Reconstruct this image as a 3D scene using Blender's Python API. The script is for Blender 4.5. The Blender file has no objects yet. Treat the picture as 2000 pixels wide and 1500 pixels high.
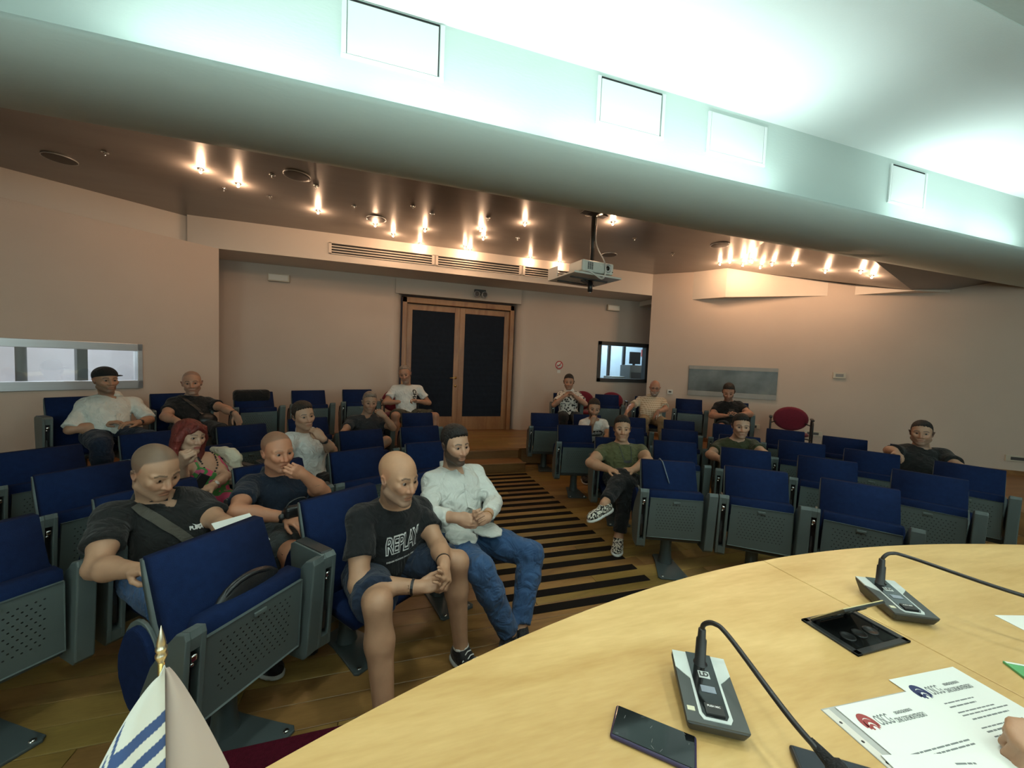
import bpy, bmesh, math, random, time
import numpy as np
from mathutils import Vector, Matrix, Euler
from mathutils.bvhtree import BVHTree
T0 = time.time()
random.seed(5)
scene = bpy.context.scene
COL = scene.collection
PI = math.pi

# ---------------------------------------------------------------- camera
YAW, PITCH, ROLL = math.radians(17.4), math.radians(3.1), math.radians(2.35)
CAM = np.array([0.0, 0.0, 1.6])
FWD = np.array([math.sin(YAW) * math.cos(PITCH), math.cos(YAW) * math.cos(PITCH), -math.sin(PITCH)])
_r0 = np.array([math.cos(YAW), -math.sin(YAW), 0.0])
_u0 = np.cross(_r0, FWD)
RGT = _r0 * math.cos(ROLL) + _u0 * math.sin(ROLL)
UPV = -_r0 * math.sin(ROLL) + _u0 * math.cos(ROLL)
cd = bpy.data.cameras.new('camera')
cam = bpy.data.objects.new('camera', cd)
COL.objects.link(cam)
cam.matrix_world = Matrix(((RGT[0], UPV[0], -FWD[0], CAM[0]), (RGT[1], UPV[1], -FWD[1], CAM[1]),
                           (RGT[2], UPV[2], -FWD[2], CAM[2]), (0, 0, 0, 1)))
cd.sensor_width = 36.0
cd.lens = 751.0 / 2000.0 * 36.0
cd.clip_start = 0.02
scene.camera = cam

# ---------------------------------------------------------------- world, exposure, render behaviour
scene.view_settings.view_transform = 'Standard'
scene.view_settings.look = 'None'
scene.view_settings.gamma = 1.0
scene.view_settings.use_curve_mapping = False
scene.view_settings.exposure = EXPO = 0.10
world = bpy.data.worlds.new('world')
scene.world = world
world.use_nodes = True
world.node_tree.nodes['Background'].inputs[0].default_value = (0.55, 0.6, 0.7, 1)
world.node_tree.nodes['Background'].inputs[1].default_value = 0.02
cy = scene.cycles
cy.max_bounces = 7
cy.diffuse_bounces = 4
cy.glossy_bounces = 3
cy.transmission_bounces = 4
cy.transparent_max_bounces = 6
cy.sample_clamp_indirect = 4.0
cy.sample_clamp_direct = 0.0
cy.caustics_reflective = False
cy.caustics_refractive = False
cy.use_denoising = True
try:
    cy.denoiser = 'OPENIMAGEDENOISE'
except Exception:
    pass

COVE_W = 8.6       # each cove tube
SPOT_W = 5.4        # each small hall lamp
DOWN_W = 84.0      # cool fill lamps added in the soffit over the desk


def light(name, kind, loc, power, color, rot=None, **kw):
    d = bpy.data.lights.new(name, kind)
    d.energy = power
    d.color = color
    for k, v in kw.items():
        setattr(d, k, v)
    o = bpy.data.objects.new(name, d)
    o.location = loc
    if rot:
        o.rotation_euler = rot
    COL.objects.link(o)
    return o


COOL = (0.80, 1.0, 0.95)
WARM = (1.0, 0.62, 0.38)
COVE = [(-1.5, -0.35), (-0.25, 0.95), (1.05, 2.2), (2.25, 3.4), (5.0, 6.2), (6.3, 7.5)]
for a, b in COVE:
    light('cove_light', 'AREA', ((a + b) / 2, 2.65, 3.215), COVE_W * (b - a) / 1.2, COOL, (PI + 0.38, 0, 0),
          shape='RECTANGLE', size=b - a, size_y=0.05)
REAR_W = 52.0  # fill added behind the camera, thrown up at the soffit
for a, b in [(-2.5, -0.5), (0.2, 2.2), (3.0, 5.0)]:
    light('rear_fill_light', 'AREA', ((a + b) / 2, -2.4, 3.10), REAR_W, COOL, (PI, 0, 0),
          shape='RECTANGLE', size=b - a, size_y=0.05)

WINDOW_FILL_W = 20.0    # fill light at each added, unseen window behind the speakers
for _x in (-3.2, 0.4, 4.0):
    light('window_fill_light', 'AREA', (_x, -3.45, 2.0), WINDOW_FILL_W, (0.82, 1.0, 0.94), (-PI / 2, 0, 0), shape='RECTANGLE', size=2.4, size_y=1.7)

LAMPS = [(-1.944, 4.907, 3.48, 1.6), (-1.689, 5.146, 3.48, 1.4), (-0.967, 5.663, 3.48, 1.3), (-0.272, 5.875, 3.48, 1),
         (-0.03, 6.234, 3.48, .9), (0.407, 5.796, 3.48, .9), (1.149, 5.441, 3.48, 1), (1.268, 5.796, 3.48, .9),
         (0.386, 6.54, 3.48, .6), (1.094, 6.379, 3.48, .8), (1.21, 6.52, 3.48, .8), (1.649, 4.984, 3.48, 1.1),
         (2.683, 4.488, 3.48, 1.5), (2.286, 6.52, 3.48, .6), (2.865, 6.55, 3.48, .8),
         (5.41, 5.235, 3.48, 1), (5.645, 5.19, 3.446, 1.1), (5.533, 4.955, 3.445, .7), (5.37, 5.404, 3.48, .5),
         (5.585, 4.961, 3.436, .6), (5.858, 5.039, 3.393, .6), (5.806, 4.786, 3.38, .7), (5.923, 4.536, 3.335, .8),
         (6.377, 4.353, 3.235, 1.1), (6.557, 3.982, 3.168, 1.2), (6.793, 3.973, 3.124, 1.2)]

# ---------------------------------------------------------------- helpers
def nod(nt, t, **kw):
    n = nt.nodes.new(t)
    for k, v in kw.items():
        setattr(n, k, v)
    return n


MATS = {}


def mat(name, col, rough=0.6, metal=0.0, var=0.08, vscale=6.0, bump=0.0, bscale=60.0, stretch=(1, 1, 1), spec=0.5,
        emit=None, estr=0.0, sheen=0.0, coat=0.0, objrand=0.0, wrinkle=0.0):
    """plain procedural surface: noise-varied colour, optional bump"""
    if name in MATS:
        return MATS[name]
    m = bpy.data.materials.new(name)
    m.use_nodes = True
    nt = m.node_tree
    p = nt.nodes['Principled BSDF']
    tc = nod(nt, 'ShaderNodeTexCoord')
    mp = nod(nt, 'ShaderNodeMapping')
    mp.inputs['Scale'].default_value = stretch
    nt.links.new(tc.outputs['Object'], mp.inputs['Vector'])
    nz = nod(nt, 'ShaderNodeTexNoise')
    nz.inputs['Scale'].default_value = vscale
    nz.inputs['Detail'].default_value = 5
    nt.links.new(mp.outputs['Vector'], nz.inputs['Vector'])
    rp = nod(nt, 'ShaderNodeValToRGB')
    c = Vector(col[:3])
    rp.color_ramp.elements[0].color = (*(c * (1 - var)), 1)
    rp.color_ramp.elements[1].color = (*(c * (1 + var)), 1)
    rp.color_ramp.elements[0].position = 0.3
    rp.color_ramp.elements[1].position = 0.7
    nt.links.new(nz.outputs['Fac'], rp.inputs['Fac'])
    out = rp.outputs['Color']
    if objrand:
        oi = nod(nt, 'ShaderNodeObjectInfo')
        hs = nod(nt, 'ShaderNodeHueSaturation')
        mr = nod(nt, 'ShaderNodeMapRange')
        mr.inputs['To Min'].default_value = 1 - objrand
        mr.inputs['To Max'].default_value = 1 + objrand
        nt.links.new(oi.outputs['Random'], mr.inputs['Value'])
        nt.links.new(mr.outputs['Result'], hs.inputs['Value'])
        nt.links.new(out, hs.inputs['Color'])
        out = hs.outputs['Color']
    nt.links.new(out, p.inputs['Base Color'])
    p.inputs['Roughness'].default_value = rough
    p.inputs['Metallic'].default_value = metal
    p.inputs['Specular IOR Level'].default_value = spec
    if sheen:
        p.inputs['Sheen Weight'].default_value = sheen
    if coat:
        p.inputs['Coat Weight'].default_value = coat
        p.inputs['Coat Roughness'].default_value = 0.15
    if emit:
        p.inputs['Emission Color'].default_value = (*emit, 1)
        p.inputs['Emission Strength'].default_value = estr
    if bump:
        nb = nod(nt, 'ShaderNodeTexNoise')
        nb.inputs['Scale'].default_value = bscale
        nb.inputs['Detail'].default_value = 3
        nt.links.new(mp.outputs['Vector'], nb.inputs['Vector'])
        bp = nod(nt, 'ShaderNodeBump')
        bp.inputs['Strength'].default_value = bump
        bp.inputs['Distance'].default_value = 0.01
        nt.links.new(nb.outputs['Fac'], bp.inputs['Height'])
        nt.links.new(bp.outputs['Normal'], p.inputs['Normal'])
        if wrinkle:
            wz = nod(nt, 'ShaderNodeTexNoise')
            wz.inputs['Scale'].default_value = 11.0
            wz.inputs['Detail'].default_value = 2.0
            wz.inputs['Distortion'].default_value = 1.6
            nt.links.new(tc.outputs['Object'], wz.inputs['Vector'])
            b2 = nod(nt, 'ShaderNodeBump')
            b2.inputs['Strength'].default_value = wrinkle
            b2.inputs['Distance'].default_value = 0.05
            nt.links.new(wz.outputs['Fac'], b2.inputs['Height'])
            nt.links.new(b2.outputs['Normal'], bp.inputs['Normal'])
    MATS[name] = m
    return m


def wood(name, c1, c2, axis='X', scale=1.6, rough=0.45, objrand=0.0, hue=0.0, rings=1.0):
    m = bpy.data.materials.new(name)
    m.use_nodes = True
    nt = m.node_tree
    p = nt.nodes['Principled BSDF']
    tc = nod(nt, 'ShaderNodeTexCoord')
    mp = nod(nt, 'ShaderNodeMapping')
    st = {'X': (0.18, 1, 1), 'Y': (1, 0.18, 1), 'Z': (1, 1, 0.18)}[axis]
    mp.inputs['Scale'].default_value = st
    oi = nod(nt, 'ShaderNodeObjectInfo')
    if objrand:
        mm = nod(nt, 'ShaderNodeVectorMath', operation='SCALE')
        cb = nod(nt, 'ShaderNodeCombineXYZ')
        for s in 'XYZ':
            nt.links.new(oi.outputs['Random'], cb.inputs[s])
        nt.links.new(cb.outputs[0], mm.inputs[0])
        mm.inputs['Scale'].default_value = 37.0
        nt.links.new(mm.outputs[0], mp.inputs['Location'])
    nt.links.new(tc.outputs['Object'], mp.inputs['Vector'])
    nz = nod(nt, 'ShaderNodeTexNoise')
    nz.inputs['Scale'].default_value = scale
    nz.inputs['Detail'].default_value = 4
    nz.inputs['Distortion'].default_value = 0.6
    nt.links.new(mp.outputs[0], nz.inputs['Vector'])
    mul = nod(nt, 'ShaderNodeMath', operation='MULTIPLY')
    mul.inputs[1].default_value = 9.0 * rings
    nt.links.new(nz.outputs['Fac'], mul.inputs[0])
    fr = nod(nt, 'ShaderNodeMath', operation='PINGPONG')
    fr.inputs[1].default_value = 1.0
    nt.links.new(mul.outputs[0], fr.inputs[0])
    fine = nod(nt, 'ShaderNodeTexNoise')
    fine.inputs['Scale'].default_value = scale * 38
    fine.inputs['Detail'].default_value = 2
    nt.links.new(mp.outputs[0], fine.inputs['Vector'])
    ad = nod(nt, 'ShaderNodeMath', operation='MULTIPLY_ADD')
    ad.inputs[1].default_value = 0.55
    nt.links.new(fr.outputs[0], ad.inputs[0])
    f2 = nod(nt, 'ShaderNodeMath', operation='MULTIPLY')
    f2.inputs[1].default_value = 0.5
    nt.links.new(fine.outputs['Fac'], f2.inputs[0])
    nt.links.new(f2.outputs[0], ad.inputs[2])
    rp = nod(nt, 'ShaderNodeValToRGB')
    rp.color_ramp.elements[0].color = (*c1, 1)
    rp.color_ramp.elements[1].color = (*c2, 1)
    rp.color_ramp.elements[0].position = 0.1
    rp.color_ramp.elements[1].position = 0.9
    nt.links.new(ad.outputs[0], rp.inputs['Fac'])
    out = rp.outputs['Color']
    if objrand:
        hs = nod(nt, 'ShaderNodeHueSaturation')
        mr = nod(nt, 'ShaderNodeMapRange')
        mr.inputs['To Min'].default_value = 1 - objrand
        mr.inputs['To Max'].default_value = 1 + objrand
        nt.links.new(oi.outputs['Random'], mr.inputs['Value'])
        nt.links.new(mr.outputs[0], hs.inputs['Value'])
        if hue:
            m2 = nod(nt, 'ShaderNodeMapRange')
            m2.inputs['To Min'].default_value = 0.5 - hue
            m2.inputs['To Max'].default_value = 0.5 + hue
            wn = nod(nt, 'ShaderNodeTexWhiteNoise', noise_dimensions='1D')
            nt.links.new(oi.outputs['Random'], wn.inputs['W'])
            nt.links.new(wn.outputs['Value'], m2.inputs['Value'])
            nt.links.new(m2.outputs[0], hs.inputs['Hue'])
        nt.links.new(out, hs.inputs['Color'])
        out = hs.outputs['Color']
    nt.links.new(out, p.inputs['Base Color'])
    p.inputs['Roughness'].default_value = rough
    bp = nod(nt, 'ShaderNodeBump')
    bp.inputs['Strength'].default_value = 0.06
    bp.inputs['Distance'].default_value = 0.004
    nt.links.new(ad.outputs[0], bp.inputs['Height'])
    nt.links.new(bp.outputs[0], p.inputs['Normal'])
    MATS[name] = m
    return m


def link(o, parent=None):
    COL.objects.link(o)
    if parent is not None:
        o.parent = parent
    return o


def tag(o, label=None, cat=None, group=None, kind=None):
    if label:
        o['label'] = label
    if cat:
        o['category'] = cat
    if group:
        o['group'] = group
    if kind:
        o['kind'] = kind
    return o


def empty(name, loc=(0, 0, 0), rz=0.0, label=None, cat=None, group=None, kind=None):
    o = bpy.data.objects.new(name, None)
    o.empty_display_size = 0.1
    o.location = loc
    o.rotation_euler = (0, 0, rz)
    COL.objects.link(o)
    return tag(o, label, cat, group, kind)


class MB:
    """collects shapes, then links them as one mesh object"""
    def __init__(s):
        s.bm = bmesh.new()
        s.mi = 0

    def _new(s, geom_before):
        return [f for f in s.bm.faces if f.index == -1]

    def _mark(s, fs):
        for f in fs:
            f.material_index = s.mi

    def box(s, c, d, rot=None, bev=0.0, seg=2):
        r = bmesh.ops.create_cube(s.bm, size=1.0)
        vs = r['verts']
        M = Matrix.Translation(Vector(c)) @ (rot.to_4x4() if rot is not None else Matrix()) @ Matrix.Diagonal((*d, 1))
        bmesh.ops.transform(s.bm, matrix=M, verts=vs)
        fs = list({f for v in vs for f in v.link_faces})
        s._mark(fs)
        if bev:
            es = list({e for v in vs for e in v.link_edges})
            rr = bmesh.ops.bevel(s.bm, geom=es, offset=bev, segments=seg, profile=0.5, affect='EDGES')
            s._mark(rr['faces'])
        return s

    def hexa(s, p8, bev=0.0, seg=2):
        """bottom four then top four, counter-clockwise"""
        vs = [s.bm.verts.new(p) for p in p8]
        fs = [s.bm.faces.new([vs[i] for i in q]) for q in
              ((3, 2, 1, 0), (4, 5, 6, 7), (0, 1, 5, 4), (1, 2, 6, 5), (2, 3, 7, 6), (3, 0, 4, 7))]
        s._mark(fs)
        if bev:
            es = list({e for v in vs for e in v.link_edges})
            rr = bmesh.ops.bevel(s.bm, geom=es, offset=bev, segments=seg, profile=0.5, affect='EDGES')
            s._mark(rr['faces'])
        return s

    def prism(s, poly, z0, z1, M=None, bev=0.0, seg=2):
        """polygon in local xy extruded along local z, then transformed by M"""
        M = M or Matrix()
        n = len(poly)
        a = [s.bm.verts.new(M @ Vector((x, y, z0))) for x, y in poly]
        b = [s.bm.verts.new(M @ Vector((x, y, z1))) for x, y in poly]
        fs = [s.bm.faces.new(a[::-1]), s.bm.faces.new(b)]
        for i in range(n):
            j = (i + 1) % n
            fs.append(s.bm.faces.new((a[i], a[j], b[j], b[i])))
        s._mark(fs)
        if bev:
            es = list({e for f in fs[:2] for e in f.edges})
            rr = bmesh.ops.bevel(s.bm, geom=es, offset=bev, segments=seg, profile=0.5, affect='EDGES')
            s._mark(rr['faces'])
        return s

    def lathe(s, prof, n=20, M=None, smooth=True):
        M = M or Matrix()
        rings = []
        for r, z in prof:
            if r < 1e-6:
                rings.append([s.bm.verts.new(M @ Vector((0, 0, z)))])
            else:
                rings.append([s.bm.verts.new(M @ Vector((r * math.cos(2 * PI * k / n), r * math.sin(2 * PI * k / n), z)))
                              for k in range(n)])
        for A, B in zip(rings, rings[1:]):
            for k in range(n):
                j = (k + 1) % n
                if len(A) == 1 and len(B) == 1:
                    continue
                if len(A) == 1:
                    q = (A[0], B[j], B[k])
                elif len(B) == 1:
                    q = (A[k], A[j], B[0])
                else:
                    q = (A[k], A[j], B[j], B[k])
                f = s.bm.faces.new(q)
                f.material_index = s.mi
                f.smooth = smooth
        return s

    def tube(s, pts, r, n=10, cap=True):
        pts = [Vector(p) for p in pts]
        rr = r if isinstance(r, (list, tuple)) else [r] * len(pts)
        rings = []
        t0 = (pts[1] - pts[0]).normalized()
        ref = Vector((0, 0, 1)) if abs(t0.z) < 0.9 else Vector((1, 0, 0))
        nrm = t0.cross(ref).normalized()
        for i, p in enumerate(pts):
            t = (pts[min(i + 1, len(pts) - 1)] - pts[max(i - 1, 0)]).normalized()
            nrm = (nrm - t * nrm.dot(t)).normalized()
            bn = t.cross(nrm)
            rings.append([s.bm.verts.new(p + (nrm * math.cos(2 * PI * k / n) + bn * math.sin(2 * PI * k / n)) * rr[i])
                          for k in range(n)])
        for A, B in zip(rings, rings[1:]):
            for k in range(n):
                j = (k + 1) % n
                f = s.bm.faces.new((A[k], A[j], B[j], B[k]))
                f.smooth = True
                f.material_index = s.mi
        if cap:
            s._mark([s.bm.faces.new(rings[0][::-1]), s.bm.faces.new(rings[-1])])
        return s

    def ball(s, c, r, n=12, sc=(1, 1, 1)):
        k = bmesh.ops.create_uvsphere(s.bm, u_segments=n, v_segments=max(6, n * 2 // 3), radius=r)
        bmesh.ops.transform(s.bm, matrix=Matrix.Translation(Vector(c)) @ Matrix.Diagonal((*sc, 1)), verts=k['verts'])
        for f in {f for v in k['verts'] for f in v.link_faces}:
            f.smooth = True
            f.material_index = s.mi
        return s

    def poly(s, pts):
        f = s.bm.faces.new([s.bm.verts.new(Vector(p)) for p in pts])
        f.material_index = s.mi
        return s

    def mesh(s, name, mats, smooth=False):
        me = bpy.data.meshes.new(name)
        bmesh.ops.recalc_face_normals(s.bm, faces=s.bm.faces[:])
        if smooth:
            for f in s.bm.faces:
                f.smooth = True
        s.bm.to_mesh(me)
        s.bm.free()
        for m in (mats if isinstance(mats, (list, tuple)) else [mats]):
            me.materials.append(m)
        return me

    def build(s, name, mats, parent=None, smooth=False, loc=None, rz=None):
        o = bpy.data.objects.new(name, s.mesh(name, mats, smooth))
        link(o, parent)
        if loc is not None:
            o.location = loc
        if rz is not None:
            o.rotation_euler = (0, 0, rz)
        return o


def copy_tree(o, parent=None):
    kids = list(o.children)
    c = o.copy()
    COL.objects.link(c)
    if parent is not None:
        c.parent = parent
    for k in kids:
        copy_tree(k, c)
    return c


def polar(phi, R):
    a = math.radians(phi)
    return 1.26 + R * math.sin(a), 0.39 + R * math.cos(a)


def bez(pts, n=10):
    """smooth polyline through points (Catmull-Rom)"""
    P = [Vector(p) for p in pts]
    P = [P[0] * 2 - P[1]] + P + [P[-1] * 2 - P[-2]]
    out = []
    for i in range(1, len(P) - 2):
        for k in range(n):
            t = k / n
            out.append(0.5 * ((2 * P[i]) + (P[i + 1] - P[i - 1]) * t + (2 * P[i - 1] - 5 * P[i] + 4 * P[i + 1] - P[i + 2]) * t * t
                              + (3 * P[i] - P[i - 1] - 3 * P[i + 1] + P[i + 2]) * t ** 3))
    out.append(P[-2])
    return out


def text_mesh(txt, size, offset=0.0, extrude=0.0, shear=0.0, spacing=1.0, res=3):
    c = bpy.data.curves.new('txt', 'FONT')
    c.body = txt
    c.size = size
    c.offset = offset
    c.extrude = extrude
    c.shear = shear
    c.space_character = spacing
    c.align_x = 'CENTER'
    c.align_y = 'CENTER'
    c.resolution_u = res
    o = bpy.data.objects.new('txt', c)
    COL.objects.link(o)
    dg = bpy.context.evaluated_depsgraph_get()
    me = bpy.data.meshes.new_from_object(o.evaluated_get(dg))
    bpy.data.objects.remove(o)
    bpy.data.curves.remove(c)
    return me
# ================================================================ materials of the room
M_wall = mat('wall_paint', (0.53, 0.435, 0.365), 0.85, var=0.03, vscale=1.5, bump=0.15, bscale=180)
M_white = mat('white_plaster', (0.77, 0.81, 0.80), 0.8, var=0.02, vscale=1.2, bump=0.08, bscale=120)
M_beam = mat('beam_plaster', (0.57, 0.66, 0.63), 0.75, var=0.05, vscale=1.6, bump=0.1, bscale=90, stretch=(0.25, 1, 1))
M_fascia = mat('fascia_paint', (0.66, 0.58, 0.50), 0.8, var=0.02, vscale=2, bump=0.1, bscale=150)
M_gloss = mat('glossy_ceiling', (0.25, 0.228, 0.212), 0.28, metal=0.35, var=0.06, vscale=3, bump=0.05, bscale=16, stretch=(0.6, 2.2, 1), spec=0.6)
M_seam = mat('seam_dark', (0.012, 0.012, 0.013), 0.8)
M_oak = wood('oak_plank', (0.165, 0.088, 0.024), (0.31, 0.185, 0.055), 'X', 3.0, 0.36, objrand=0.16, hue=0.012)
M_oak2 = wood('oak_step', (0.17, 0.075, 0.024), (0.27, 0.135, 0.045), 'X', 3.0, 0.4)
M_doorwood = wood('door_wood', (0.22, 0.095, 0.035), (0.36, 0.18, 0.07), 'Z', 3.0, 0.4)
M_table = wood('maple_veneer', (0.46, 0.28, 0.092), (0.68, 0.475, 0.205), 'X', 2.3, 0.36, rings=0.8)
M_strip = mat('strip_rubber', (0.009, 0.007, 0.006), 0.9, bump=0.2, bscale=200, spec=0.1)
M_carpet = mat('burgundy_carpet', (0.055, 0.004, 0.011), 0.95, var=0.2, vscale=90, bump=0.6, bscale=240, spec=0.1)
M_navy = mat('door_padding', (0.0045, 0.009, 0.018), 0.7, var=0.15, vscale=12, bump=0.05, bscale=90, spec=0.2)
M_chrome = mat('chrome', (0.75, 0.75, 0.74), 0.18, metal=1.0, var=0.02)
M_brass = mat('brass', (0.65, 0.45, 0.16), 0.25, metal=1.0, var=0.04)
M_dkgrey = mat('window_frame_grey', (0.05, 0.05, 0.05), 0.5, var=0.05)
M_plw = mat('white_plastic', (0.62, 0.62, 0.58), 0.45, var=0.02)
M_black = mat('black_plastic', (0.012, 0.012, 0.013), 0.42, var=0.1)
M_blackrough = mat('black_foam', (0.010, 0.010, 0.011), 0.95, var=0.3, vscale=120, bump=0.8, bscale=260)
M_alu = mat('aluminium', (0.55, 0.57, 0.58), 0.4, metal=0.6, var=0.03)


def glassy(name, tint=(0.9, 0.95, 0.95), alpha=0.75, rough=0.03):
    m = bpy.data.materials.new(name)
    m.use_nodes = True
    nt = m.node_tree
    nt.nodes.remove(nt.nodes['Principled BSDF'])
    out = nt.nodes['Material Output']
    tr = nod(nt, 'ShaderNodeBsdfTransparent')
    tr.inputs[0].default_value = (*tint, 1)
    gl = nod(nt, 'ShaderNodeBsdfGlossy')
    gl.inputs['Roughness'].default_value = rough
    mx = nod(nt, 'ShaderNodeMixShader')
    mx.inputs[0].default_value = 1 - alpha
    nt.links.new(tr.outputs[0], mx.inputs[1])
    nt.links.new(gl.outputs[0], mx.inputs[2])
    nt.links.new(mx.outputs[0], out.inputs[0])
    MATS[name] = m
    return m


M_glass = glassy('window_glass', alpha=0.88)
M_glassdark = glassy('dim_glass', tint=(0.45, 0.5, 0.48), alpha=0.78)


def wall_pieces(mb, p0, p1, z0, z1, thick, openings=()):
    """boxes along p0->p1 (thickness to the left of the direction), leaving rectangular openings (s0,s1,za,zb)"""
    d = Vector((p1[0] - p0[0], p1[1] - p0[1], 0))
    L = d.length
    a = math.atan2(d.y, d.x)
    R = Matrix.Rotation(a, 3, 'Z')

    def bx(s0, s1, za, zb):
        if s1 - s0 < 1e-4 or zb - za < 1e-4:
            return
        c = Vector(((s0 + s1) / 2, thick / 2, (za + zb) / 2))
        c = R @ c + Vector((p0[0], p0[1], 0))
        mb.box(c, (s1 - s0, abs(thick), zb - za), R)
    cur = 0.0
    for s0, s1, za, zb in sorted(openings):
        bx(cur, s0, z0, z1)
        bx(s0, s1, z0, za)
        bx(s0, s1, zb, z1)
        cur = s1
    bx(cur, L, z0, z1)


def structure(o, label=None):
    return tag(o, label, None, None, 'structure')


# ---------------------------------------------------------------- walls
def arc(cx, cy_, r, a0, a1, n=8):
    return [(cx + r * math.cos(math.radians(a0 + (a1 - a0) * k / n)), cy_ + r * math.sin(math.radians(a0 + (a1 - a0) * k / n)))
            for k in range(n + 1)]


VB = 7.35
mb = MB()
# left half with a rounded edge towards the door
mb.prism([(-5.0, VB)] + arc(-0.06, VB + 0.2, 0.2, -90, 0) + [(0.14, VB + 0.5), (-5.0, VB + 0.5)], 0, 3.3)
# right half: rounded edge, then up to the booth window
mb.prism([(4.2, VB + 0.16), (2.3, VB + 0.5), (2.36, VB + 0.2)] + arc(2.56, VB + 0.2, 0.2, 180, 270) + [(4.2, VB)], 0, 3.3)
mb.box((4.85, VB + 0.08, 0.64), (1.3, 0.16, 1.28))
mb.box((4.85, VB + 0.08, 2.72), (1.3, 0.16, 1.16))
mb.box((6.0, VB + 0.08, 1.65), (1.0, 0.16, 3.3))
mb.box((1.23, VB + 0.25, 3.04), (2.4, 0.5, 0.52))
structure(mb.build('wall_back', M_wall), 'beige plastered back wall with double door and booth window')

LW0, LW1 = (-6.0, 3.38), (-2.4, 6.6)
mb = MB()
LWL = math.hypot(LW1[0] - LW0[0], LW1[1] - LW0[1])
wall_pieces(mb, LW0, LW1, 0, 3.06, 0.16, [(LWL - 2.35, LWL - 0.835, 1.09, 1.645)])
wall_pieces(mb, (-6.6, 0.6), LW0, 0, 3.06, 0.16)
wall_pieces(mb, (-6.6, -3.6), (-6.6, 0.6), 0, 4.2, 0.16)
structure(mb.build('wall_left', M_wall), 'beige left wall with a long interior window')

mb = MB()
RW = [(10.2, -3.6), (10.2, 2.0), (8.3, 3.57), (5.62, 5.97), (4.92, 6.6)]
for a, b in zip(RW, RW[1:]):
    op = ()
    if b[0] == 5.62:
        L = math.hypot(a[0] - b[0], a[1] - b[1])
        op = [(L - 1.30, L - 0.0 - 0.02, 1.135, 1.70)] if False else ()
    wall_pieces(mb, a, b, 0, 3.5, -0.16, op)
structure(mb.build('wall_right', M_wall), 'beige faceted right wall')
mb = MB()
mb.box((1.8, -3.7, 2.1), (17.2, 0.2, 4.2))
structure(mb.build('wall_front', M_white), 'plain wall behind the speakers with three added windows')
M_fillpane = mat('fill_pane', (0.8, 0.9, 0.9), 0.4, var=0, emit=(0.82, 1.0, 0.94), estr=3.0)
for k, x in enumerate((-3.2, 0.4, 4.0)):  # unseen glowing windows, added to light the front of the room
    wn = empty('window_%d' % (k + 4), (x, -3.58, 1.1))
    structure(wn, 'tall glowing window added behind the speakers, out of view')
    MB().box((0, 0.0, 0.9), (2.4, 0.02, 1.8)).build('pane', M_fillpane, wn)
    mb = MB()
    for (c, dd) in [((0, 0.03, 0.03), (2.5, 0.06, 0.06)), ((0, 0.03, 1.77), (2.5, 0.06, 0.06)), ((-1.22, 0.03, 0.9), (0.06, 0.06, 1.8)), ((1.22, 0.03, 0.9), (0.06, 0.06, 1.8)), ((0, 0.03, 0.9), (0.05, 0.05, 1.8))]:
        mb.box(c, dd)
    mb.build('window_frame', M_plw, wn)

# ---------------------------------------------------------------- ceilings, beam, fascia
mb = MB()
mb.poly([(-6.9, 3.3, 3.48), (-6.9, 3.9, 3.48), (-4.3, 6.1, 3.48), (-2.75, 7.0, 3.48), (5.3, 7.0, 3.48), (5.8, 5.7, 3.48), (4.5, 3.3, 3.48)])
mb.poly([(5.8, 5.7, 3.48), (7.6, 3.9, 2.97), (4.5, 3.3, 3.48)])
mb.poly([(7.6, 3.9, 2.97), (10.4, 3.3, 2.97), (4.5, 3.3, 3.48)])
structure(mb.build('ceiling', M_gloss), 'glossy grey brown suspended ceiling over the seats')
mb = MB()
mb.poly([(-7, 2.9, 3.93), (-7, -3.8, 3.93), (10.6, -3.8, 3.93), (10.6, 2.9, 3.93)])
structure(mb.build('ceiling', M_white), 'white upper ceiling lit by the cove')
mb = MB()
mb.box((1.8, -0.15, 3.95), (17.4, 3.14, 0.46), bev=0.01)
structure(mb.build('soffit', M_beam), 'lowered soffit above the speakers desk')

mb = MB()
prof = [(2.55, 3.155), (2.552, 3.12), (2.565, 3.085), (2.60, 3.04), (2.65, 3.005), (2.72, 2.975), (2.80, 2.957), (2.88, 2.95),
        (2.98, 2.952), (3.08, 2.963), (3.17, 2.985), (3.25, 3.02), (3.31, 3.08), (3.34, 3.16), (3.35, 3.26), (3.35, 4.1),
        (2.85, 4.1), (2.85, 3.12), (2.70, 3.10), (2.60, 3.12), (2.575, 3.157)]
Mb = Matrix(((0, 0, 1, 0), (1, 0, 0, 0), (0, 1, 0, 0), (0, 0, 0, 1)))
mb.prism(prof, -7.0, 10.6, Mb)
beam = mb.build('ceiling_beam', [M_beam])
for p in beam.data.polygons:
    n = p.normal
    p.use_smooth = n.z < 0.2 and abs(n.x) < .5 and not (abs(n.y) > 0.99 and p.center.z > 3.4)
structure(beam, 'rounded plaster beam with a light cove along its top')

mb = MB()
mb.box((1.2, 7.02, 3.36), (7.95, 0.84, 0.6))
mb.prism([(5.17, 6.6), (5.76, 5.62), (7.24, 4.56), (7.62, 3.88), (8.5, 3.6), (9.0, 5.2), (6.6, 7.5), (5.17, 7.5)], 2.96, 3.7)
structure(mb.build('bulkhead', M_fascia), 'painted bulkhead under the edge of the glossy ceiling')
mb = MB()
wall_pieces(mb, (-2.75, 6.72), (-7.0, 3.5), 2.8, 3.7, -0.2)
structure(mb.build('bulkhead', M_fascia), 'bulkhead above the left wall')

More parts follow.
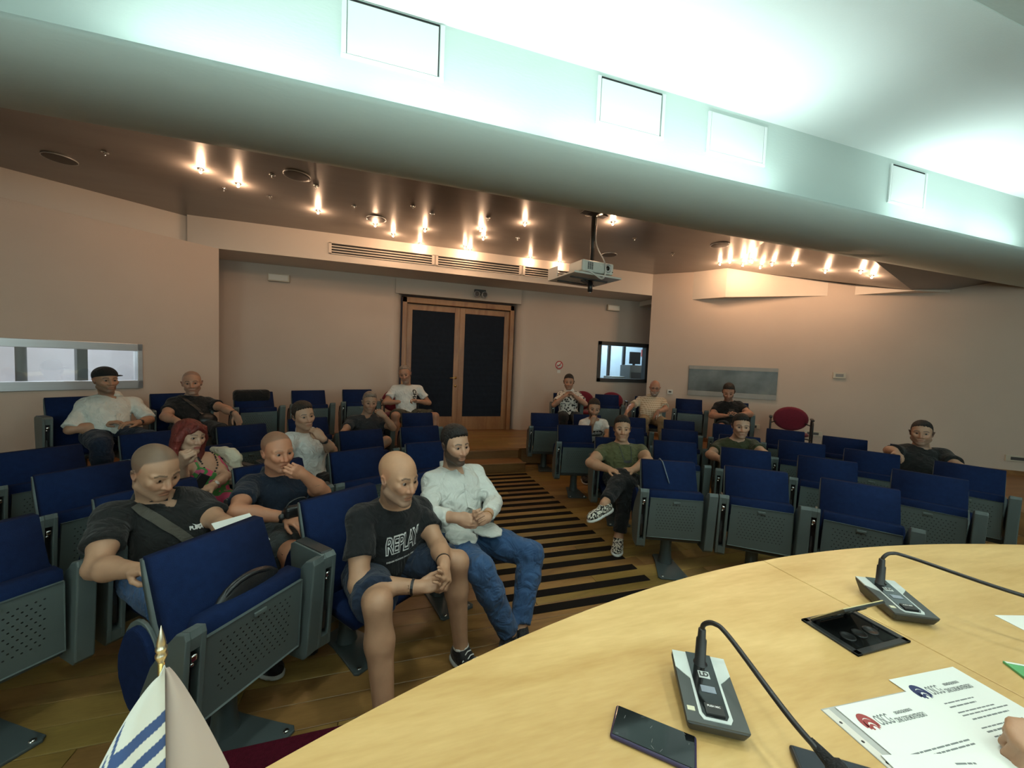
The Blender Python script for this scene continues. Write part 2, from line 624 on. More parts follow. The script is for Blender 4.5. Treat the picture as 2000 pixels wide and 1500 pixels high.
# access hatches in the lit face
hg = 'access hatches above the beam'
for (u0, u1, z0, z1, lab) in [(-0.33, 0.265, 3.565, 3.915, 'largest white access hatch at the left above the cove, open gap along its top'),
                              (1.53, 2.105, 3.548, 3.895, 'white access hatch second from the left above the cove, dark gap on top'),
                              (2.62, 3.23, 3.54, 3.87, 'white access hatch third from the left, painted shut without a dark gap'),
                              (5.03, 5.58, 3.50, 3.88, 'small far right white access hatch with a thin dark outline')]:
    t = empty('access_hatch', ((u0 + u1) / 2, 2.85, z0), 0, lab, 'hatch', hg)
    w, h = u1 - u0, z1 - z0
    gap = 0.0 if u0 == 2.62 else 0.014
    mb = MB()
    for (c, d) in [((0, -0.008, -0.012), (w + 0.07, 0.016, 0.026)), ((-w / 2 - 0.018, -0.008, h / 2), (0.03, 0.016, h)),
                   ((w / 2 + 0.018, -0.008, h / 2), (0.03, 0.016, h))]:
        mb.box(c, d, bev=0.004)
    mb.build('frame', M_white, t)
    MB().box((0, -0.002, h / 2 + 0.004), (w - 0.004, 0.004, h), ).build('dark_gap', M_seam, t)
    MB().box((-gap / 4, -0.007, h / 2 - gap / 2), (w - gap * 0.6 - 0.004, 0.012, h - gap * 1.4), bev=0.003).build('panel', M_white, t)

mb = MB()
mb.box((1.25, -2.4, 3.03), (9.0, 0.4, 0.04), bev=0.005)  # unseen shelf added to carry the rear fill lights
mb.box((1.25, -2.19, 3.09), (9.0, 0.03, 0.14), bev=0.005)
mb.box((1.25, -3.05, 3.03), (9.0, 1.1, 0.04))
structure(mb.build('added_cove_shelf', M_white), 'added light shelf along the wall behind the speakers, out of view')

# fluorescent tubes lying in the cove
M_tube = mat('tube_glow', (0.9, 0.95, 0.95), 0.4, var=0.0, emit=(0.75, 1.0, 0.95), estr=9.0)
for i, (a, b) in enumerate(COVE):
    t = empty('fluorescent_tube', ((a + b) / 2, 2.66, 3.135), 0, 'cool fluorescent tube lying in the cove behind the beam lip, %s from the left' % ['first', 'second', 'third', 'fourth', 'fifth', 'sixth'][i], 'lamp', 'cove tubes')
    L = b - a - 0.05
    MB().tube([(-L / 2, 0, 0.03), (L / 2, 0, 0.03)], 0.013, 8).build('glass_tube', M_tube, t)
    MB().box((0, 0, 0.0), (L, 0.04, 0.03)).build('batten', M_plw, t)

# ---------------------------------------------------------------- floor, planks, strips, steps, landing
fl = MB().box((1.8, 1.4, -0.10), (17, 10.4, 0.17)).build('floor', M_oak2)
structure(fl, 'oak plank floor of the hall')
pm = []
PL, PW = 1.5, 0.14
for k in range(3):
    b = MB()
    b.box((0, 0, -0.0075), (PL - 0.003, PW - 0.003, 0.015), bev=0.0015, seg=1)
    pm.append(b.mesh('plank', M_oak))
rr = random.Random(3)
nrow = 36
for r in range(nrow):
    v = 0.62 + r * PW
    x = -3.9 + (r * 0.53 % 1.5)
    while x < 6.6:
        o = bpy.data.objects.new('plank', pm[0])
        o.location = (x + PL / 2, v + PW / 2, 0)
        link(o, fl)
        x += PL
sm = MB().box((0, 0, 0.001), (1.29, 0.075, 0.003), bev=0.0008, seg=1).mesh('inlay_strip', M_strip)
for k in range(19):
    o = bpy.data.objects.new('inlay_strip', sm)
    o.location = (1.262, 5.18 - 0.163 * k, 0.0012)
    link(o, fl)

# landing: everything beyond radius 5.43 from the stage centre, with two steps cut in at the aisle
LZ = 0.25
inn = [polar(a, 5.43) for a in np.linspace(-74, -7.2, 26)] + [(0.62, 5.66), (1.92, 5.66)] + [polar(a, 5.43) for a in np.linspace(8, 74, 26)]
out_ = [(9.6, 2.6), (8.9, 4.2), (6.4, 7.6), (-3.2, 7.6), (-6.6, 4.2), (-6.6, 1.8)]
mb = MB()
mb.prism(inn + out_, 0.0, LZ)
structure(mb.build('landing', M_oak2), 'raised wooden landing for the back row')
st = empty('stair', (1.27, 5.3, 0))
structure(st, 'two shallow wooden steps at the end of the aisle')
MB().box((0, 0.18, 0.0625), (1.30, 0.36, 0.125), bev=0.004, seg=1).build('step', M_oak2, st)
MB().box((0, 0.005, 0.132), (1.32, 0.05, 0.014), bev=0.004).build('nosing', M_oak2, st)
MB().box((0, 0.365, 0.243), (1.32, 0.05, 0.022), bev=0.004).build('nosing', M_oak2, st)
# planks laid on the landing in view of the aisle
lb = MB().box((0, 0, 0.004), (1.597, 0.137, 0.008), bev=0.001, seg=1).mesh('plank', M_oak)
land = bpy.data.objects['landing']
for r in range(11):
    for c in range(2):
        o = bpy.data.objects.new('plank', lb)
        o.location = (0.35 + 1.6 * c + (r % 3) * 0.37, 5.78 + r * 0.14, LZ)
        link(o, land)

# speakers' dais
mb = MB()
mb.prism([(-0.78, -3.4), (6.0, -3.4), (6.0, 0.6), (3.4, 1.15), (2.6, 1.56), (-0.62, 1.56), (-0.78, 1.40)], 0.0, 0.15, bev=0.006)
structure(mb.build('dais_floor', M_carpet), 'burgundy carpeted dais under the curved desk')

# baseboards
mb = MB()
wall_pieces(mb, (LW0[0] + 0.012, LW0[1] - 0.012), (LW1[0] + 0.012, LW1[1] - 0.012), LZ, LZ + 0.07, 0.014)
structure(mb.build('baseboard_left', M_oak2))
mb = MB()
for a, b in zip(RW[1:], RW[2:]):
    wall_pieces(mb, (a[0] - 0.012, a[1] - 0.012), (b[0] - 0.012, b[1] - 0.012), LZ, LZ + 0.07, -0.014)
structure(mb.build('baseboard_right', M_oak2))

# ---------------------------------------------------------------- double door
d = empty('door_1', (1.235, 7.5, LZ))
structure(d, 'oak framed double door with dark padded panels')
mb = MB()
W, H = 2.15, 2.49
for s in (-1, 1):
    mb.box((s * (W / 2 - 0.04), -0.02, H / 2), (0.08, 0.16, H), bev=0.006)
mb.box((0, -0.02, H - 0.05), (W, 0.16, 0.10), bev=0.006)
mb.build('door_frame', M_doorwood, d)
lw = (W - 0.16) / 2
for s in (-1, 1):
    x0 = s * lw / 2
    leaf = empty('door_leaf', (x0, 0, 0))
    leaf.parent = d
    mb = MB()
    hh = H - 0.11
    for (c, dd) in [((-lw / 2 + 0.05, 0, hh / 2), (0.10, 0.05, hh)), ((lw / 2 - 0.05, 0, hh / 2), (0.10, 0.05, hh)),
                    ((0, 0, 0.13), (lw - 0.2, 0.05, 0.26)), ((0, 0, hh - 0.055), (lw - 0.2, 0.05, 0.11))]:
        mb.box(c, dd, bev=0.004)
    mb.build('leaf_frame', M_doorwood, leaf)
    # padded panel with buttoned dimples
    nx, nz_ = 40, 92
    pw, ph = lw - 0.2, hh - 0.37
    vs, fs = [], []
    for j in range(nz_ + 1):
        for i in range(nx + 1):
            x = -pw / 2 + pw * i / nx
            z = 0.26 + ph * j / nz_
            gx, gz = x / 0.105, z / 0.105
            best = min(math.hypot(gx - a - .5 * (b % 2), gz - b) for a in (math.floor(gx) - 1, math.floor(gx), math.floor(gx) + 1)
                       for b in (math.floor(gz), math.floor(gz) + 1))
            vs.append((x, -0.004 - 0.009 * min(1, best * 1.7), z))
    for j in range(nz_):
        for i in range(nx):
            a = j * (nx + 1) + i
            fs.append((a, a + 1, a + nx + 2, a + nx + 1))
    me = bpy.data.meshes.new('padded_panel')
    me.from_pydata(vs, [], fs)
    me.polygons.foreach_set('use_smooth', [True] * len(fs))
    me.materials.append(M_navy)
    link(bpy.data.objects.new('padded_panel', me), leaf)
    if s < 0:
        mb = MB()
        mb.lathe([(0.0, -0.012), (0.026, -0.012), (0.026, 0.0), (0, 0)], 14, Matrix.Translation((lw / 2 - 0.05, -0.03, 1.02)) @ Matrix.Rotation(PI / 2, 4, 'X'))
        mb.tube([(lw / 2 - 0.05, -0.03, 1.02), (lw / 2 - 0.05, -0.075, 1.02), (lw / 2 - 0.07, -0.08, 1.02), (lw / 2 - 0.17, -0.08, 1.015)], 0.011, 8)
        mb.lathe([(0.0, -0.012), (0.024, -0.012), (0.024, 0.0), (0, 0)], 14, Matrix.Translation((lw / 2 - 0.05, -0.03, 0.86)) @ Matrix.Rotation(PI / 2, 4, 'X'))
        mb.build('door_handle', M_brass, leaf)

# ---------------------------------------------------------------- booth window in the back wall, with the booth behind it
wn = empty('window_1', (4.84, VB, 1.28))
structure(wn, 'dark framed booth window in the back wall')
mb = MB()
for (c, dd) in [((0, 0.05, 0.04), (1.28, 0.14, 0.08)), ((0, 0.05, 0.83), (1.28, 0.14, 0.08)), ((-0.6, 0.05, 0.435), (0.08, 0.14, 0.87)), ((0.6, 0.05, 0.435), (0.08, 0.14, 0.87))]:
    mb.box(c, dd, bev=0.004)
mb.build('window_frame', M_dkgrey, wn)
MB().box((0, 0.06, 0.435), (1.12, 0.008, 0.71)).build('pane', M_glass, wn)
M_boothw = mat('booth_wall', (0.62, 0.72, 0.80), 0.7, var=0.05)
bk = empty('booth_room', (4.9, 9.0, 0))
structure(bk, 'bright room seen through the booth window')
mb = MB()
mb.box((0.6, 0.7, 1.5), (4.6, 0.1, 3.0))
mb.box((-1.6, -0.3, 1.5), (0.1, 1.9, 3.0))
mb.box((2.6, -0.3, 1.5), (0.1, 1.9, 3.0))
mb.box((0.6, -0.3, 2.95), (4.3, 1.9, 0.1))
mb.box((0.6, -0.3, 0.05), (4.3, 1.9, 0.1))
mb.build('booth_shell', M_boothw, bk)
mb = MB()
for x in (0.457, 0.90):
    mb.box((x, -0.2, 1.5), (0.07, 0.06, 2.9))
mb.build('mullion', M_dkgrey, bk)
light('booth_light', 'AREA', (5.6, 8.9, 2.85), 75, (0.75, 0.9, 1.0), (0, 0, 0), shape='RECTANGLE', size=1.6, size_y=0.5)
t = empty('monitor', (5.62, 8.05, 1.68), math.radians(8), 'black computer monitor on a grey cabinet behind the booth window', 'monitor')
MB().box((0, 0, 0.165), (0.33, 0.035, 0.29), bev=0.008).build('screen_housing', M_black, t)
MB().box((0, 0.03, 0.0), (0.06, 0.03, 0.06)).build('stand', M_black, t)
M_grey = mat('grey_cabinet', (0.22, 0.22, 0.21), 0.6)
t = empty('cabinet', (5.58, 8.05, 0.10), 0, 'grey equipment cabinet behind the booth window under the monitor', 'cabinet')
MB().box((0, 0, 0.785), (0.44, 0.42, 1.57), bev=0.006).build('body', M_grey, t)
MB().box((0, -0.213, 1.1), (0.36, 0.012, 0.6), bev=0.003).build('front_panel', M_dkgrey, t)
t = empty('desk', (4.7, 7.95, 0.10), 0, 'dark low desk with papers just behind the booth window', 'desk')
MB().box((0, 0, 1.22), (1.1, 0.5, 0.05), bev=0.004).build('top', M_dkgrey, t)
for x in (-0.5, 0.5):
    MB().box((x, 0, 0.6), (0.05, 0.45, 1.2)).build('side_panel', M_dkgrey, t)
tag(MB().box((4.95, 7.85, 1.37), (0.4, 0.28, 0.05), Matrix.Rotation(0.2, 3, 'Z'), bev=0.004).build('paper_stack', M_plw),
    'low stack of papers on the desk behind the booth window', 'papers')
tag(MB().box((7.0, 9.635, 2.05), (0.12, 0.02, 0.2)).build('wall_poster', mat('poster_red', (0.5, 0.06, 0.04), 0.7)),
    'small red and yellow notice on the wall inside the booth', 'notice')

# ---------------------------------------------------------------- long window in the left wall
ang = math.atan2(LW1[1] - LW0[1], LW1[0] - LW0[0])
cwx = LW0[0] + (LW1[0] - LW0[0]) * (LWL - 1.59) / LWL
cwy = LW0[1] + (LW1[1] - LW0[1]) * (LWL - 1.59) / LWL
M_silver = mat('silver_frame', (0.62, 0.64, 0.68), 0.32, metal=0.75, var=0.06, vscale=5, stretch=(0.2, 1, 4))
wn = empty('window_2', (cwx, cwy, 1.0925), ang)
structure(wn, 'long interior window with a brushed metal frame in the left wall')
mb = MB()
for (c, dd) in [((0, 0.03, 0.05), (1.52, 0.10, 0.10)), ((0, 0.03, 0.51), (1.52, 0.10, 0.09)), ((-0.745, 0.03, 0.28), (0.03, 0.10, 0.55)), ((0.735, 0.03, 0.28), (0.05, 0.10, 0.55))]:
    mb.box(c, dd, bev=0.004)
mb.build('window_frame', M_silver, wn)
MB().box((0, 0.06, 0.28), (1.5, 0.008, 0.38)).build('pane', M_glass, wn)
M_lit = mat('lit_booth', (0.75, 0.75, 0.78), 0.45, var=0.12, vscale=1.4)
bk = empty('booth_room', (cwx, cwy, 0), ang)
structure(bk, 'pale lit room behind the long left window')
mb = MB()
mb.box((-0.45, 1.35, 1.5), (3.9, 0.1, 2.6))
mb.box((1.42, 0.75, 1.5), (0.1, 1.2, 2.6))
mb.box((-2.4, 0.75, 1.5), (0.1, 1.2, 2.6))
mb.box((-0.45, 0.75, 2.75), (3.9, 1.2, 0.1))
mb.box((-0.45, 0.75, 0.85), (3.9, 1.2, 0.1))
mb.build('booth_shell', M_lit, bk)
M_pillar = mat('pillar_grey', (0.16, 0.18, 0.18), 0.5)
MB().box((0.33, 0.5, 1.6), (0.09, 0.12, 1.4)).build('pillar', M_pillar, bk)
MB().lathe([(0.045, 0.9), (0.045, 2.3)], 14, Matrix.Translation((-0.12, 0.6, 0))).build('pillar', M_pillar, bk)
MB().box((-0.44, 0.8, 1.3), (0.35, 0.3, 0.9)).build('dark_cupboard', M_doorwood, bk)
lo = light('booth_light', 'AREA', (cwx - 0.7, cwy + 0.75, 2.65), 36, (0.92, 0.95, 1.0), (0, 0, ang), shape='RECTANGLE', size=2.0, size_y=0.5)

# ---------------------------------------------------------------- glazed booth panel in the right wall
ar = math.atan2(3.57 - 5.97, 8.3 - 5.62)
rd = Vector((math.cos(ar), math.sin(ar), 0))
rn = Vector((-math.sin(ar) * -1, math.cos(ar) * -1, 0))


def right_at(u):
    t = (u - 5.62) / (8.3 - 5.62)
    return (u, 5.97 + (3.57 - 5.97) * t)


pu = right_at(6.02)
wn = empty('window_3', (pu[0], pu[1], 1.13), ar)
structure(wn, 'dim interpreters booth window in the right wall')
M_booth3 = mat('dim_booth', (0.085, 0.095, 0.09), 0.25, var=0.5, vscale=3.0, spec=0.35)
MB().box((0, -0.006, 0.285), (1.44, 0.02, 0.57), bev=0.003).build('pane', M_booth3, wn)
MB().box((0, -0.018, 0.535), (1.44, 0.012, 0.07), bev=0.003).build('blind', mat('blind_grey', (0.28, 0.29, 0.28), 0.6), wn)
MB().box((0, -0.018, 0.045), (1.44, 0.012, 0.09), bev=0.003).build('sill_band', mat('blind_grey', (0.28, 0.29, 0.28), 0.6), wn)

# ---------------------------------------------------------------- ventilation grilles on the bulkhead
gg = 'slot grilles along the bulkhead'
for i, (u0, u1, lab) in enumerate([(-0.97, 0.63, 'long slotted air grille on bulkhead, nearest the left wall'),
                                   (0.65, 2.15, 'long slotted air grille on bulkhead in the middle above the door'),
                                   (2.18, 3.75, 'slotted air grille on bulkhead partly behind the ceiling projector')]):
    w = u1 - u0
    t = empty('air_grille', ((u0 + u1) / 2, 6.6, 3.165), 0, lab, 'grille', gg)
    MB().box((0, 0.0, 0.085), (w - 0.03, 0.012, 0.16)).build('dark_back', M_seam, t)
    mb = MB()
    for (c, dd) in [((0, -0.01, 0.006), (w, 0.022, 0.014)), ((0, -0.01, 0.166), (w, 0.022, 0.014)),
                    ((-w / 2 + 0.02, -0.01, 0.086), (0.04, 0.022, 0.172)), ((w / 2 - 0.02, -0.01, 0.086), (0.04, 0.022, 0.172))]:
        mb.box(c, dd, bev=0.002, seg=1)
    mb.build('frame', M_fascia, t)
    for k in range(3):
        MB().box((0, -0.008, 0.046 + 0.04 * k), (w - 0.06, 0.018, 0.017), Matrix.Rotation(0.3, 3, 'X'), bev=0.002, seg=1).build('slat', M_fascia, t)

# ---------------------------------------------------------------- small wall fittings
M_exit = mat('sign_plastic', (0.50, 0.45, 0.36), 0.5, var=0.04)
for (u, z, w, lab) in [(-1.82, 2.79, 0.32, 'unlit emergency light box on the back wall left of the door'),
                       (4.5, 2.81, 0.30, 'unlit emergency light box on the back wall above the booth window')]:
    t = empty('emergency_light', (u, VB - 0.03, z), 0, lab, 'light', 'emergency light boxes')
    MB().box((0, 0, 0.06), (w, 0.06, 0.125), bev=0.008).build('housing', M_exit, t)
    MB().box((0, -0.032, 0.06), (w - 0.04, 0.006, 0.09), bev=0.002).build('diffuser', M_plw, t)
t = empty('emergency_spotlight', (1.58, 7.33, 2.84), 0, 'small twin head emergency spotlight on the wall above the double door', 'light')
MB().box((0, 0, 0.09), (0.22, 0.06, 0.10), bev=0.006).build('housing', M_dkgrey, t)
for s in (-1, 1):
    h = MB().lathe([(0.0, -0.05), (0.05, -0.05), (0.06, 0.0), (0.058, 0.025), (0.0, 0.02)], 16,
                   Matrix.Translation((s * 0.075, -0.07, 0.04)) @ Matrix.Rotation(PI / 2, 4, 'X')).build('lamp_head', M_alu, t)
    MB().lathe([(0.045, 0.026), (0.0, 0.03)], 14, Matrix.Translation((s * 0.075, -0.07, 0.04)) @ Matrix.Rotation(PI / 2, 4, 'X')).build('lens', M_black, h)
# no smoking sign
M_red = mat('sign_red', (0.45, 0.02, 0.03), 0.5)
t = empty('no_smoking_sign', (3.31, VB - 0.002, 1.5), 0, 'round red no smoking sign stuck on back wall beside booth window', 'sign')
RX = Matrix.Rotation(PI / 2, 4, 'X')
MB().lathe([(0.0, 0.0), (0.085, 0.0), (0.085, 0.004), (0.0, 0.004)], 24, Matrix.Translation((0, 0, 0.1)) @ RX).build('disc', M_plw, t)
mb = MB()
mb.lathe([(0.068, 0.004), (0.086, 0.004), (0.086, 0.007), (0.068, 0.007), (0.068, 0.004)], 28, Matrix.Translation((0, 0, 0.1)) @ RX)
mb.box((0, -0.0055, 0.1), (0.014, 0.003, 0.14), Matrix.Rotation(0.78, 3, 'Y'))
mb.build('red_ring', M_red, t)
mb = MB()
mb.box((-0.01, -0.005, 0.095), (0.075, 0.002, 0.014))
mb.box((0.025, -0.005, 0.118), (0.012, 0.002, 0.03), Matrix.Rotation(0.4, 3, 'Y'))
mb.build('cigarette_symbol', M_black, t)
MB().box((0, -0.002, -0.035), (0.07, 0.004, 0.06)).build('small_label', M_plw, t)


def wall_box(u, z, w, h, lab, mats, cat='socket', name='wall_socket', group=None):
    p = right_at(u)
    t = empty(name, (p[0], p[1], z), ar, lab, cat, group)
    MB().box((0, -0.012, 0), (w, 0.026, h), bev=0.003).build('plate', mats[0], t)
    MB().box((0, -0.025, 0), (w * 0.62, 0.008, h * 0.5), bev=0.002).build('insert', mats[1], t)
    return t


p = (5.25, 6.303)
t = empty('wall_socket', (p[0], p[1], 1.165), ar, 'white square wall socket left of the dim booth window', 'socket')
MB().box((0, -0.012, 0), (0.10, 0.024, 0.09), bev=0.004).build('plate', M_plw, t)
MB().box((0, -0.024, 0), (0.05, 0.006, 0.03), bev=0.002).build('insert', M_dkgrey, t)
wall_box(7.2, 1.62, 0.17, 0.10, 'small beige control panel high on the right wall', (M_exit, M_grey), 'control panel', 'control_panel')
gs = 'low socket strips on the right wall'
wall_box(6.30, 0.63, 0.26, 0.085, 'low beige socket strip on right wall behind the man holding a phone', (M_exit, M_dkgrey), group=gs)
wall_box(6.98, 0.60, 0.26, 0.085, 'low beige socket strip on right wall just right of the red chair', (M_exit, M_dkgrey), group=gs)
p2 = (8.85, 3.115)
t = empty('wall_socket', (p2[0], p2[1], 0.50), math.atan2(2.0 - 3.57, 10.2 - 8.3), 'low socket strip on the far right wall beyond the last blue chair', 'socket', gs)
MB().box((0, -0.012, 0), (0.30, 0.026, 0.09), bev=0.003).build('plate', M_exit, t)
MB().box((0, -0.025, 0), (0.2, 0.008, 0.045), bev=0.002).build('insert', M_dkgrey, t)

# ---------------------------------------------------------------- ceiling lamps
M_bulb = mat('halogen_glow', (1, 0.9, 0.8), 0.3, var=0, emit=(1.0, 0.62, 0.34), estr=260.0)
ring = MB().lathe([(0.024, 0.0), (0.030, -0.002), (0.030, -0.008), (0.022, -0.010), (0.020, 0.0)], 14).mesh('lamp_ring', M_chrome)
stem = MB().lathe([(0.008, 0.0), (0.008, -0.022), (0.0, -0.024)], 8).mesh('lamp_holder', M_chrome)
bulb = MB().ball((0, 0, -0.032), 0.0125, 10).mesh('bulb', M_bulb)
dead = MB().ball((0, 0, -0.030), 0.009, 8).mesh('bulb', M_chrome)


def hall_lamp(u, v, z, k, lab):
    t = empty('ceiling_lamp', (u, v, z), 0, lab, 'lamp', 'small halogen lamps in the glossy ceiling' if k else 'unlit ceiling lamps')
    for nm, me in (('lamp_ring', ring), ('lamp_holder', stem), ('bulb', bulb if k else dead)):
        link(bpy.data.objects.new(nm, me), t)
    if k:
        light('halogen_light', 'POINT', (u, v, z - 0.06), SPOT_W * k, WARM, shadow_soft_size=0.02)
    return t


nth = ['first', 'second', 'third', 'fourth', 'fifth', 'sixth', 'seventh', 'eighth', 'ninth', 'tenth', 'eleventh', 'twelfth', 'thirteenth', 'fourteenth', 'fifteenth']
orderL = sorted(range(15), key=lambda i: LAMPS[i][0] / LAMPS[i][1])
orderR = sorted(range(15, 26), key=lambda i: LAMPS[i][0] / LAMPS[i][1])
for q, i in enumerate(orderL):
    hall_lamp(*LAMPS[i], 'glowing halogen lamp in the glossy ceiling, %s from the left' % nth[q])
for q, i in enumerate(orderR):
    hall_lamp(*LAMPS[i], 'glowing halogen lamp in the right hand cluster, %s from its left end' % nth[q])
UNLIT = []
for (u, v) in [(-2.7, 4.86), (-1.9, 5.36), (-1.45, 5.4), (-1.25, 4.75), (-0.85, 4.85), (-0.5, 5.3), (0.2, 5.0), (0.45, 5.15), (1.15, 5.0), (1.75, 5.6), (3.3, 4.9), (4.3, 5.3)]:
    UNLIT.append((u, v))
for q, (u, v) in enumerate(sorted(UNLIT, key=lambda t: t[0] / t[1])):
    hall_lamp(u, v, 3.48, 0, 'small unlit chrome lamp in the glossy ceiling, %s from the left' % nth[q])
ringm = MB().lathe([(0.115, 0.0), (0.125, -0.004), (0.125, -0.012), (0.105, -0.014), (0.0, -0.010), (0, 0)], 28)
rme = ringm.mesh('speaker_grille', mat('grille_brown', (0.09, 0.078, 0.07), 0.5, metal=.2))
rim = MB().lathe([(0.124, 0.0), (0.130, -0.002), (0.129, -0.013), (0.124, -0.013), (0.124, 0)], 28).mesh('rim', M_alu)
for (u, v, lab) in [(-0.25, 5.657, 'round ceiling loudspeaker beside the fourth glowing lamp'), (3.42, 5.78, 'round ceiling loudspeaker right of the projector pole'),
                    (-3.25, 5.2, 'round ceiling loudspeaker far left in the glossy ceiling'), (-1.0, 4.66, 'round ceiling loudspeaker between second and third glowing lamps'),
                    (4.6, 4.65, 'round ceiling loudspeaker left of the right hand lamp cluster')]:
    t = empty('ceiling_loudspeaker', (u, v, 3.48), 0, lab, 'loudspeaker', 'flush ceiling loudspeakers')
    link(bpy.data.objects.new('speaker_grille', rme), t)
    link(bpy.data.objects.new('rim', rim), t)

# unseen cool lamps added in the soffit to brighten desk and front row
hous = MB().lathe([(0.06, 0.0), (0.075, -0.004), (0.075, -0.012), (0.06, -0.012), (0.055, 0.0)], 20).mesh('rim', M_alu)
M_dl = mat('fill_lamp_glow', (1, 1, 1), 0.3, var=0, emit=(0.85, 1.0, 0.95), estr=14.0)
lens = MB().lathe([(0.056, -0.004), (0.0, -0.004)], 20).mesh('lens', M_dl)
for (u, v, w_) in [(-0.6, 0.9, 'front left'), (0.9, 0.9, 'front middle'), (2.4, 0.9, 'front right'), (0.2, -0.6, 'rear left'), (1.9, -0.6, 'rear right')]:
    t = empty('fill_lamp', (u, v, 3.72), 0, 'added cool white fill lamp in the soffit over the desk, %s' % w_, 'lamp', 'added soffit fill lamps')
    link(bpy.data.objects.new('rim', hous), t)
    link(bpy.data.objects.new('lens', lens), t)
    light('fill_lamp_beam', 'SPOT', (u, v, 3.70), DOWN_W, (0.92, 1.0, 0.88), (0, 0, 0), spot_size=math.radians(105), spot_blend=0.8, shadow_soft_size=0.12)
# ================================================================ chairs
M_blue = mat('blue_wool', (0.0070, 0.0165, 0.058), 0.95, var=0.12, vscale=40, bump=0.35, bscale=420, spec=0.12)
M_shell = mat('grey_green_plastic', (0.085, 0.108, 0.105), 0.45, var=0.05, vscale=6, bump=0.12, bscale=500)
M_pad = mat('arm_pad_rubber', (0.022, 0.026, 0.026), 0.55, var=0.1, bump=0.2, bscale=200)
M_metal = mat('pedestal_paint', (0.06, 0.078, 0.08), 0.35, var=0.05)

# perforated seat pan: dots as fine relief
M_perf = bpy.data.materials.new('perforated_plastic')
M_perf.use_nodes = True
_nt = M_perf.node_tree
_p = _nt.nodes['Principled BSDF']
_tc = nod(_nt, 'ShaderNodeTexCoord')
_sp = nod(_nt, 'ShaderNodeSeparateXYZ')
_nt.links.new(_tc.outputs['Object'], _sp.inputs[0])


def _m(op, a, b=None, c=None):
    n = nod(_nt, 'ShaderNodeMath', operation=op)
    for i, v in enumerate((a, b, c)):
        if v is None:
            continue
        if isinstance(v, (int, float)):
            n.inputs[i].default_value = v
        else:
            _nt.links.new(v, n.inputs[i])
    return n.outputs[0]


_row = _m('MULTIPLY', _sp.outputs['Z'], 46.0)
_rowi = _m('FLOOR', _row)
_sh = _m('MULTIPLY', _m('MODULO', _rowi, 2.0), 0.5)
_cx = _m('SUBTRACT', _m('FRACT', _m('ADD', _m('MULTIPLY', _sp.outputs['X'], 42.0), _sh)), 0.5)
_cz = _m('SUBTRACT', _m('FRACT', _row), 0.5)
_d = _m('SQRT', _m('ADD', _m('MULTIPLY', _cx, _cx), _m('MULTIPLY', _cz, _cz)))
_dot = _m('LESS_THAN', _d, 0.165)
_in = _m('MULTIPLY', _m('LESS_THAN', _m('ABSOLUTE', _sp.outputs['X']), 0.15),
         _m('LESS_THAN', _m('ABSOLUTE', _m('SUBTRACT', _sp.outputs['Z'], 0.455)), 0.115))
_dot = _m('MULTIPLY', _dot, _in)
_mx = nod(_nt, 'ShaderNodeMixRGB')
_mx.inputs[1].default_value = (0.085, 0.108, 0.105, 1)
_mx.inputs[2].default_value = (0.008, 0.010, 0.010, 1)
_nt.links.new(_dot, _mx.inputs[0])
_nt.links.new(_mx.outputs[0], _p.inputs['Base Color'])
_p.inputs['Roughness'].default_value = 0.45
_bp = nod(_nt, 'ShaderNodeBump')
_bp.inputs['Strength'].default_value = 0.5
_bp.inputs['Distance'].default_value = 0.004
_bp.invert = True
_nt.links.new(_dot, _bp.inputs['Height'])
_nt.links.new(_bp.outputs[0], _p.inputs['Normal'])


def loft_box(mb, secs, bev=0.02, seg=3):
    """box lofted through sections (z, y_front, y_back, half width)"""
    rings = []
    for z, yf, yb, w in secs:
        rings.append([mb.bm.verts.new(p) for p in ((-w, yf, z), (w, yf, z), (w, yb, z), (-w, yb, z))])
    fs = [mb.bm.faces.new(rings[0][::-1]), mb.bm.faces.new(rings[-1])]
    for A, B in zip(rings, rings[1:]):
        for i in range(4):
            j = (i + 1) % 4
            fs.append(mb.bm.faces.new((A[i], A[j], B[j], B[i])))
    mb._mark(fs)
    if bev:
        sharp = [e for e in {e for f in fs for e in f.edges} if len(e.link_faces) == 2 and e.calc_face_angle(0) > 0.5]
        r = bmesh.ops.bevel(mb.bm, geom=sharp, offset=bev, segments=seg, profile=0.5, affect='EDGES')
        mb._mark(r['faces'])
    return mb


YX = Matrix(((0, 0, 1, 0), (1, 0, 0, 0), (0, 1, 0, 0), (0, 0, 0, 1)))   # (y,z) profile extruded along x
ARM = [(-0.245, 0.668), (-0.225, 0.685), (0.02, 0.672), (0.05, 0.655), (0.055, 0.60), (0.02, 0.36), (-0.03, 0.24), (-0.06, 0.205), (-0.185, 0.205), (-0.205, 0.225)]


ARMUP = [(-0.245, 0.660), (-0.238, 0.683), (-0.195, 0.672), (-0.15, 0.625), (-0.06, 0.52), (0.0, 0.40), (-0.01, 0.30), (-0.04, 0.225), (-0.07, 0.205), (-0.185, 0.205), (-0.205, 0.225)]


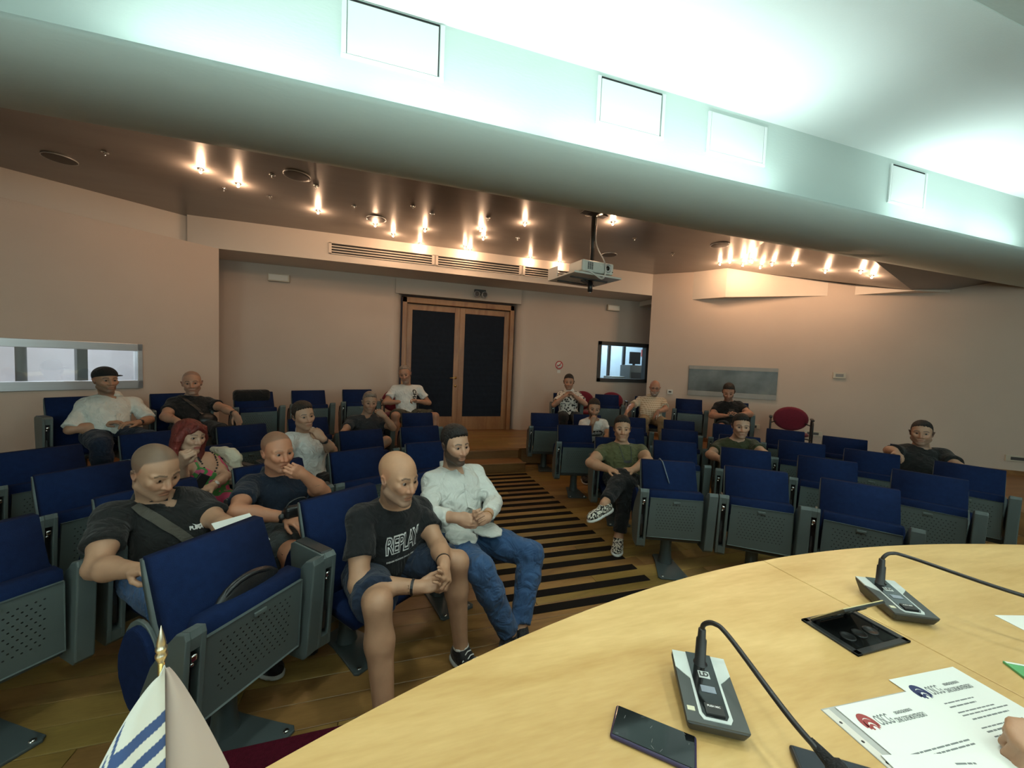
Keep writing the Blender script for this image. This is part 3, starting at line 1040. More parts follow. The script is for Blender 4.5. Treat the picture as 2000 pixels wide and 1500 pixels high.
def make_chair_meshes():
    P = {}
    P['backrest'] = loft_box(MB(), [(0.37, -0.115, -0.045, .205), (0.47, -0.085, 0.0, .208), (0.60, -0.04, 0.05, .211), (0.74, 0.02, 0.095, .211),
                                    (0.834, 0.062, 0.118, .212)], 0.022).mesh('backrest', M_blue, True)
    P['back_shell'] = loft_box(MB(), [(0.34, -0.055, -0.02, .208), (0.47, -0.012, 0.02, .216), (0.60, 0.04, 0.07, .218), (0.74, 0.085, 0.112, .218),
                                      (0.822, 0.110, 0.134, .214)], 0.01).mesh('back_shell', M_shell, True)
    # flipped-up seat: cushion with its front edge on top, plastic pan in front
    P['seat_up'] = loft_box(MB(), [(0.33, -0.165, -0.10, .19), (0.45, -0.175, -0.085, .198), (0.58, -0.188, -0.09, .200), (0.652, -0.192, -0.115, .196)], 0.026).mesh('seat', M_blue, True)
    mb = MB()
    f = [(-.205, -.178, .285), (.205, -.178, .285), (.197, -.205, .605), (-.197, -.205, .605)]
    b = [(-.205, -.150, .285), (.205, -.150, .285), (.197, -.172, .605), (-.197, -.172, .605)]
    vs = [mb.bm.verts.new(p) for p in f + b]
    ff = mb.bm.faces.new((vs[0], vs[1], vs[2], vs[3]))
    for q in ((7, 6, 5, 4), (0, 4, 5, 1), (1, 5, 6, 2), (2, 6, 7, 3), (3, 7, 4, 0)):
        mb.bm.faces.new([vs[i] for i in q])
    r = bmesh.ops.inset_region(mb.bm, faces=[ff], thickness=0.022, depth=0.0)
    r = bmesh.ops.inset_region(mb.bm, faces=[ff], thickness=0.004, depth=-0.007)
    P['pan_up'] = mb.mesh('seat_pan', M_perf)
    mb = MB()
    mb.box((0, -.2045, .578), (.052, .010, .018), bev=0.004)
    P['latch_up'] = mb.mesh('latch', M_shell)
    # folded-down seat
    P['seat_dn'] = loft_box(MB(), [(0.315, -0.34, 0.02, .185), (0.34, -0.375, 0.03, .19), (0.375, -0.375, 0.03, .19), (0.39, -0.35, 0.02, .186)], 0.02).mesh('seat', M_blue, True)
    P['pan_dn'] = loft_box(MB(), [(0.28, -0.28, -0.02, .16), (0.325, -0.355, 0.02, .187)], 0.012).mesh('seat_pan', M_shell, True)
    # armrests
    for key, poly in (('dn', ARM), ('up', ARMUP)):
        mb = MB()
        mb.prism(poly, -0.033, 0.033, YX, bev=0.006)
        P['plain_' + key] = mb.mesh('armrest', M_shell)
        # slotted arm: two cheeks joined above and below a dark recess
        mb = MB()
        mb.prism(poly, -0.033, -0.0145, YX, bev=0.004)
        mb.prism(poly, 0.0145, 0.033, YX, bev=0.004)
        mb.prism([poly[0], poly[1], (-0.195, 0.672), (-0.19, 0.615), (-0.238, 0.615)], -0.0155, 0.0155, YX)
        mb.prism([(-0.211, 0.275), (-0.205, 0.225), (-0.185, 0.205), (-0.06, 0.205), (-0.03, 0.275)], -0.0155, 0.0155, YX)
        mb.prism([(-0.155, 0.27), (-0.175, 0.62), (-0.16, 0.62), (-0.05, 0.45), (-0.04, 0.27)], -0.0155, 0.0155, YX)
        P['slot_' + key] = mb.mesh('armrest', M_shell)
    mb = MB()
    mb.prism([(-0.176, 0.29), (-0.196, 0.61), (-0.19, 0.61), (-0.17, 0.29)], -0.014, 0.014, YX)
    mb.prism([(-0.205, 0.31), (-0.215, 0.40), (-0.20, 0.47), (-0.18, 0.40), (-0.18, 0.31)], -0.012, 0.004, YX, bev=0.003)
    P['tablet'] = mb.mesh('folded_tablet', M_black)
    mb = MB()
    mb.box((0, -0.222, 0.583), (0.022, 0.03, 0.026), bev=0.007)
    mb.box((-0.006, -0.222, 0.562), (0.012, 0.024, 0.012), bev=0.004)
    P['knob'] = mb.mesh('hinge_knob', M_chrome, True)
    mb = MB()
    mb.prism([(-0.225, 0.684), (-0.215, 0.690), (0.015, 0.678), (0.02, 0.671)], -0.027, 0.027, YX, bev=0.003)
    P['pad'] = mb.mesh('arm_pad', M_pad)
    # base
    mb = MB()
    mb.lathe([(0.058, 0.012), (0.052, 0.03), (0.044, 0.10), (0.042, 0.24), (0.05, 0.27)], 18)
    P['pedestal'] = mb.mesh('pedestal', M_metal)
    mb = MB()
    mb.box((0, -0.05, 0.255), (0.50, 0.10, 0.06), bev=0.012)
    P['beam'] = mb.mesh('seat_beam', M_metal)
    mb = MB()
    mb.prism([(-.105, -.27), (.105, -.27), (.12, -.25), (.075, .0), (.075, .10), (.06, .12), (-.06, .12), (-.075, .10), (-.075, .0), (-.12, -.25)], 0.0, 0.014, None, bev=0.004)
    P['plate'] = mb.mesh('base_plate', M_metal)
    mb = MB()
    for x in (-.085, .085):
        mb.lathe([(0.012, 0.013), (0.012, 0.019), (0.007, 0.022), (0, 0.022)], 8, Matrix.Translation((x, -.245, 0)))
    P['bolts'] = mb.mesh('bolts', M_chrome)
    mb = MB()
    pts = [(-0.03 + 0.10 * math.cos(a), 0.42 + 0.17 * math.sin(a)) for a in np.linspace(0, 2 * PI, 24, endpoint=False)]
    mb.prism(pts, -0.016, 0.016, YX, bev=0.008)
    P['side'] = mb.mesh('side_cushion', M_blue)
    mb = MB()
    pts = [(-0.025 + 0.112 * math.cos(a), 0.42 + 0.184 * math.sin(a)) for a in np.linspace(0, 2 * PI, 24, endpoint=False)]
    mb.prism(pts, -0.007, 0.007, YX, bev=0.003)
    P['sideback'] = mb.mesh('side_shell', M_shell)
    return P


CP = make_chair_meshes()


def chair_proto(down):
    t = empty('auditorium_chair')
    L = lambda n, k, p=t, loc=None: _lk(n, CP[k], p, loc)
    L('backrest', 'backrest')
    L('back_shell', 'back_shell')
    L('seat', 'seat_dn' if down else 'seat_up')
    pan = L('seat_pan', 'pan_dn' if down else 'pan_up')
    if not down:
        L('latch', 'latch_up', pan)
    kk = 'dn' if down else 'up'
    a = L('armrest', 'slot_' + kk, t, (-0.2525, 0, 0))
    if down:
        L('arm_pad', 'pad', a)
    L('folded_tablet', 'tablet', a)
    L('hinge_knob', 'knob', a)
    a = L('armrest', 'plain_' + kk, t, (0.2525, 0, 0))
    if down:
        L('arm_pad', 'pad', a)
    L('pedestal', 'pedestal')
    L('seat_beam', 'beam')
    pl = L('base_plate', 'plate')
    L('bolts', 'bolts', pl)
    for s in (-1, 1):
        L('side_cushion', 'side', t, (s * 0.236, 0.125, 0.0))
        L('side_shell', 'sideback', t, (s * 0.2235, 0.13, 0.0))
    return t


def _lk(n, me, p, loc):
    o = bpy.data.objects.new(n, me)
    link(o, p)
    if loc:
        o.location = loc
    return o


UPC, DNC = chair_proto(False), chair_proto(True)
used = set()


def chair(phi, R, lab, down=False, z=0.0, group='blue flip seat auditorium chairs', dz=0.0):
    pr = DNC if down else UPC
    x, y = polar(phi, R - 0.10)
    if pr.name in used:
        o = copy_tree(pr)
    else:
        o = pr
        used.add(pr.name)
    o.location = (x, y, z)
    o.rotation_euler = (0, 0, -math.radians(phi + dz))
    return tag(o, lab, 'chair', group)


R1, R2, R3, R4, R5 = 2.47, 3.36, 4.20, 5.26, 6.28
# --- front row
chair(-53.2, R1, 'folded blue auditorium chair in front row with a dark bag on its seat')
chair(-38.3, R1, 'blue auditorium chair under the bald man in the black lettered shirt', True)
chair(-23, R1, 'blue auditorium chair under the bearded man in white shirt and jeans', True)
chair(23.2, R1, 'folded blue auditorium chair with a strap over its back, beside the striped aisle')
chair(38.6, R1, 'folded blue auditorium chair second from the striped aisle in the right front row')
chair(53.4, R1, 'folded blue auditorium chair third from the striped aisle in the right front row')
# --- second row
chair(-60, R2 + .02, 'folded blue auditorium chair cut by the left picture edge, nearest row there', dz=9)
chair(-49, R2, 'blue auditorium chair under the man in black polo with a shoulder strap', True)
chair(-38, R2, 'blue auditorium chair under the man in navy polo holding his chin', True)
chair(-27, R2, 'folded blue auditorium chair right behind the bald man in the black shirt')
chair(-15.9, R2, 'folded blue auditorium chair right behind the bearded man in white')
chair(18.4, R2 + .05, 'blue auditorium chair under the olive shirted man with crossed legs', True)
chair(28.9, R2 + .05, 'folded blue auditorium chair in second row beside the olive shirted man')
chair(40, R2 - .03, 'folded blue auditorium chair directly in front of the man in dark green shirt')
chair(51.2, R2, 'folded blue auditorium chair in second row, two right of the dark green shirted man')
chair(62.3, R2 - .03, 'folded blue auditorium chair at the right end of the second row')
# --- third row
chair(-49, R3 - .1, 'folded blue auditorium chair behind the man with the shoulder strap, empty')
chair(-40, R3, 'blue auditorium chair under the red haired woman', True)
chair(-31, R3, 'blue auditorium chair under the man in white buttoned pullover', True)
chair(-21.8, R3, 'folded blue auditorium chair in front of the man in dark grey shirt')
chair(-13, R3, 'folded blue auditorium chair in third row left block at the aisle')
chair(13.9, R3, 'folded blue auditorium chair in third row right block at the aisle')
chair(23, R3, 'folded blue auditorium chair hidden behind the head of the olive shirted man')
chair(32, R3 + .08, 'folded blue auditorium chair in third row left of the dark green shirted man')
chair(41, R3 + .03, 'blue auditorium chair under the man in the dark green shirt', True)
chair(49.3, R3 + .06, 'folded blue auditorium chair in third row right of the dark green shirted man')
chair(57.2, R3, 'folded blue auditorium chair in third row just left of the heavy man in black')
chair(66.2, R3 - .02, 'folded blue auditorium chair at the right end of the third row, before the far wall')
chair(-57.8, R3 - .1, 'folded blue auditorium chair in third row at the left picture edge, mostly hidden')
# --- fourth row
chair(-56, R4 - .3, 'folded blue auditorium chair in fourth row at the left picture edge, near red chair')
chair(-48.5, R4 - .3, 'folded blue auditorium chair in fourth row in front of the man wearing a cap')
chair(-40.5, R4 - .1, 'folded blue auditorium chair in fourth row behind the red haired woman')
chair(-32.8, R4 - .18, 'folded blue auditorium chair in fourth row right of the red haired woman')
chair(-25, R4, 'folded blue auditorium chair behind the man in white buttoned pullover')
chair(-17.4, R4, 'blue auditorium chair under the man in the dark grey shirt', True)
chair(-9.8, R4 + .05, 'folded blue auditorium chair in front of the man in white lettered shirt')
chair(11.4, R4 + .05, 'folded blue auditorium chair in fourth row right block at the aisle')
chair(18.7, R4 + .05, 'blue auditorium chair under the man in the white printed tee', True)
chair(26, R4, 'folded blue auditorium chair in fourth row in front of the old bearded man')
chair(33.6, R4, 'folded blue auditorium chair in fourth row in front of the empty back row seat')
chair(41, R4, 'folded blue auditorium chair in fourth row in front of the man with a phone')
chair(48.3, R4, 'folded blue auditorium chair in fourth row in front of the red visitor chair')
chair(55, R4 - .15, 'folded blue auditorium chair in fourth row two left of the heavy man in black')
chair(62, R4 - .2, 'blue auditorium chair under the heavy man in the black shirt', True)
# --- back row on the landing
chair(-43, R5, 'blue auditorium chair under the man wearing a black cap', True, LZ)
chair(-36, R5, 'blue auditorium chair under the man in black shirt with a crossbody bag', True, LZ)
chair(-28.9, R5 - .1, 'folded blue auditorium chair on landing with a dark jacket over its back', False, LZ)
chair(-22.6, R5, 'folded blue auditorium chair on landing, second to the right of the crossbody bag man', False, LZ)
chair(-16.2, R5 + .1, 'folded blue auditorium chair on landing, third to the right of the crossbody bag man', False, LZ)
chair(16.5, R5 + .05, 'blue auditorium chair under the man in the palm print shirt', True, LZ)
chair(23.6, R5 + .2, 'folded blue auditorium chair on landing right of the palm print shirt', False, LZ)
chair(30, R5 + .2, 'blue auditorium chair under the old bearded man', True, LZ)
chair(36.3, R5 + .22, 'folded blue auditorium chair on landing between old bearded man and phone user', False, LZ)
chair(42.5, R5 + .15, 'blue auditorium chair under the man looking at his phone', True, LZ)

# ---------------------------------------------------------------- red visitor chairs
M_redf = mat('red_fabric', (0.17, 0.008, 0.025), 0.9, var=0.12, vscale=50, bump=0.3, bscale=400, sheen=0.2)


def red_chair():
    t = empty('visitor_chair')
    mb = MB()
    n = 28
    for ring_, y in ((0, 0.0),):
        pass
    prof = [(0.0, -0.03), (0.18, -0.03), (0.225, -0.018), (0.235, 0.0), (0.225, 0.02), (0.18, 0.03), (0.0, 0.034)]
    mb.lathe(prof, n, Matrix.Translation((0, 0.20, 0.64)) @ Matrix.Rotation(math.radians(98), 4, 'X') @ Matrix.Diagonal((1, 0.84, 1, 1)))
    mb.build('backrest', M_redf, t)
    mb = MB()
    mb.lathe([(0.0, 0.40), (0.20, 0.40), (0.235, 0.415), (0.24, 0.435), (0.22, 0.455), (0.0, 0.462)], n, Matrix.Translation((0, -0.04, 0)))
    mb.build('seat', M_redf, t)
    for s in (-1, 1):
        mb = MB()
        mb.tube(bez([(s * .26, .18, 0.01), (s * .262, .14, .34), (s * .262, .10, .60), (s * .262, .02, .655), (s * .262, -.16, .65), (s * .262, -.24, .60), (s * .262, -.25, .40), (s * .26, -.27, .01)], 6), 0.012, 8)
        fr = mb.build('frame', M_black, t)
        mb = MB()
        mb.box((s * .262, -.06, .672), (.045, .24, .026), bev=0.010)
        mb.build('armrest', M_black, fr)
        MB().tube([(s * .262, .11, .56), (s * .19, .19, .58)], 0.010, 6).build('bracket', M_black, t)
        MB().tube([(s * .262, -.25, .385), (s * .1, -.1, .39)], 0.010, 6).build('bracket', M_black, t)
    return t


rg = 'round backed red visitor chairs'
rc0 = red_chair()
first_red = [rc0]


def red(x, y, phi, lab, z=LZ):
    o = first_red.pop() if first_red else copy_tree(rc0)
    o.location = (x, y, z)
    o.rotation_euler = (0, 0, -math.radians(phi))
    return tag(o, lab, 'chair', rg)


x, y = polar(49.6, 6.22)
red(x, y, 52, 'round backed red visitor chair standing empty before the right wall')
x, y = polar(-54.5, 5.75)
red(x, y, -58, 'red visitor chair cut by the left picture edge, only arm and seat showing')
red(3.72, 6.98, 20, 'red visitor chair whose back shows beside the palm print shirt')
red(4.32, 6.86, 25, 'red visitor chair showing right of a folded blue back, under the booth window')
x, y = polar(-10.5, 6.30)
red(x, y, -10, 'red visitor chair under the man in white lettered shirt')
# ================================================================ people: one implicit surface per body, meshed with surface nets
F32 = np.float32


def nrm(v):
    v = np.asarray(v, float)
    return v / (np.linalg.norm(v) + 1e-12)


def cone(a, b, ra, rb, k=0.02, cut=None):
    return ('c', np.asarray(a, float), np.asarray(b, float), ra, rb, k, cut)


def ell(c, R, rad, k=0.03, neg=False):
    return ('n' if neg else 'e', np.asarray(c, float), np.asarray(R, float), np.asarray(rad, float), k)


def ncone(a, b, ra, rb, k=0.01):
    return ('nc', np.asarray(a, float), np.asarray(b, float), ra, rb, k)


def bounds(p):
    if p[0] in ('c', 'nc'):
        a, b = p[1], p[2]
        return np.minimum(a - p[3], b - p[4]), np.maximum(a + p[3], b + p[4])
    r = max(p[3])
    return p[1] - r, p[1] + r


def evalp(p, X, Y, Z):
    if p[0] in ('c', 'nc'):
        a, b, ra, rb = p[1], p[2], p[3], p[4]
        d = b - a
        L2 = float(d @ d) + 1e-9
        x, y, z = X - F32(a[0]), Y - F32(a[1]), Z - F32(a[2])
        t = np.clip((x * F32(d[0]) + y * F32(d[1]) + z * F32(d[2])) / F32(L2), 0, 1)
        D = np.sqrt((x - t * F32(d[0])) ** 2 + (y - t * F32(d[1])) ** 2 + (z - t * F32(d[2])) ** 2) - (F32(ra) + F32(rb - ra) * t)
        if p[0] == 'c' and p[6] is not None:
            cp, cn = p[6]
            D = np.maximum(D, (X - F32(cp[0])) * F32(cn[0]) + (Y - F32(cp[1])) * F32(cn[1]) + (Z - F32(cp[2])) * F32(cn[2]))
        return D
    c, R, rad = p[1], p[2], p[3]
    x, y, z = X - F32(c[0]), Y - F32(c[1]), Z - F32(c[2])
    q = [(x * F32(R[0][i]) + y * F32(R[1][i]) + z * F32(R[2][i])) for i in range(3)]
    k0 = np.sqrt(sum((q[i] / F32(rad[i])) ** 2 for i in range(3)))
    k1 = np.sqrt(sum((q[i] / F32(rad[i] ** 2)) ** 2 for i in range(3))) + F32(1e-6)
    return k0 * (k0 - 1) / k1


def field(prims, lo, hi, h, noise=None, post=None):
    lo = np.asarray(lo, float)
    n = np.maximum(3, np.ceil((np.asarray(hi) - lo) / h).astype(int) + 1)
    ax = [(lo[i] + h * np.arange(n[i])).astype(F32) for i in range(3)]
    D = np.full(tuple(n), 0.25, F32)
    for p in prims:
        pl, ph = bounds(p)
        pad = p[5] if p[0] in ('c', 'nc') else p[4]
        pad = pad + 2.5 * h + 0.012
        i0 = np.maximum(0, np.floor((pl - pad - lo) / h).astype(int))
        i1 = np.minimum(n, np.ceil((ph + pad - lo) / h).astype(int) + 1)
        if np.any(i1 <= i0):
            continue
        sl = tuple(slice(i0[i], i1[i]) for i in range(3))
        X, Y, Z = ax[0][sl[0]][:, None, None], ax[1][sl[1]][None, :, None], ax[2][sl[2]][None, None, :]
        d = evalp(p, X, Y, Z)
        k = p[5] if p[0] in ('c', 'nc') else p[4]
        S = D[sl]
        if p[0] in ('n', 'nc'):
            d = -d
            if k > 0:
                hh = np.maximum(k - np.abs(S - d), 0) / F32(k)
                D[sl] = np.maximum(S, d) + hh * hh * F32(k * .25)
            else:
                D[sl] = np.maximum(S, d)
        else:
            if k > 0:
                hh = np.maximum(k - np.abs(S - d), 0) / F32(k)
                D[sl] = np.minimum(S, d) - hh * hh * F32(k * .25)
            else:
                D[sl] = np.minimum(S, d)
    if noise or post:
        X, Y, Z = ax[0][:, None, None], ax[1][None, :, None], ax[2][None, None, :]
        if noise:
            amp, f, seed = noise
            s = seed * 1.7
            w = np.sin(f * (X * 1.0 + Z * 1.35) + s + 1.9 * np.sin(f * .45 * (Y - X) + s)) * np.sin(f * (Y * .9 - Z * .8) + 2 * s + 1.3 * np.sin(f * .6 * Z + X * f * .3))
            w = w + .5 * np.sin(f * 2.1 * (Z * .9 - X * .7) + 3 * s) * np.sin(f * 1.7 * (Y + Z * .4) + s)
            near = np.abs(D) < 4 * h
            D = np.where(near, D + F32(amp) * w.astype(F32), D)
        if post:
            D = post(D, X, Y, Z)
    return D, lo


_C = np.array([(i, j, k) for i in (0, 1) for j in (0, 1) for k in (0, 1)])
_E = [(a, b) for a in range(8) for b in range(a + 1, 8) if np.abs(_C[a] - _C[b]).sum() == 1]


def nets(D, lo, h):
    s = D < 0
    n = np.zeros(tuple(np.array(D.shape) - 1), np.int8)
    for c in _C:
        n += s[c[0]:D.shape[0] - 1 + c[0], c[1]:D.shape[1] - 1 + c[1], c[2]:D.shape[2] - 1 + c[2]]
    act = (n > 0) & (n < 8)
    ijk = np.argwhere(act)
    if len(ijk) == 0:
        return np.zeros((0, 3)), np.zeros((0, 4), int)
    V = np.stack([D[ijk[:, 0] + c[0], ijk[:, 1] + c[1], ijk[:, 2] + c[2]] for c in _C], 1)
    P = np.zeros((len(ijk), 3))
    cnt = np.zeros(len(ijk))
    for a, b in _E:
        va, vb = V[:, a], V[:, b]
        m = (va < 0) != (vb < 0)
        t = np.where(m, va / np.where(m, va - vb, 1), 0)
        P += m[:, None] * (_C[a] + (_C[b] - _C[a]) * t[:, None])
        cnt += m
    P = lo + h * (ijk + P / cnt[:, None])
    idx = np.full(act.shape, -1, np.int64)
    idx[act] = np.arange(len(ijk))
    quads = []
    for axis in range(3):
        o1, o2 = (axis + 1) % 3, (axis + 2) % 3
        A = np.take(s, range(0, s.shape[axis] - 1), axis)
        B = np.take(s, range(1, s.shape[axis]), axis)
        e = np.argwhere(A != B)
        e = e[(e[:, o1] > 0) & (e[:, o2] > 0) & (e[:, o1] < act.shape[o1]) & (e[:, o2] < act.shape[o2])]
        if len(e) == 0:
            continue
        u1, u2 = np.zeros(3, int), np.zeros(3, int)
        u1[o1] = 1
        u2[o2] = 1
        c = [e - u1 - u2, e - u2, e, e - u1]
        q = np.stack([idx[x[:, 0], x[:, 1], x[:, 2]] for x in c], 1)
        ins = s[e[:, 0], e[:, 1], e[:, 2]]
        q[~ins] = q[~ins][:, ::-1]
        quads.append(q)
    Q = np.concatenate(quads) if quads else np.zeros((0, 4), int)
    return P, Q[(Q >= 0).all(1)]


def to_mesh(name, P, Q, col=None, mats=()):
    me = bpy.data.meshes.new(name)
    me.vertices.add(len(P))
    me.vertices.foreach_set('co', np.asarray(P, F32).ravel())
    me.loops.add(len(Q) * 4)
    me.loops.foreach_set('vertex_index', np.asarray(Q, np.int32).ravel())
    me.polygons.add(len(Q))
    me.polygons.foreach_set('loop_start', np.arange(0, len(Q) * 4, 4, dtype=np.int32))
    me.polygons.foreach_set('use_smooth', np.ones(len(Q), bool))
    me.update(calc_edges=True)
    if col is not None:
        at = me.attributes.new('Col', 'FLOAT_COLOR', 'POINT')
        c = np.ones((len(P), 4), F32)
        c[:, :3] = col
        at.data.foreach_set('color', c.ravel())
    for m in mats:
        me.materials.append(m)
    return me


def mesh_prims(prims, h, noise=None, post=None, boxes=()):
    """mesh the field at pitch h, replacing what lies in each finer box (lo,hi,h2)"""
    lo = np.min([bounds(p)[0] for p in prims if p[0] not in ('n', 'nc')], 0) - 3 * h
    hi = np.max([bounds(p)[1] for p in prims if p[0] not in ('n', 'nc')], 0) + 3 * h
    D, o = field(prims, lo, hi, h, noise, post)
    P, Q = nets(D, o, h)
    Ps, Qs = [], []
    c = P[Q].mean(1) if len(Q) else np.zeros((0, 3))
    keep = np.ones(len(Q), bool)
    off = 0
    for bl, bh, h2 in boxes:
        keep &= ~((c > np.asarray(bl) + .35 * h).all(1) & (c < np.asarray(bh) - .35 * h).all(1))
    Ps.append(P)
    Qs.append(Q[keep])
    off = len(P)
    for i, (bl, bh, h2) in enumerate(boxes):
        D, o = field(prims, bl, bh, h2, noise, post)
        p2, q2 = nets(D, o, h2)
        if len(q2) and i:
            c2 = p2[q2].mean(1)
            k2 = np.ones(len(q2), bool)
            for (al, ah, _) in boxes[:i]:
                k2 &= ~((c2 > np.asarray(al) + h2).all(1) & (c2 < np.asarray(ah) - h2).all(1))
            q2 = q2[k2]
        Ps.append(p2)
        Qs.append(q2 + off)
        off += len(p2)
    P, Q = np.concatenate(Ps), np.concatenate(Qs)
    used_ = np.unique(Q)
    mp = np.full(len(P), -1)
    mp[used_] = np.arange(len(used_))
    return P[used_], mp[Q]


# ---------------------------------------------------------------- skin and cloth materials
def vcol_mat(name, rough=0.5, sub=0.0, bump=0.05, bscale=300, spec=0.4):
    m = bpy.data.materials.new(name)
    m.use_nodes = True
    nt = m.node_tree
    p = nt.nodes['Principled BSDF']
    at = nod(nt, 'ShaderNodeAttribute')
    at.attribute_name = 'Col'
    nz = nod(nt, 'ShaderNodeTexNoise')
    nz.inputs['Scale'].default_value = 26
    nz.inputs['Detail'].default_value = 4
    tc = nod(nt, 'ShaderNodeTexCoord')
    nt.links.new(tc.outputs['Object'], nz.inputs['Vector'])
    mr = nod(nt, 'ShaderNodeMapRange')
    mr.inputs['To Min'].default_value = 0.86
    mr.inputs['To Max'].default_value = 1.14
    nt.links.new(nz.outputs['Fac'], mr.inputs['Value'])
    mx = nod(nt, 'ShaderNodeVectorMath', operation='SCALE')
    nt.links.new(at.outputs['Color'], mx.inputs[0])
    nt.links.new(mr.outputs[0], mx.inputs['Scale'])
    nt.links.new(mx.outputs[0], p.inputs['Base Color'])
    p.inputs['Roughness'].default_value = rough
    p.inputs['Specular IOR Level'].default_value = spec
    if bump:
        nb = nod(nt, 'ShaderNodeTexNoise')
        nb.inputs['Scale'].default_value = bscale
        nt.links.new(tc.outputs['Object'], nb.inputs['Vector'])
        bp = nod(nt, 'ShaderNodeBump')
        bp.inputs['Strength'].default_value = bump
        bp.inputs['Distance'].default_value = 0.004
        nt.links.new(nb.outputs['Fac'], bp.inputs['Height'])
        nt.links.new(bp.outputs[0], p.inputs['Normal'])
    return m


M_skin = vcol_mat('skin', 0.48, bump=0.12, bscale=420)
M_eye = vcol_mat('eye_gloss', 0.12, bump=0)


def cloth(name, col, rough=0.88, var=0.07, bscale=600, bump=0.25, sheen=0.1):
    return mat(name, col, rough, var=var, vscale=9, bump=bump, bscale=bscale, spec=0.2, sheen=sheen, wrinkle=0.55)


def spots_mat(name, base, spot, scale, thr, second=None, thr2=0.6):
    """printed fabric: blotches of one or two colours on a ground"""
    m = bpy.data.materials.new(name)
    m.use_nodes = True
    nt = m.node_tree
    p = nt.nodes['Principled BSDF']
    tc = nod(nt, 'ShaderNodeTexCoord')
    vo = nod(nt, 'ShaderNodeTexNoise')
    vo.inputs['Scale'].default_value = scale
    vo.inputs['Detail'].default_value = 1.5
    nt.links.new(tc.outputs['Object'], vo.inputs['Vector'])
    rp = nod(nt, 'ShaderNodeValToRGB')
    rp.color_ramp.interpolation = 'CONSTANT'
    e = rp.color_ramp.elements
    e[0].color = (*base, 1)
    e[1].position = thr
    e[1].color = (*spot, 1)
    if second:
        n = e.new(thr2)
        n.color = (*second, 1)
    nt.links.new(vo.outputs['Fac'], rp.inputs['Fac'])
    nt.links.new(rp.outputs[0], p.inputs['Base Color'])
    p.inputs['Roughness'].default_value = 0.85
    MATS[name] = m
    return m


def check_mat(name, base, line, s):
    m = bpy.data.materials.new(name)
    m.use_nodes = True
    nt = m.node_tree
    p = nt.nodes['Principled BSDF']
    tc = nod(nt, 'ShaderNodeTexCoord')
    cols = []
    for ax_, sc, w in (('Z', s, 0.5), ('X', s * 1.1, 0.35)):
        wv = nod(nt, 'ShaderNodeTexWave', bands_direction=ax_, wave_profile='SIN')
        wv.inputs['Scale'].default_value = sc
        wv.inputs['Distortion'].default_value = 0.6
        nt.links.new(tc.outputs['Object'], wv.inputs['Vector'])
        cols.append((wv.outputs['Fac'], w))
    a = nod(nt, 'ShaderNodeMath', operation='MULTIPLY_ADD')
    nt.links.new(cols[0][0], a.inputs[0])
    a.inputs[1].default_value = cols[0][1]
    b = nod(nt, 'ShaderNodeMath', operation='MULTIPLY')
    nt.links.new(cols[1][0], b.inputs[0])
    b.inputs[1].default_value = cols[1][1]
    nt.links.new(b.outputs[0], a.inputs[2])
    rp = nod(nt, 'ShaderNodeValToRGB')
    rp.color_ramp.elements[0].color = (*base, 1)
    rp.color_ramp.elements[0].position = 0.35
    rp.color_ramp.elements[1].color = (*line, 1)
    rp.color_ramp.elements[1].position = 0.75
    nt.links.new(a.outputs[0], rp.inputs['Fac'])
    nt.links.new(rp.outputs[0], p.inputs['Base Color'])
    p.inputs['Roughness'].default_value = 0.85
    return m


# ---------------------------------------------------------------- head
def head_frame(pos, gaze):
    """axes (person's left, face forward, up) for a head looking `yaw` right of the camera"""
    yaw, pit, rol = [math.radians(a) for a in gaze]
    c = CAM - pos
    c[2] = 0
    c = nrm(c)
    rt = np.array([-c[1], c[0], 0.0])        # picture right as seen from the camera
    f = math.cos(yaw) * c + math.sin(yaw) * rt
    f = nrm(np.array([f[0] * math.cos(pit), f[1] * math.cos(pit), -math.sin(pit)]))
    l = nrm(np.cross(np.array([0, 0, 1.0]), f))       # person's left
    u = np.cross(f, l)
    l2 = l * math.cos(rol) + u * math.sin(rol)
    u2 = -l * math.sin(rol) + u * math.cos(rol)
    return np.stack([l2, f, u2], 1)


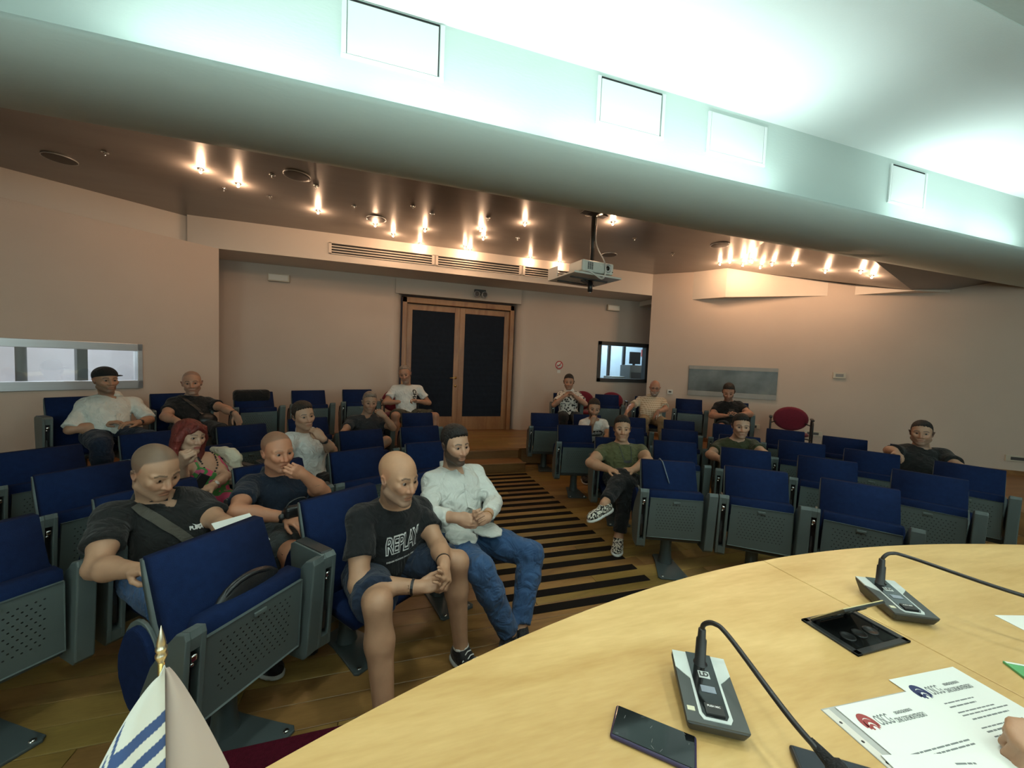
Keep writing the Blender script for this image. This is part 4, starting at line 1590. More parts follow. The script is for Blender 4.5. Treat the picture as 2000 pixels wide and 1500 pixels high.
def head_prims(pos, R, s, jaw=1.0, nose=1.0, ears=True, female=False):
    T = lambda x, y, z: pos + R @ (np.array([x, y, z]) * s)
    I = R
    P = [ell(T(0, -.018, .042), I, np.array([.074, .094, .080]) * s, .02),
         ell(T(0, .010, .012), I, np.array([.0700, .080, .088]) * s, .03),
         ell(T(0, .034, -.046), I, np.array([.052 * jaw, .056, .062]) * s, .03),
         cone(T(-.050 * jaw, .002, -.060), T(-.015, .072, -.098), .0155 * s, .015 * s, .025 * s),
         cone(T(.050 * jaw, .002, -.060), T(.015, .072, -.098), .0155 * s, .015 * s, .025 * s),
         ell(T(0, .076, -.100), I, np.array([.023 * jaw, .019, .017]) * s, .016 * s),
         cone(T(-.046, .066, -.016), T(-.034, .078, -.030), .019 * s, .015 * s, .022 * s),
         cone(T(.046, .066, -.016), T(.034, .078, -.030), .019 * s, .015 * s, .022 * s),
         # eye sockets
         ell(T(-.032, .100, .003), I, np.array([.021, .021, .0135]) * s, .014 * s, True),
         ell(T(.032, .100, .003), I, np.array([.021, .021, .0135]) * s, .014 * s, True),
         # brow ridge
         cone(T(-.050, .066, .021), T(-.013, .085, .0205), .0095 * s, .0095 * s, .010 * s),
         cone(T(.050, .066, .021), T(.013, .085, .0205), .0095 * s, .0095 * s, .010 * s),
         # nose
         cone(T(0, .086, .014), T(0, .108, -.032), .0088 * s, .0130 * nose * s, .010 * s),
         ell(T(-.0145 * nose, .094, -.036), I, np.array([.0090, .0115, .0085]) * s * nose, .006 * s),
         ell(T(.0145 * nose, .094, -.036), I, np.array([.0090, .0115, .0085]) * s * nose, .006 * s),
         # lids
         cone(T(-.046, .076, .0080), T(-.019, .083, .0084), .0056 * s, .0056 * s, .004 * s),
         cone(T(.046, .076, .0080), T(.019, .083, .0084), .0056 * s, .0056 * s, .004 * s),
         cone(T(-.044, .076, -.0056), T(-.020, .082, -.0060), .0046 * s, .0046 * s, .005 * s),
         cone(T(.044, .076, -.0056), T(.020, .082, -.0060), .0046 * s, .0046 * s, .005 * s),
         # mouth
         ell(T(0, .078, -.066), I, np.array([.028, .017, .018]) * s, .014 * s),
         cone(T(-.021, .087, -.0625), T(.021, .087, -.0625), .0052 * s, .0052 * s, .006 * s),
         cone(T(-.016, .089, -.0735), T(.016, .089, -.0735), .0062 * s, .0062 * s, .006 * s),
         ncone(T(-.025, .094, -.0680), T(.025, .094, -.0680), .0024 * s, .0024 * s, .004 * s)]
    if ears:
        for q in (-1, 1):
            ax_ = nrm(np.array([q * .35, -.12, 1.0]))
            f = np.array([q * .45, .9, .0])
            f = nrm(f - ax_ * (f @ ax_))
            l = np.cross(f, ax_)
            Re = R @ np.stack([l, f, ax_], 1)
            P += [ell(T(q * .079, -.008, -.006), Re, np.array([.0085, .019, .031]) * s, .006 * s),
                  ell(T(q * .087, -.001, -.002), Re, np.array([.007, .010, .018]) * s, .006 * s, True)]
    return P


def zline(y, style):
    if style == 'long':
        return np.interp(y, [-.12, -.03, .0, .03, .055, .075, .1], [-.12, -.12, -.06, .02, .058, .078, .09])
    if style == 'recede':
        return np.interp(y, [-.12, -.06, -.035, -.005, .012, .02, .06, .1], [-.05, -.05, -.03, .0, .015, .06, .085, .12])
    return np.interp(y, [-.12, -.06, -.035, -.012, .012, .024, .034, .050, .068, .082, .1], [-.055, -.05, -.03, -.012, -.024, .012, .052, .062, .074, .080, .11])


HANDS = {'relax': (.35, .5, .35), 'curl': (.8, 1.0, .7), 'fist': (1.35, 1.5, 1.0), 'flat': (.12, .18, .12), 'chin': (.75, 1.15, .6), 'clasp': (.95, .75, .45)}


def hand_prims(w, d, n, side, pose, s=1.0):
    """w wrist, d direction of the hand, n palm normal, side +1 when the thumb is on d x n"""
    d = nrm(d)
    n = nrm(n - d * (n @ d))
    t = np.cross(d, n) * side           # towards the thumb
    P = [ell(w + d * .046 * s, np.stack([t, d, n], 1), np.array([.040, .052, .0165]) * s, .012),
         cone(w - d * .01, w + d * .03 * s, .026 * s, .022 * s, .015)]
    c1, c2, c3 = HANDS[pose]
    base = [(.027, .083, .040, .026, .020, .0088), (.009, .089, .043, .029, .021, .0090), (-.010, .085, .040, .027, .020, .0086), (-.027, .076, .032, .021, .018, .0076)]
    for i, (x, y, l1, l2, l3, r) in enumerate(base):
        r = r * s
        p = w + (t * x + d * y) * s - n * .002
        a = 0.0
        P.append(cone(w + (t * x * .8 + d * .045) * s, p, r * 1.1, r * 1.08, .008))
        sp = nrm(d + t * x * 2.2)
        for L, c, k in ((l1, c1, 1.0), (l2, c2, .93), (l3, c3, .84)):
            a += c * (1 + .07 * i)
            q = p + (sp * math.cos(a) + n * math.sin(a)) * L * s
            P.append(cone(p, q, r * k, r * k * .93, .004))
            p = q
    p = w + (t * .026 + d * .022 + n * .006) * s
    if pose in ('fist', 'chin', 'curl'):
        dirs = (d * .75 + t * .35 + n * .55, d * .65 - t * .15 + n * .45, d * .45 - t * .55 + n * .25)
    elif pose == 'clasp':
        dirs = (d * .9 + t * .35 + n * .15, d * .95 + n * .25, d * .8 + n * .5)
    else:
        dirs = (d * .72 + t * .55 + n * .30, d * .92 + t * .25 + n * .25, d * .95 + t * .1 + n * .3)
    for a, L, r0, r1 in zip(dirs, (.037, .030, .024), (.0132, .0106, .0096), (.0108, .0098, .0076)):
        q = p + nrm(a) * L * s
        P.append(cone(p, q, r0 * s, r1 * s, .008 if r0 > .013 else .004))
        p = q
    return P


def smooth_cols(base, P):
    return np.tile(np.asarray(base, F32), (len(P), 1))


def mixc(C, m, col):
    m = np.clip(m, 0, 1)[:, None]
    return C * (1 - m) + np.asarray(col, F32) * m


def sstep(x, a, b):
    t = np.clip((x - a) / (b - a), 0, 1)
    return t * t * (3 - 2 * t)


class Person:
    def __init__(s, key, J, label, skin=(.42, .235, .155), w=1.0, belly=1.0, arm=1.0, head=1.0, jaw=1.0, res=1.0, gaze=(0, 0, 0), pn=None,
                 hands=('relax', 'relax'), lean=None, leg=1.0, neck=1.0, closed=False):
        s.closed = closed
        s.J = {k: np.array(v, float) for k, v in J.items()}
        s.key, s.skin, s.w, s.b, s.arm, s.hs, s.jaw, s.res, s.leg, s.neck = key, np.array(skin), w, belly, arm, head, jaw, res, leg, neck
        J = s.J
        gap = (J['head'] - (J['sl'] + J['sr']) / 2)[2]
        drop = max(0.0, min(.085, .243 - gap))
        ll = nrm(J['sl'] - J['sr']) * .020
        J['sl'] -= ll
        J['sr'] += ll
        for q in ('sl', 'sr'):
            J[q][2] -= drop
        s.fw = nrm(J['fw'])
        s.R = head_frame(J['head'].copy(), gaze)
        s.hpos = J['head']
        s.l = nrm(J['sl'] - J['sr'])
        s.mid = (J['sl'] + J['sr']) / 2
        s.up = nrm(s.mid - J['pel'])
        s.f = nrm(np.cross(s.l, s.up))
        s.u2 = np.cross(s.f, s.l)
        s.F = np.stack([s.l, s.f, s.u2], 1)
        s.nb = s.mid + s.u2 * .055 - s.f * .012
        s.hb = s.hpos + s.R @ np.array([0, -.022, -.075])
        s.root = empty('person', (float(J['pel'][0]), float(J['pel'][1]), float(min(J['ar'][2], J['al'][2]) - .085)), 0, label, 'person', 'seated audience')
        s.off = np.array(s.root.location)
        s.pn = pn or {}
        s.hands = hands
        s.hipr = J['pel'] - s.lat() * .088
        s.hipl = J['pel'] + s.lat() * .088

    def lat(s):
        return nrm(np.cross(np.array([0, 0, 1.0]), s.fw))

    def T(s, x, y, z):
        return s.hpos + s.R @ (np.array([x, y, z]) * s.hs)

    def torso(s, t=0.0, k=.05, low=True):
        J, w, b = s.J, s.w, s.b
        L = np.linalg.norm(s.mid - J['pel'])
        F = s.F
        lat = s.lat()
        Fp = np.stack([lat, s.fw, np.array([0, 0, 1.0])], 1)
        a = lambda v: np.array(v) + t
        P = [ell(J['pel'] + np.array([0, 0, .025]), Fp, a([.165 * w, .125 * w, .11]), k),
             ell(J['pel'] + s.u2 * L * .40 + s.f * (.02 + .10 * (b - 1)), F, a([.150 * w * (1 + .25 * (b - 1)), .108 * b, .17]), k),
             ell(J['pel'] + s.u2 * L * .76 + s.f * .012, F, a([.160 * w, .108 * (1 + .35 * (b - 1)), .175]), k),
             cone(J['sr'] - s.u2 * .012, J['sl'] - s.u2 * .012, .050 * w + t, .050 * w + t, .04),
             cone(s.nb - s.u2 * .03, J['sr'] + s.u2 * .012, .050 + t, .040 * w + t, .04),
             cone(s.nb - s.u2 * .03, J['sl'] + s.u2 * .012, .050 + t, .040 * w + t, .04),
             ell(J['pel'] + s.u2 * L * .82 + s.f * .062 + s.l * .065, F, a([.080 * w, .042, .065]), .06),
             ell(J['pel'] + s.u2 * L * .82 + s.f * .062 - s.l * .065, F, a([.080 * w, .042, .065]), .06)]
        return P

    def armp(s, side, t=0.0, k=.03):
        J, A = s.J, s.arm
        S, E, W = J['s' + side], J['e' + side], J['w' + side]
        m = E + (W - E) * .33
        return [ell(S - s.u2 * .012, s.F, np.array([.050, .052, .058]) * s.w + t, .03),
                cone(S, S + (E - S) * .5, .049 * A + t, .047 * A + t, k), cone(S + (E - S) * .5, E, .047 * A + t, .038 * A + t, k),
                cone(E, m, .039 * A + t, .042 * A + t, .02), cone(m, W, .042 * A + t, .0275 * (A * .5 + .5) + t, .02)]

    def legp(s, side, t=0.0, k=.04):
        J, G = s.J, s.leg
        H, K, A = (s.hipr if side == 'r' else s.hipl), J['k' + side], J['a' + side]
        c = K + (A - K) * .32
        back = nrm((K - H) * -1) * .012
        return [cone(H + np.array([0, 0, .01]), H + (K - H) * .55, .088 * G + t, .076 * G + t, k), cone(H + (K - H) * .55, K, .076 * G + t, .057 * G + t, k),
                cone(K, c + back, .056 * G + t, .058 * G + t, .03), cone(c + back, A, .058 * G + t, .037 * G + t, .03)]

    def footdir(s, side):
        d = s.J.get('f' + side)
        if d is not None:
            return nrm(d)
        return s.fw

    def body(s, fem=False, paint=None):
        J = s.J
        P = s.torso() + [cone(s.nb - s.u2 * .02, s.hb + s.R[:, 2] * .01, .059 * s.neck, .052 * (1 + .35 * (s.neck - 1)), .03)]
        for q in 'rl':
            P += s.armp(q) + s.legp(q)
            d = s.footdir(q)
            P += [cone(J['a' + q], J['a' + q] - np.array([0, 0, .03]) + d * .02, .036, .034, .02),
                  cone(J['a' + q] - np.array([0, 0, .045]) + d * .02, J['a' + q] - np.array([0, 0, .06]) + d * .13, .036, .026, .02)]
        P += head_prims(s.hpos, s.R, s.hs, s.jaw, female=fem)
        if s.closed:
            for e in (-1, 1):
                P.append(ell(s.T(e * .032, .0745, .0015), s.R, np.array([.0165, .0125, .0100]) * s.hs, .003))
        boxes = []
        h1 = .0042 * s.res
        c = s.T(0, 0, -.01)
        r = .155 * s.hs
        boxes.append((c - r, c + r, h1))
        for i, q in enumerate('rl'):
            w = J['w' + q]
            d = nrm(J['h' + q] - w)
            n = s.pn.get(q)
            n = -s.fw * .2 - np.array([0, 0, 1.0]) if n is None else np.array(n, float)
            if isinstance(s.hands[i], str):
                sd = 1
                # thumb side: for a right hand with palm down and fingers forward the thumb is at the person's left
                sd = 1 if q == 'l' else -1
                P += hand_prims(w, d, n, sd, s.hands[i], 1.0)
                boxes.append((w - .13 + d * .08, w + .13 + d * .08, .0045 * s.res))
        s.bodyprims = P
        V, Q = mesh_prims(P, .014, boxes=boxes)
        # colours
        C = smooth_cols(s.skin, V)
        q = (V - s.hpos) @ s.R / s.hs
        inh = (np.abs(q) < .16).all(1)
        x, y, z = q[:, 0], q[:, 1], q[:, 2]
        fr = inh & (y > .02)
        redn = s.skin * np.array([1.05, .72, .68])
        C = mixc(C, .45 * fr * sstep(-np.abs(np.hypot(x / .02, (z + .032) / .02)), -1.6, -.4), redn)
        C = mixc(C, .30 * fr * sstep(-np.hypot((np.abs(x) - .042) / .022, (z + .022) / .022), -1.4, -.3), redn)
        C = mixc(C, .5 * inh * (np.abs(x) > .074) * (np.abs(z) < .05), redn)
        lip = fr * sstep(-np.hypot(x / .026, (z + .068) / .0108), -1.15, -.85)
        C = mixc(C, .75 * lip, s.skin * np.array([.84, .58, .54]))
        C = mixc(C, .8 * fr * sstep(-np.hypot(x / .026, (z + .0680) / .0028), -1.2, -.8), s.skin * .35)
        sock = fr * sstep(-np.hypot((np.abs(x) - .031) / .021, (z - .003) / .014), -1.3, -.6)  # shade of the eye sockets painted into the skin colour
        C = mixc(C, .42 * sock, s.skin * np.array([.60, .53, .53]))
        if s.closed:
            C = mixc(C, .85 * fr * sstep(-np.hypot((np.abs(x) - .032) / .015, (z + .0055) / .0026), -1.2, -.7), s.skin * .22)
        if paint:
            C = paint(C, x, y, z, inh, fr)
        s.V, s.Qb = V, Q
        me = to_mesh('body', V - s.off, Q, C, [M_skin])
        link(bpy.data.objects.new('body', me), s.root)
        # eyes
        g = s.R[:, 1]
        for e in (-1, 1):
            c = s.T(e * .031, .0755, .0022)
            bm = bmesh.new()
            bmesh.ops.create_uvsphere(bm, u_segments=14, v_segments=12, radius=.0122 * s.hs)
            em = bpy.data.meshes.new('eye')
            bm.to_mesh(em)
            bm.free()
            co = np.array([v.co for v in em.vertices]) @ np.array(Matrix.Rotation(PI / 2, 3, 'X'))
            loc = co @ s.R.T
            for i, v in enumerate(em.vertices):
                v.co = loc[i]
            dd = (loc / (.0122 * s.hs)) @ g
            col = np.tile(np.array([.24, .21, .19]), (len(loc), 1))
            col[dd > .77] = (.05, .028, .015)
            col[dd > .965] = (.005, .005, .005)
            at = em.attributes.new('Col', 'FLOAT_COLOR', 'POINT')
            at.data.foreach_set('color', np.c_[col, np.ones(len(col))].astype(F32).ravel())
            em.polygons.foreach_set('use_smooth', [True] * len(em.polygons))
            em.materials.append(M_eye)
            o = link(bpy.data.objects.new('eye', em), s.root)
            o.location = Vector(c - s.off)

    def add(s, name, prims, h, material, noise=None, post=None, label=None, parent=None, boxes=()):
        V, Q = mesh_prims(prims, h, noise, post, boxes)
        if len(Q) == 0:
            return None
        o = link(bpy.data.objects.new(name, to_mesh(name, V - s.off, Q, None, [material])), parent or s.root)
        if label:
            o['label'] = label
        return o

    def mb(s, name, mb, material, parent=None, label=None, smooth=False):
        bmesh.ops.translate(mb.bm, verts=mb.bm.verts[:], vec=Vector(-s.off))
        o = mb.build(name, material, parent or s.root, smooth)
        if label:
            o['label'] = label
        return o

    def shirt(s, material, sleeve=.55, t=.011, neck='crew', h=.011, noise=(.0035, 42, 1), loose=1.0, hem=True, name='shirt', cuff=.0, extra=()):
        J = s.J
        P = s.torso(t)
        for q in 'rl':
            S, E, W = J['s' + q], J['e' + q], J['w' + q]
            A = s.arm
            P.append(ell(S - s.u2 * .012, s.F, np.array([.050, .052, .058]) * s.w + t, .03))
            if sleeve <= 1:
                B = S + (E - S) * sleeve
                d = nrm(E - S)
                P.append(cone(S, B + d * .05, .050 * A + t * .7, (.048 * A + t * .7 + .009 * loose), .02, (B, d)))
            else:
                P += [cone(S, S + (E - S) * .5, .050 * A + t * .7, .049 * A + t * .7, .02), cone(S + (E - S) * .5, E, .049 * A + t * .7, .041 * A + t * .8, .02)]
                f = sleeve - 1
                B = E + (W - E) * f
                d = nrm(W - E)
                m = E + (W - E) * min(.3, f * .5)
                P += [cone(E, m, .041 * A + t * .8, .043 * A + t * .8, .015), cone(m, B + d * .04, .043 * A + t * .8, (.043 - .014 * f) * A + t * .8, .015, (B, d))]
        P += list(extra)
        n0 = s.nb + s.u2 * .0
        if neck == 'crew':
            P.append(ncone(n0 + s.f * .014 + s.u2 * .030, s.hb + s.R[:, 2] * .12, .071 * s.neck, .11, .008))
        elif neck in ('v', 'polo'):
            P.append(ncone(n0 + s.f * .012 + s.u2 * .034, s.hb + s.R[:, 2] * .12, .070 * s.neck, .11, .008))
            dl = .13 if neck == 'v' else .10
            P.append(ncone(n0 + s.f * .085 + s.u2 * .03, n0 + s.f * (.10 + .02 * s.b) - s.u2 * dl, .036, .004, .006))
        elif neck == 'scoop':
            P.append(ncone(n0 + s.f * .02 + s.u2 * .02, s.hb + s.R[:, 2] * .12, .105, .13, .008))
            P.append(ell(n0 + s.f * .09 - s.u2 * .03, s.F, (.085, .10, .07), .01, True))
        zc = min(s.hipr[2], s.hipl[2]) - .085

        def post(D, X, Y, Z):
            return np.maximum(D, F32(zc) - Z)
        s.shirtprims = P
        V, Q = mesh_prims(P, h, noise, post)
        s.shV, s.shQ = V, Q
        o = link(bpy.data.objects.new(name, to_mesh(name, V - s.off, Q, None, [material])), s.root)
        s.sh = o
        return o

    def bvh(s):
        return BVHTree.FromPolygons([tuple(v) for v in s.shV], [tuple(q) for q in s.shQ])

    def collar(s, material, r=.066, hgt=.050, gap=.030, stand=False, h=.0055):
        """a shirt collar: a band round the neck, open at the throat"""
        n0 = s.nb + s.u2 * .018 + s.f * .008
        n1 = n0 + s.u2 * hgt - s.f * .006
        R = r * s.neck
        P = [cone(n0, n1, R + (.013 if stand else .024), R + .006, .0, (n1, s.u2)),
             ncone(n0 - s.u2 * .06, n1 + s.u2 * .05, R + .002, R - .008, .002),
             ncone(n0 + s.f * .11 + s.u2 * .07, n0 + s.f * .11 - s.u2 * .02, gap + .012, gap * .55, .004)]
        lo_ = n0 - s.u2 * .012

        def post(D, X, Y, Z):
            return np.maximum(D, -((X - F32(lo_[0])) * F32(s.u2[0]) + (Y - F32(lo_[1])) * F32(s.u2[1]) + (Z - F32(lo_[2])) * F32(s.u2[2])))
        return s.add('collar', P, h, material, None, post, parent=s.sh)

    def legs(s, material, length=2.0, t=.012, h=.0125, noise=(.004, 38, 2), name='trousers', flare=0.0):
        """length 1 = knee, 2 = ankle"""
        J = s.J
        lat = s.lat()
        Fp = np.stack([lat, s.fw, np.array([0, 0, 1.0])], 1)
        P = [ell(J['pel'] + np.array([0, 0, .02]), Fp, np.array([.165 * s.w, .125 * s.w, .10]) + t, .05)]
        G = s.leg
        for q in 'rl':
            H, K, A = (s.hipr if q == 'r' else s.hipl), J['k' + q], J['a' + q]
            if length <= 1:
                B = H + (K - H) * length
                d = nrm(K - H)
                P += [cone(H, B + d * .05, .090 * G + t, .070 * G + t + .012, .04, (B, d))]
            else:
                c = K + (A - K) * .32
                B = K + (A - K) * (length - 1)
                d = nrm(A - K)
                P += [cone(H, H + (K - H) * .55, .089 * G + t, .078 * G + t, .04), cone(H + (K - H) * .55, K, .078 * G + t, .061 * G + t, .03),
                      cone(K, c, .060 * G + t, .060 * G + t, .03), cone(c, B + d * .03, .060 * G + t, .044 * G + t + flare, .03, (B, d))]
        return s.add(name, P, h, material, noise)

    def shoes(s, material, sole_mat, h=.009, which='rl', lift=None):
        out = []
        for q in which:
            A = s.J['a' + q]
            d = s.footdir(q)
            up = np.array([0, 0, 1.0])
            if abs(d[2]) > .05:
                up = nrm(up - d * (up @ d))
            b = A - up * .085
            sd = np.cross(d, up)
            Fm = np.stack([sd, d, up], 1)
            P = [ell(b + up * .042 + d * .0, Fm, (.042, .068, .05), .02), ell(b + up * .036 + d * .11, Fm, (.047, .088, .038), .03),
                 cone(A - up * .01, b + up * .05 + d * .03, .044, .042, .02)]
            P.append(ncone(A + up * .0, A + up * .08, .034, .045, .006))

            def post(D, X, Y, Z, b=b, up=up):
                return np.maximum(D, -((X - F32(b[0])) * F32(up[0]) + (Y - F32(b[1])) * F32(up[1]) + (Z - F32(b[2])) * F32(up[2])))
            o = s.add('shoe', P, h, material, None, post)
            Ps = [ell(b + up * .010 + d * .0, Fm, (.048, .075, .03), .02), ell(b + up * .008 + d * .11, Fm, (.053, .094, .03), .03)]
            top = b + up * .024

            def post2(D, X, Y, Z, b=b, up=up, top=top):
                g = (X - F32(b[0])) * F32(up[0]) + (Y - F32(b[1])) * F32(up[1]) + (Z - F32(b[2])) * F32(up[2])
                return np.maximum(np.maximum(D, -g), g - F32(.024))
            s.add('sole', Ps, h, sole_mat, None, post2, parent=o)
            out.append((o, b, d, up, sd))
        return out

    def hair(s, material, style='short', t=.009, lift=.0, h=None, name='hair', top=0.0, side=.0035):
        sc = s.hs
        P = [ell(s.T(0, -.018, .042), s.R, np.array([.074 * sc + side, .094 * sc + side, .080 * sc + side]), .02),
             ell(s.T(0, .010, .012), s.R, np.array([.0705 * sc + side, .078 * sc + side, .088 * sc + side]), .02),
             ell(s.T(0, -.010, .068), s.R, np.array([.060 * sc + t * .5, .082 * sc + t * .6, .053 * sc + t]), .02)]
        if top:
            P.append(ell(s.T(0, .030, .090), s.R, np.array([.050, .050, .026 + top]) * sc, .03))
        R, hp = s.R, s.hpos

        def post(D, X, Y, Z):
            x = ((X - F32(hp[0])) * F32(R[0, 0]) + (Y - F32(hp[1])) * F32(R[1, 0]) + (Z - F32(hp[2])) * F32(R[2, 0])) / F32(sc)
            y = ((X - F32(hp[0])) * F32(R[0, 1]) + (Y - F32(hp[1])) * F32(R[1, 1]) + (Z - F32(hp[2])) * F32(R[2, 1])) / F32(sc)
            z = ((X - F32(hp[0])) * F32(R[0, 2]) + (Y - F32(hp[1])) * F32(R[1, 2]) + (Z - F32(hp[2])) * F32(R[2, 2])) / F32(sc)
            jag = .0035 * np.sin(x * 310 + y * 90) + .003 * np.sin(x * 170 - y * 240 + 1.0)
            g = (zline(y, style).astype(F32) + jag.astype(F32) - z) * F32(sc * .8)
            kk = F32(.008)
            hh = np.maximum(kk - np.abs(D - g), 0) / kk
            return np.maximum(D, g) + hh * hh * kk * F32(.25)
        return s.add(name, P, h or .0042 * s.res, material, (.0020, 210, 3), post)

    def watch(s, side, material, r=None, name='watch', dial=None, width=.012, frac=.08):
        W, E, H = s.J['w' + side], s.J['e' + side], s.J['h' + side]
        d = nrm(W - E)
        c = W - d * (.25 * frac) - d * .01
        R = (r or .031 * (s.arm * .5 + .5))
        ref = np.array([0, 0, 1.0]) if abs(d[2]) < .8 else np.array([1.0, 0, 0])
        a = nrm(np.cross(d, ref))
        b = np.cross(d, a)
        m = MB()
        for k in range(20):
            A0, A1 = 2 * PI * k / 20, 2 * PI * (k + 1) / 20
            p = [c + (a * math.cos(A) + b * math.sin(A)) * rr_ + d * x for A in (A0, A1) for rr_, x in ((R, -width / 2), (R + .003, -width / 2), (R + .003, width / 2), (R, width / 2))]
            v = [m.bm.verts.new(Vector(q)) for q in p]
            for i in range(4):
                j = (i + 1) % 4
                m.bm.faces.new((v[i], v[j], v[4 + j], v[4 + i]))
        o = s.mb(name, m, material)
        if dial is not None:
            tc_ = nrm(CAM - c)
            tc_ = nrm(tc_ - d * (tc_ @ d))
            m = MB()
            Mx = Matrix((tuple(nrm(np.cross(tc_, d))) + (0,), tuple(d) + (0,), tuple(tc_) + (0,), (0, 0, 0, 1))).transposed()
            Mx.translation = Vector(c + tc_ * R)
            m.lathe([(0.0, 0.0), (.017, 0.0), (.018, .005), (.015, .008), (0, .008)], 16, Mx)
            s.mb('watch_case', m, dial, o)
        return o

    def clasp(s, gap=.036):
        J = s.J
        c = (J['hr'] + J['hl']) / 2
        n = nrm(J['wl'] - J['wr'])
        for q, sg in (('r', -1), ('l', 1)):
            dd = c + n * sg * gap / 2 - J['h' + q]
            J['w' + q] += dd
            J['h' + q] += dd
        s.pn['r'] = n
        s.pn['l'] = -n

    def prints(s, name, me, material, center_px_dir, size_axes, label=None, off=.003, sub=2):
        """lay a flat mesh (x,y) on the shirt by casting along -n from a plane at c"""
        c, xa, ya, n = center_px_dir
        bm = bmesh.new()
        bm.from_mesh(me)
        bmesh.ops.triangulate(bm, faces=bm.faces[:])
        for _ in range(sub):
            es = [e for e in bm.edges if e.calc_length() > .014]
            if not es:
                break
            bmesh.ops.subdivide_edges(bm, edges=es, cuts=1)
            bmesh.ops.triangulate(bm, faces=[f for f in bm.faces if len(f.verts) > 3])
        bv = s.bvh()
        miss = []
        for v in bm.verts:
            p = Vector(c + xa * v.co.x + ya * v.co.y + n * .32)
            hit = bv.ray_cast(p, Vector(-n), .6)
            if hit[0] is not None and hit[1].dot(Vector(n)) < 0:
                hit = bv.ray_cast(hit[0] - Vector(n) * .002, Vector(-n), .4)
            q = hit[0] if hit[0] is not None else p - Vector(n) * .22
            if hit[0] is None or (hit[0] - Vector(c)).length > .22:
                miss.append(v)
            nn = hit[1] if hit[0] is not None else Vector(n)
            if nn.dot(Vector(n)) < 0:
                nn = -nn
            v.co = q + nn * (off + v.co.z) - Vector(s.off)
        bmesh.ops.delete(bm, geom=miss, context='VERTS')
        out = bpy.data.meshes.new(name)
        bm.to_mesh(out)
        bm.free()
        out.materials.append(material)
        o = link(bpy.data.objects.new(name, out), s.sh)
        if label:
            o['label'] = label
        return o
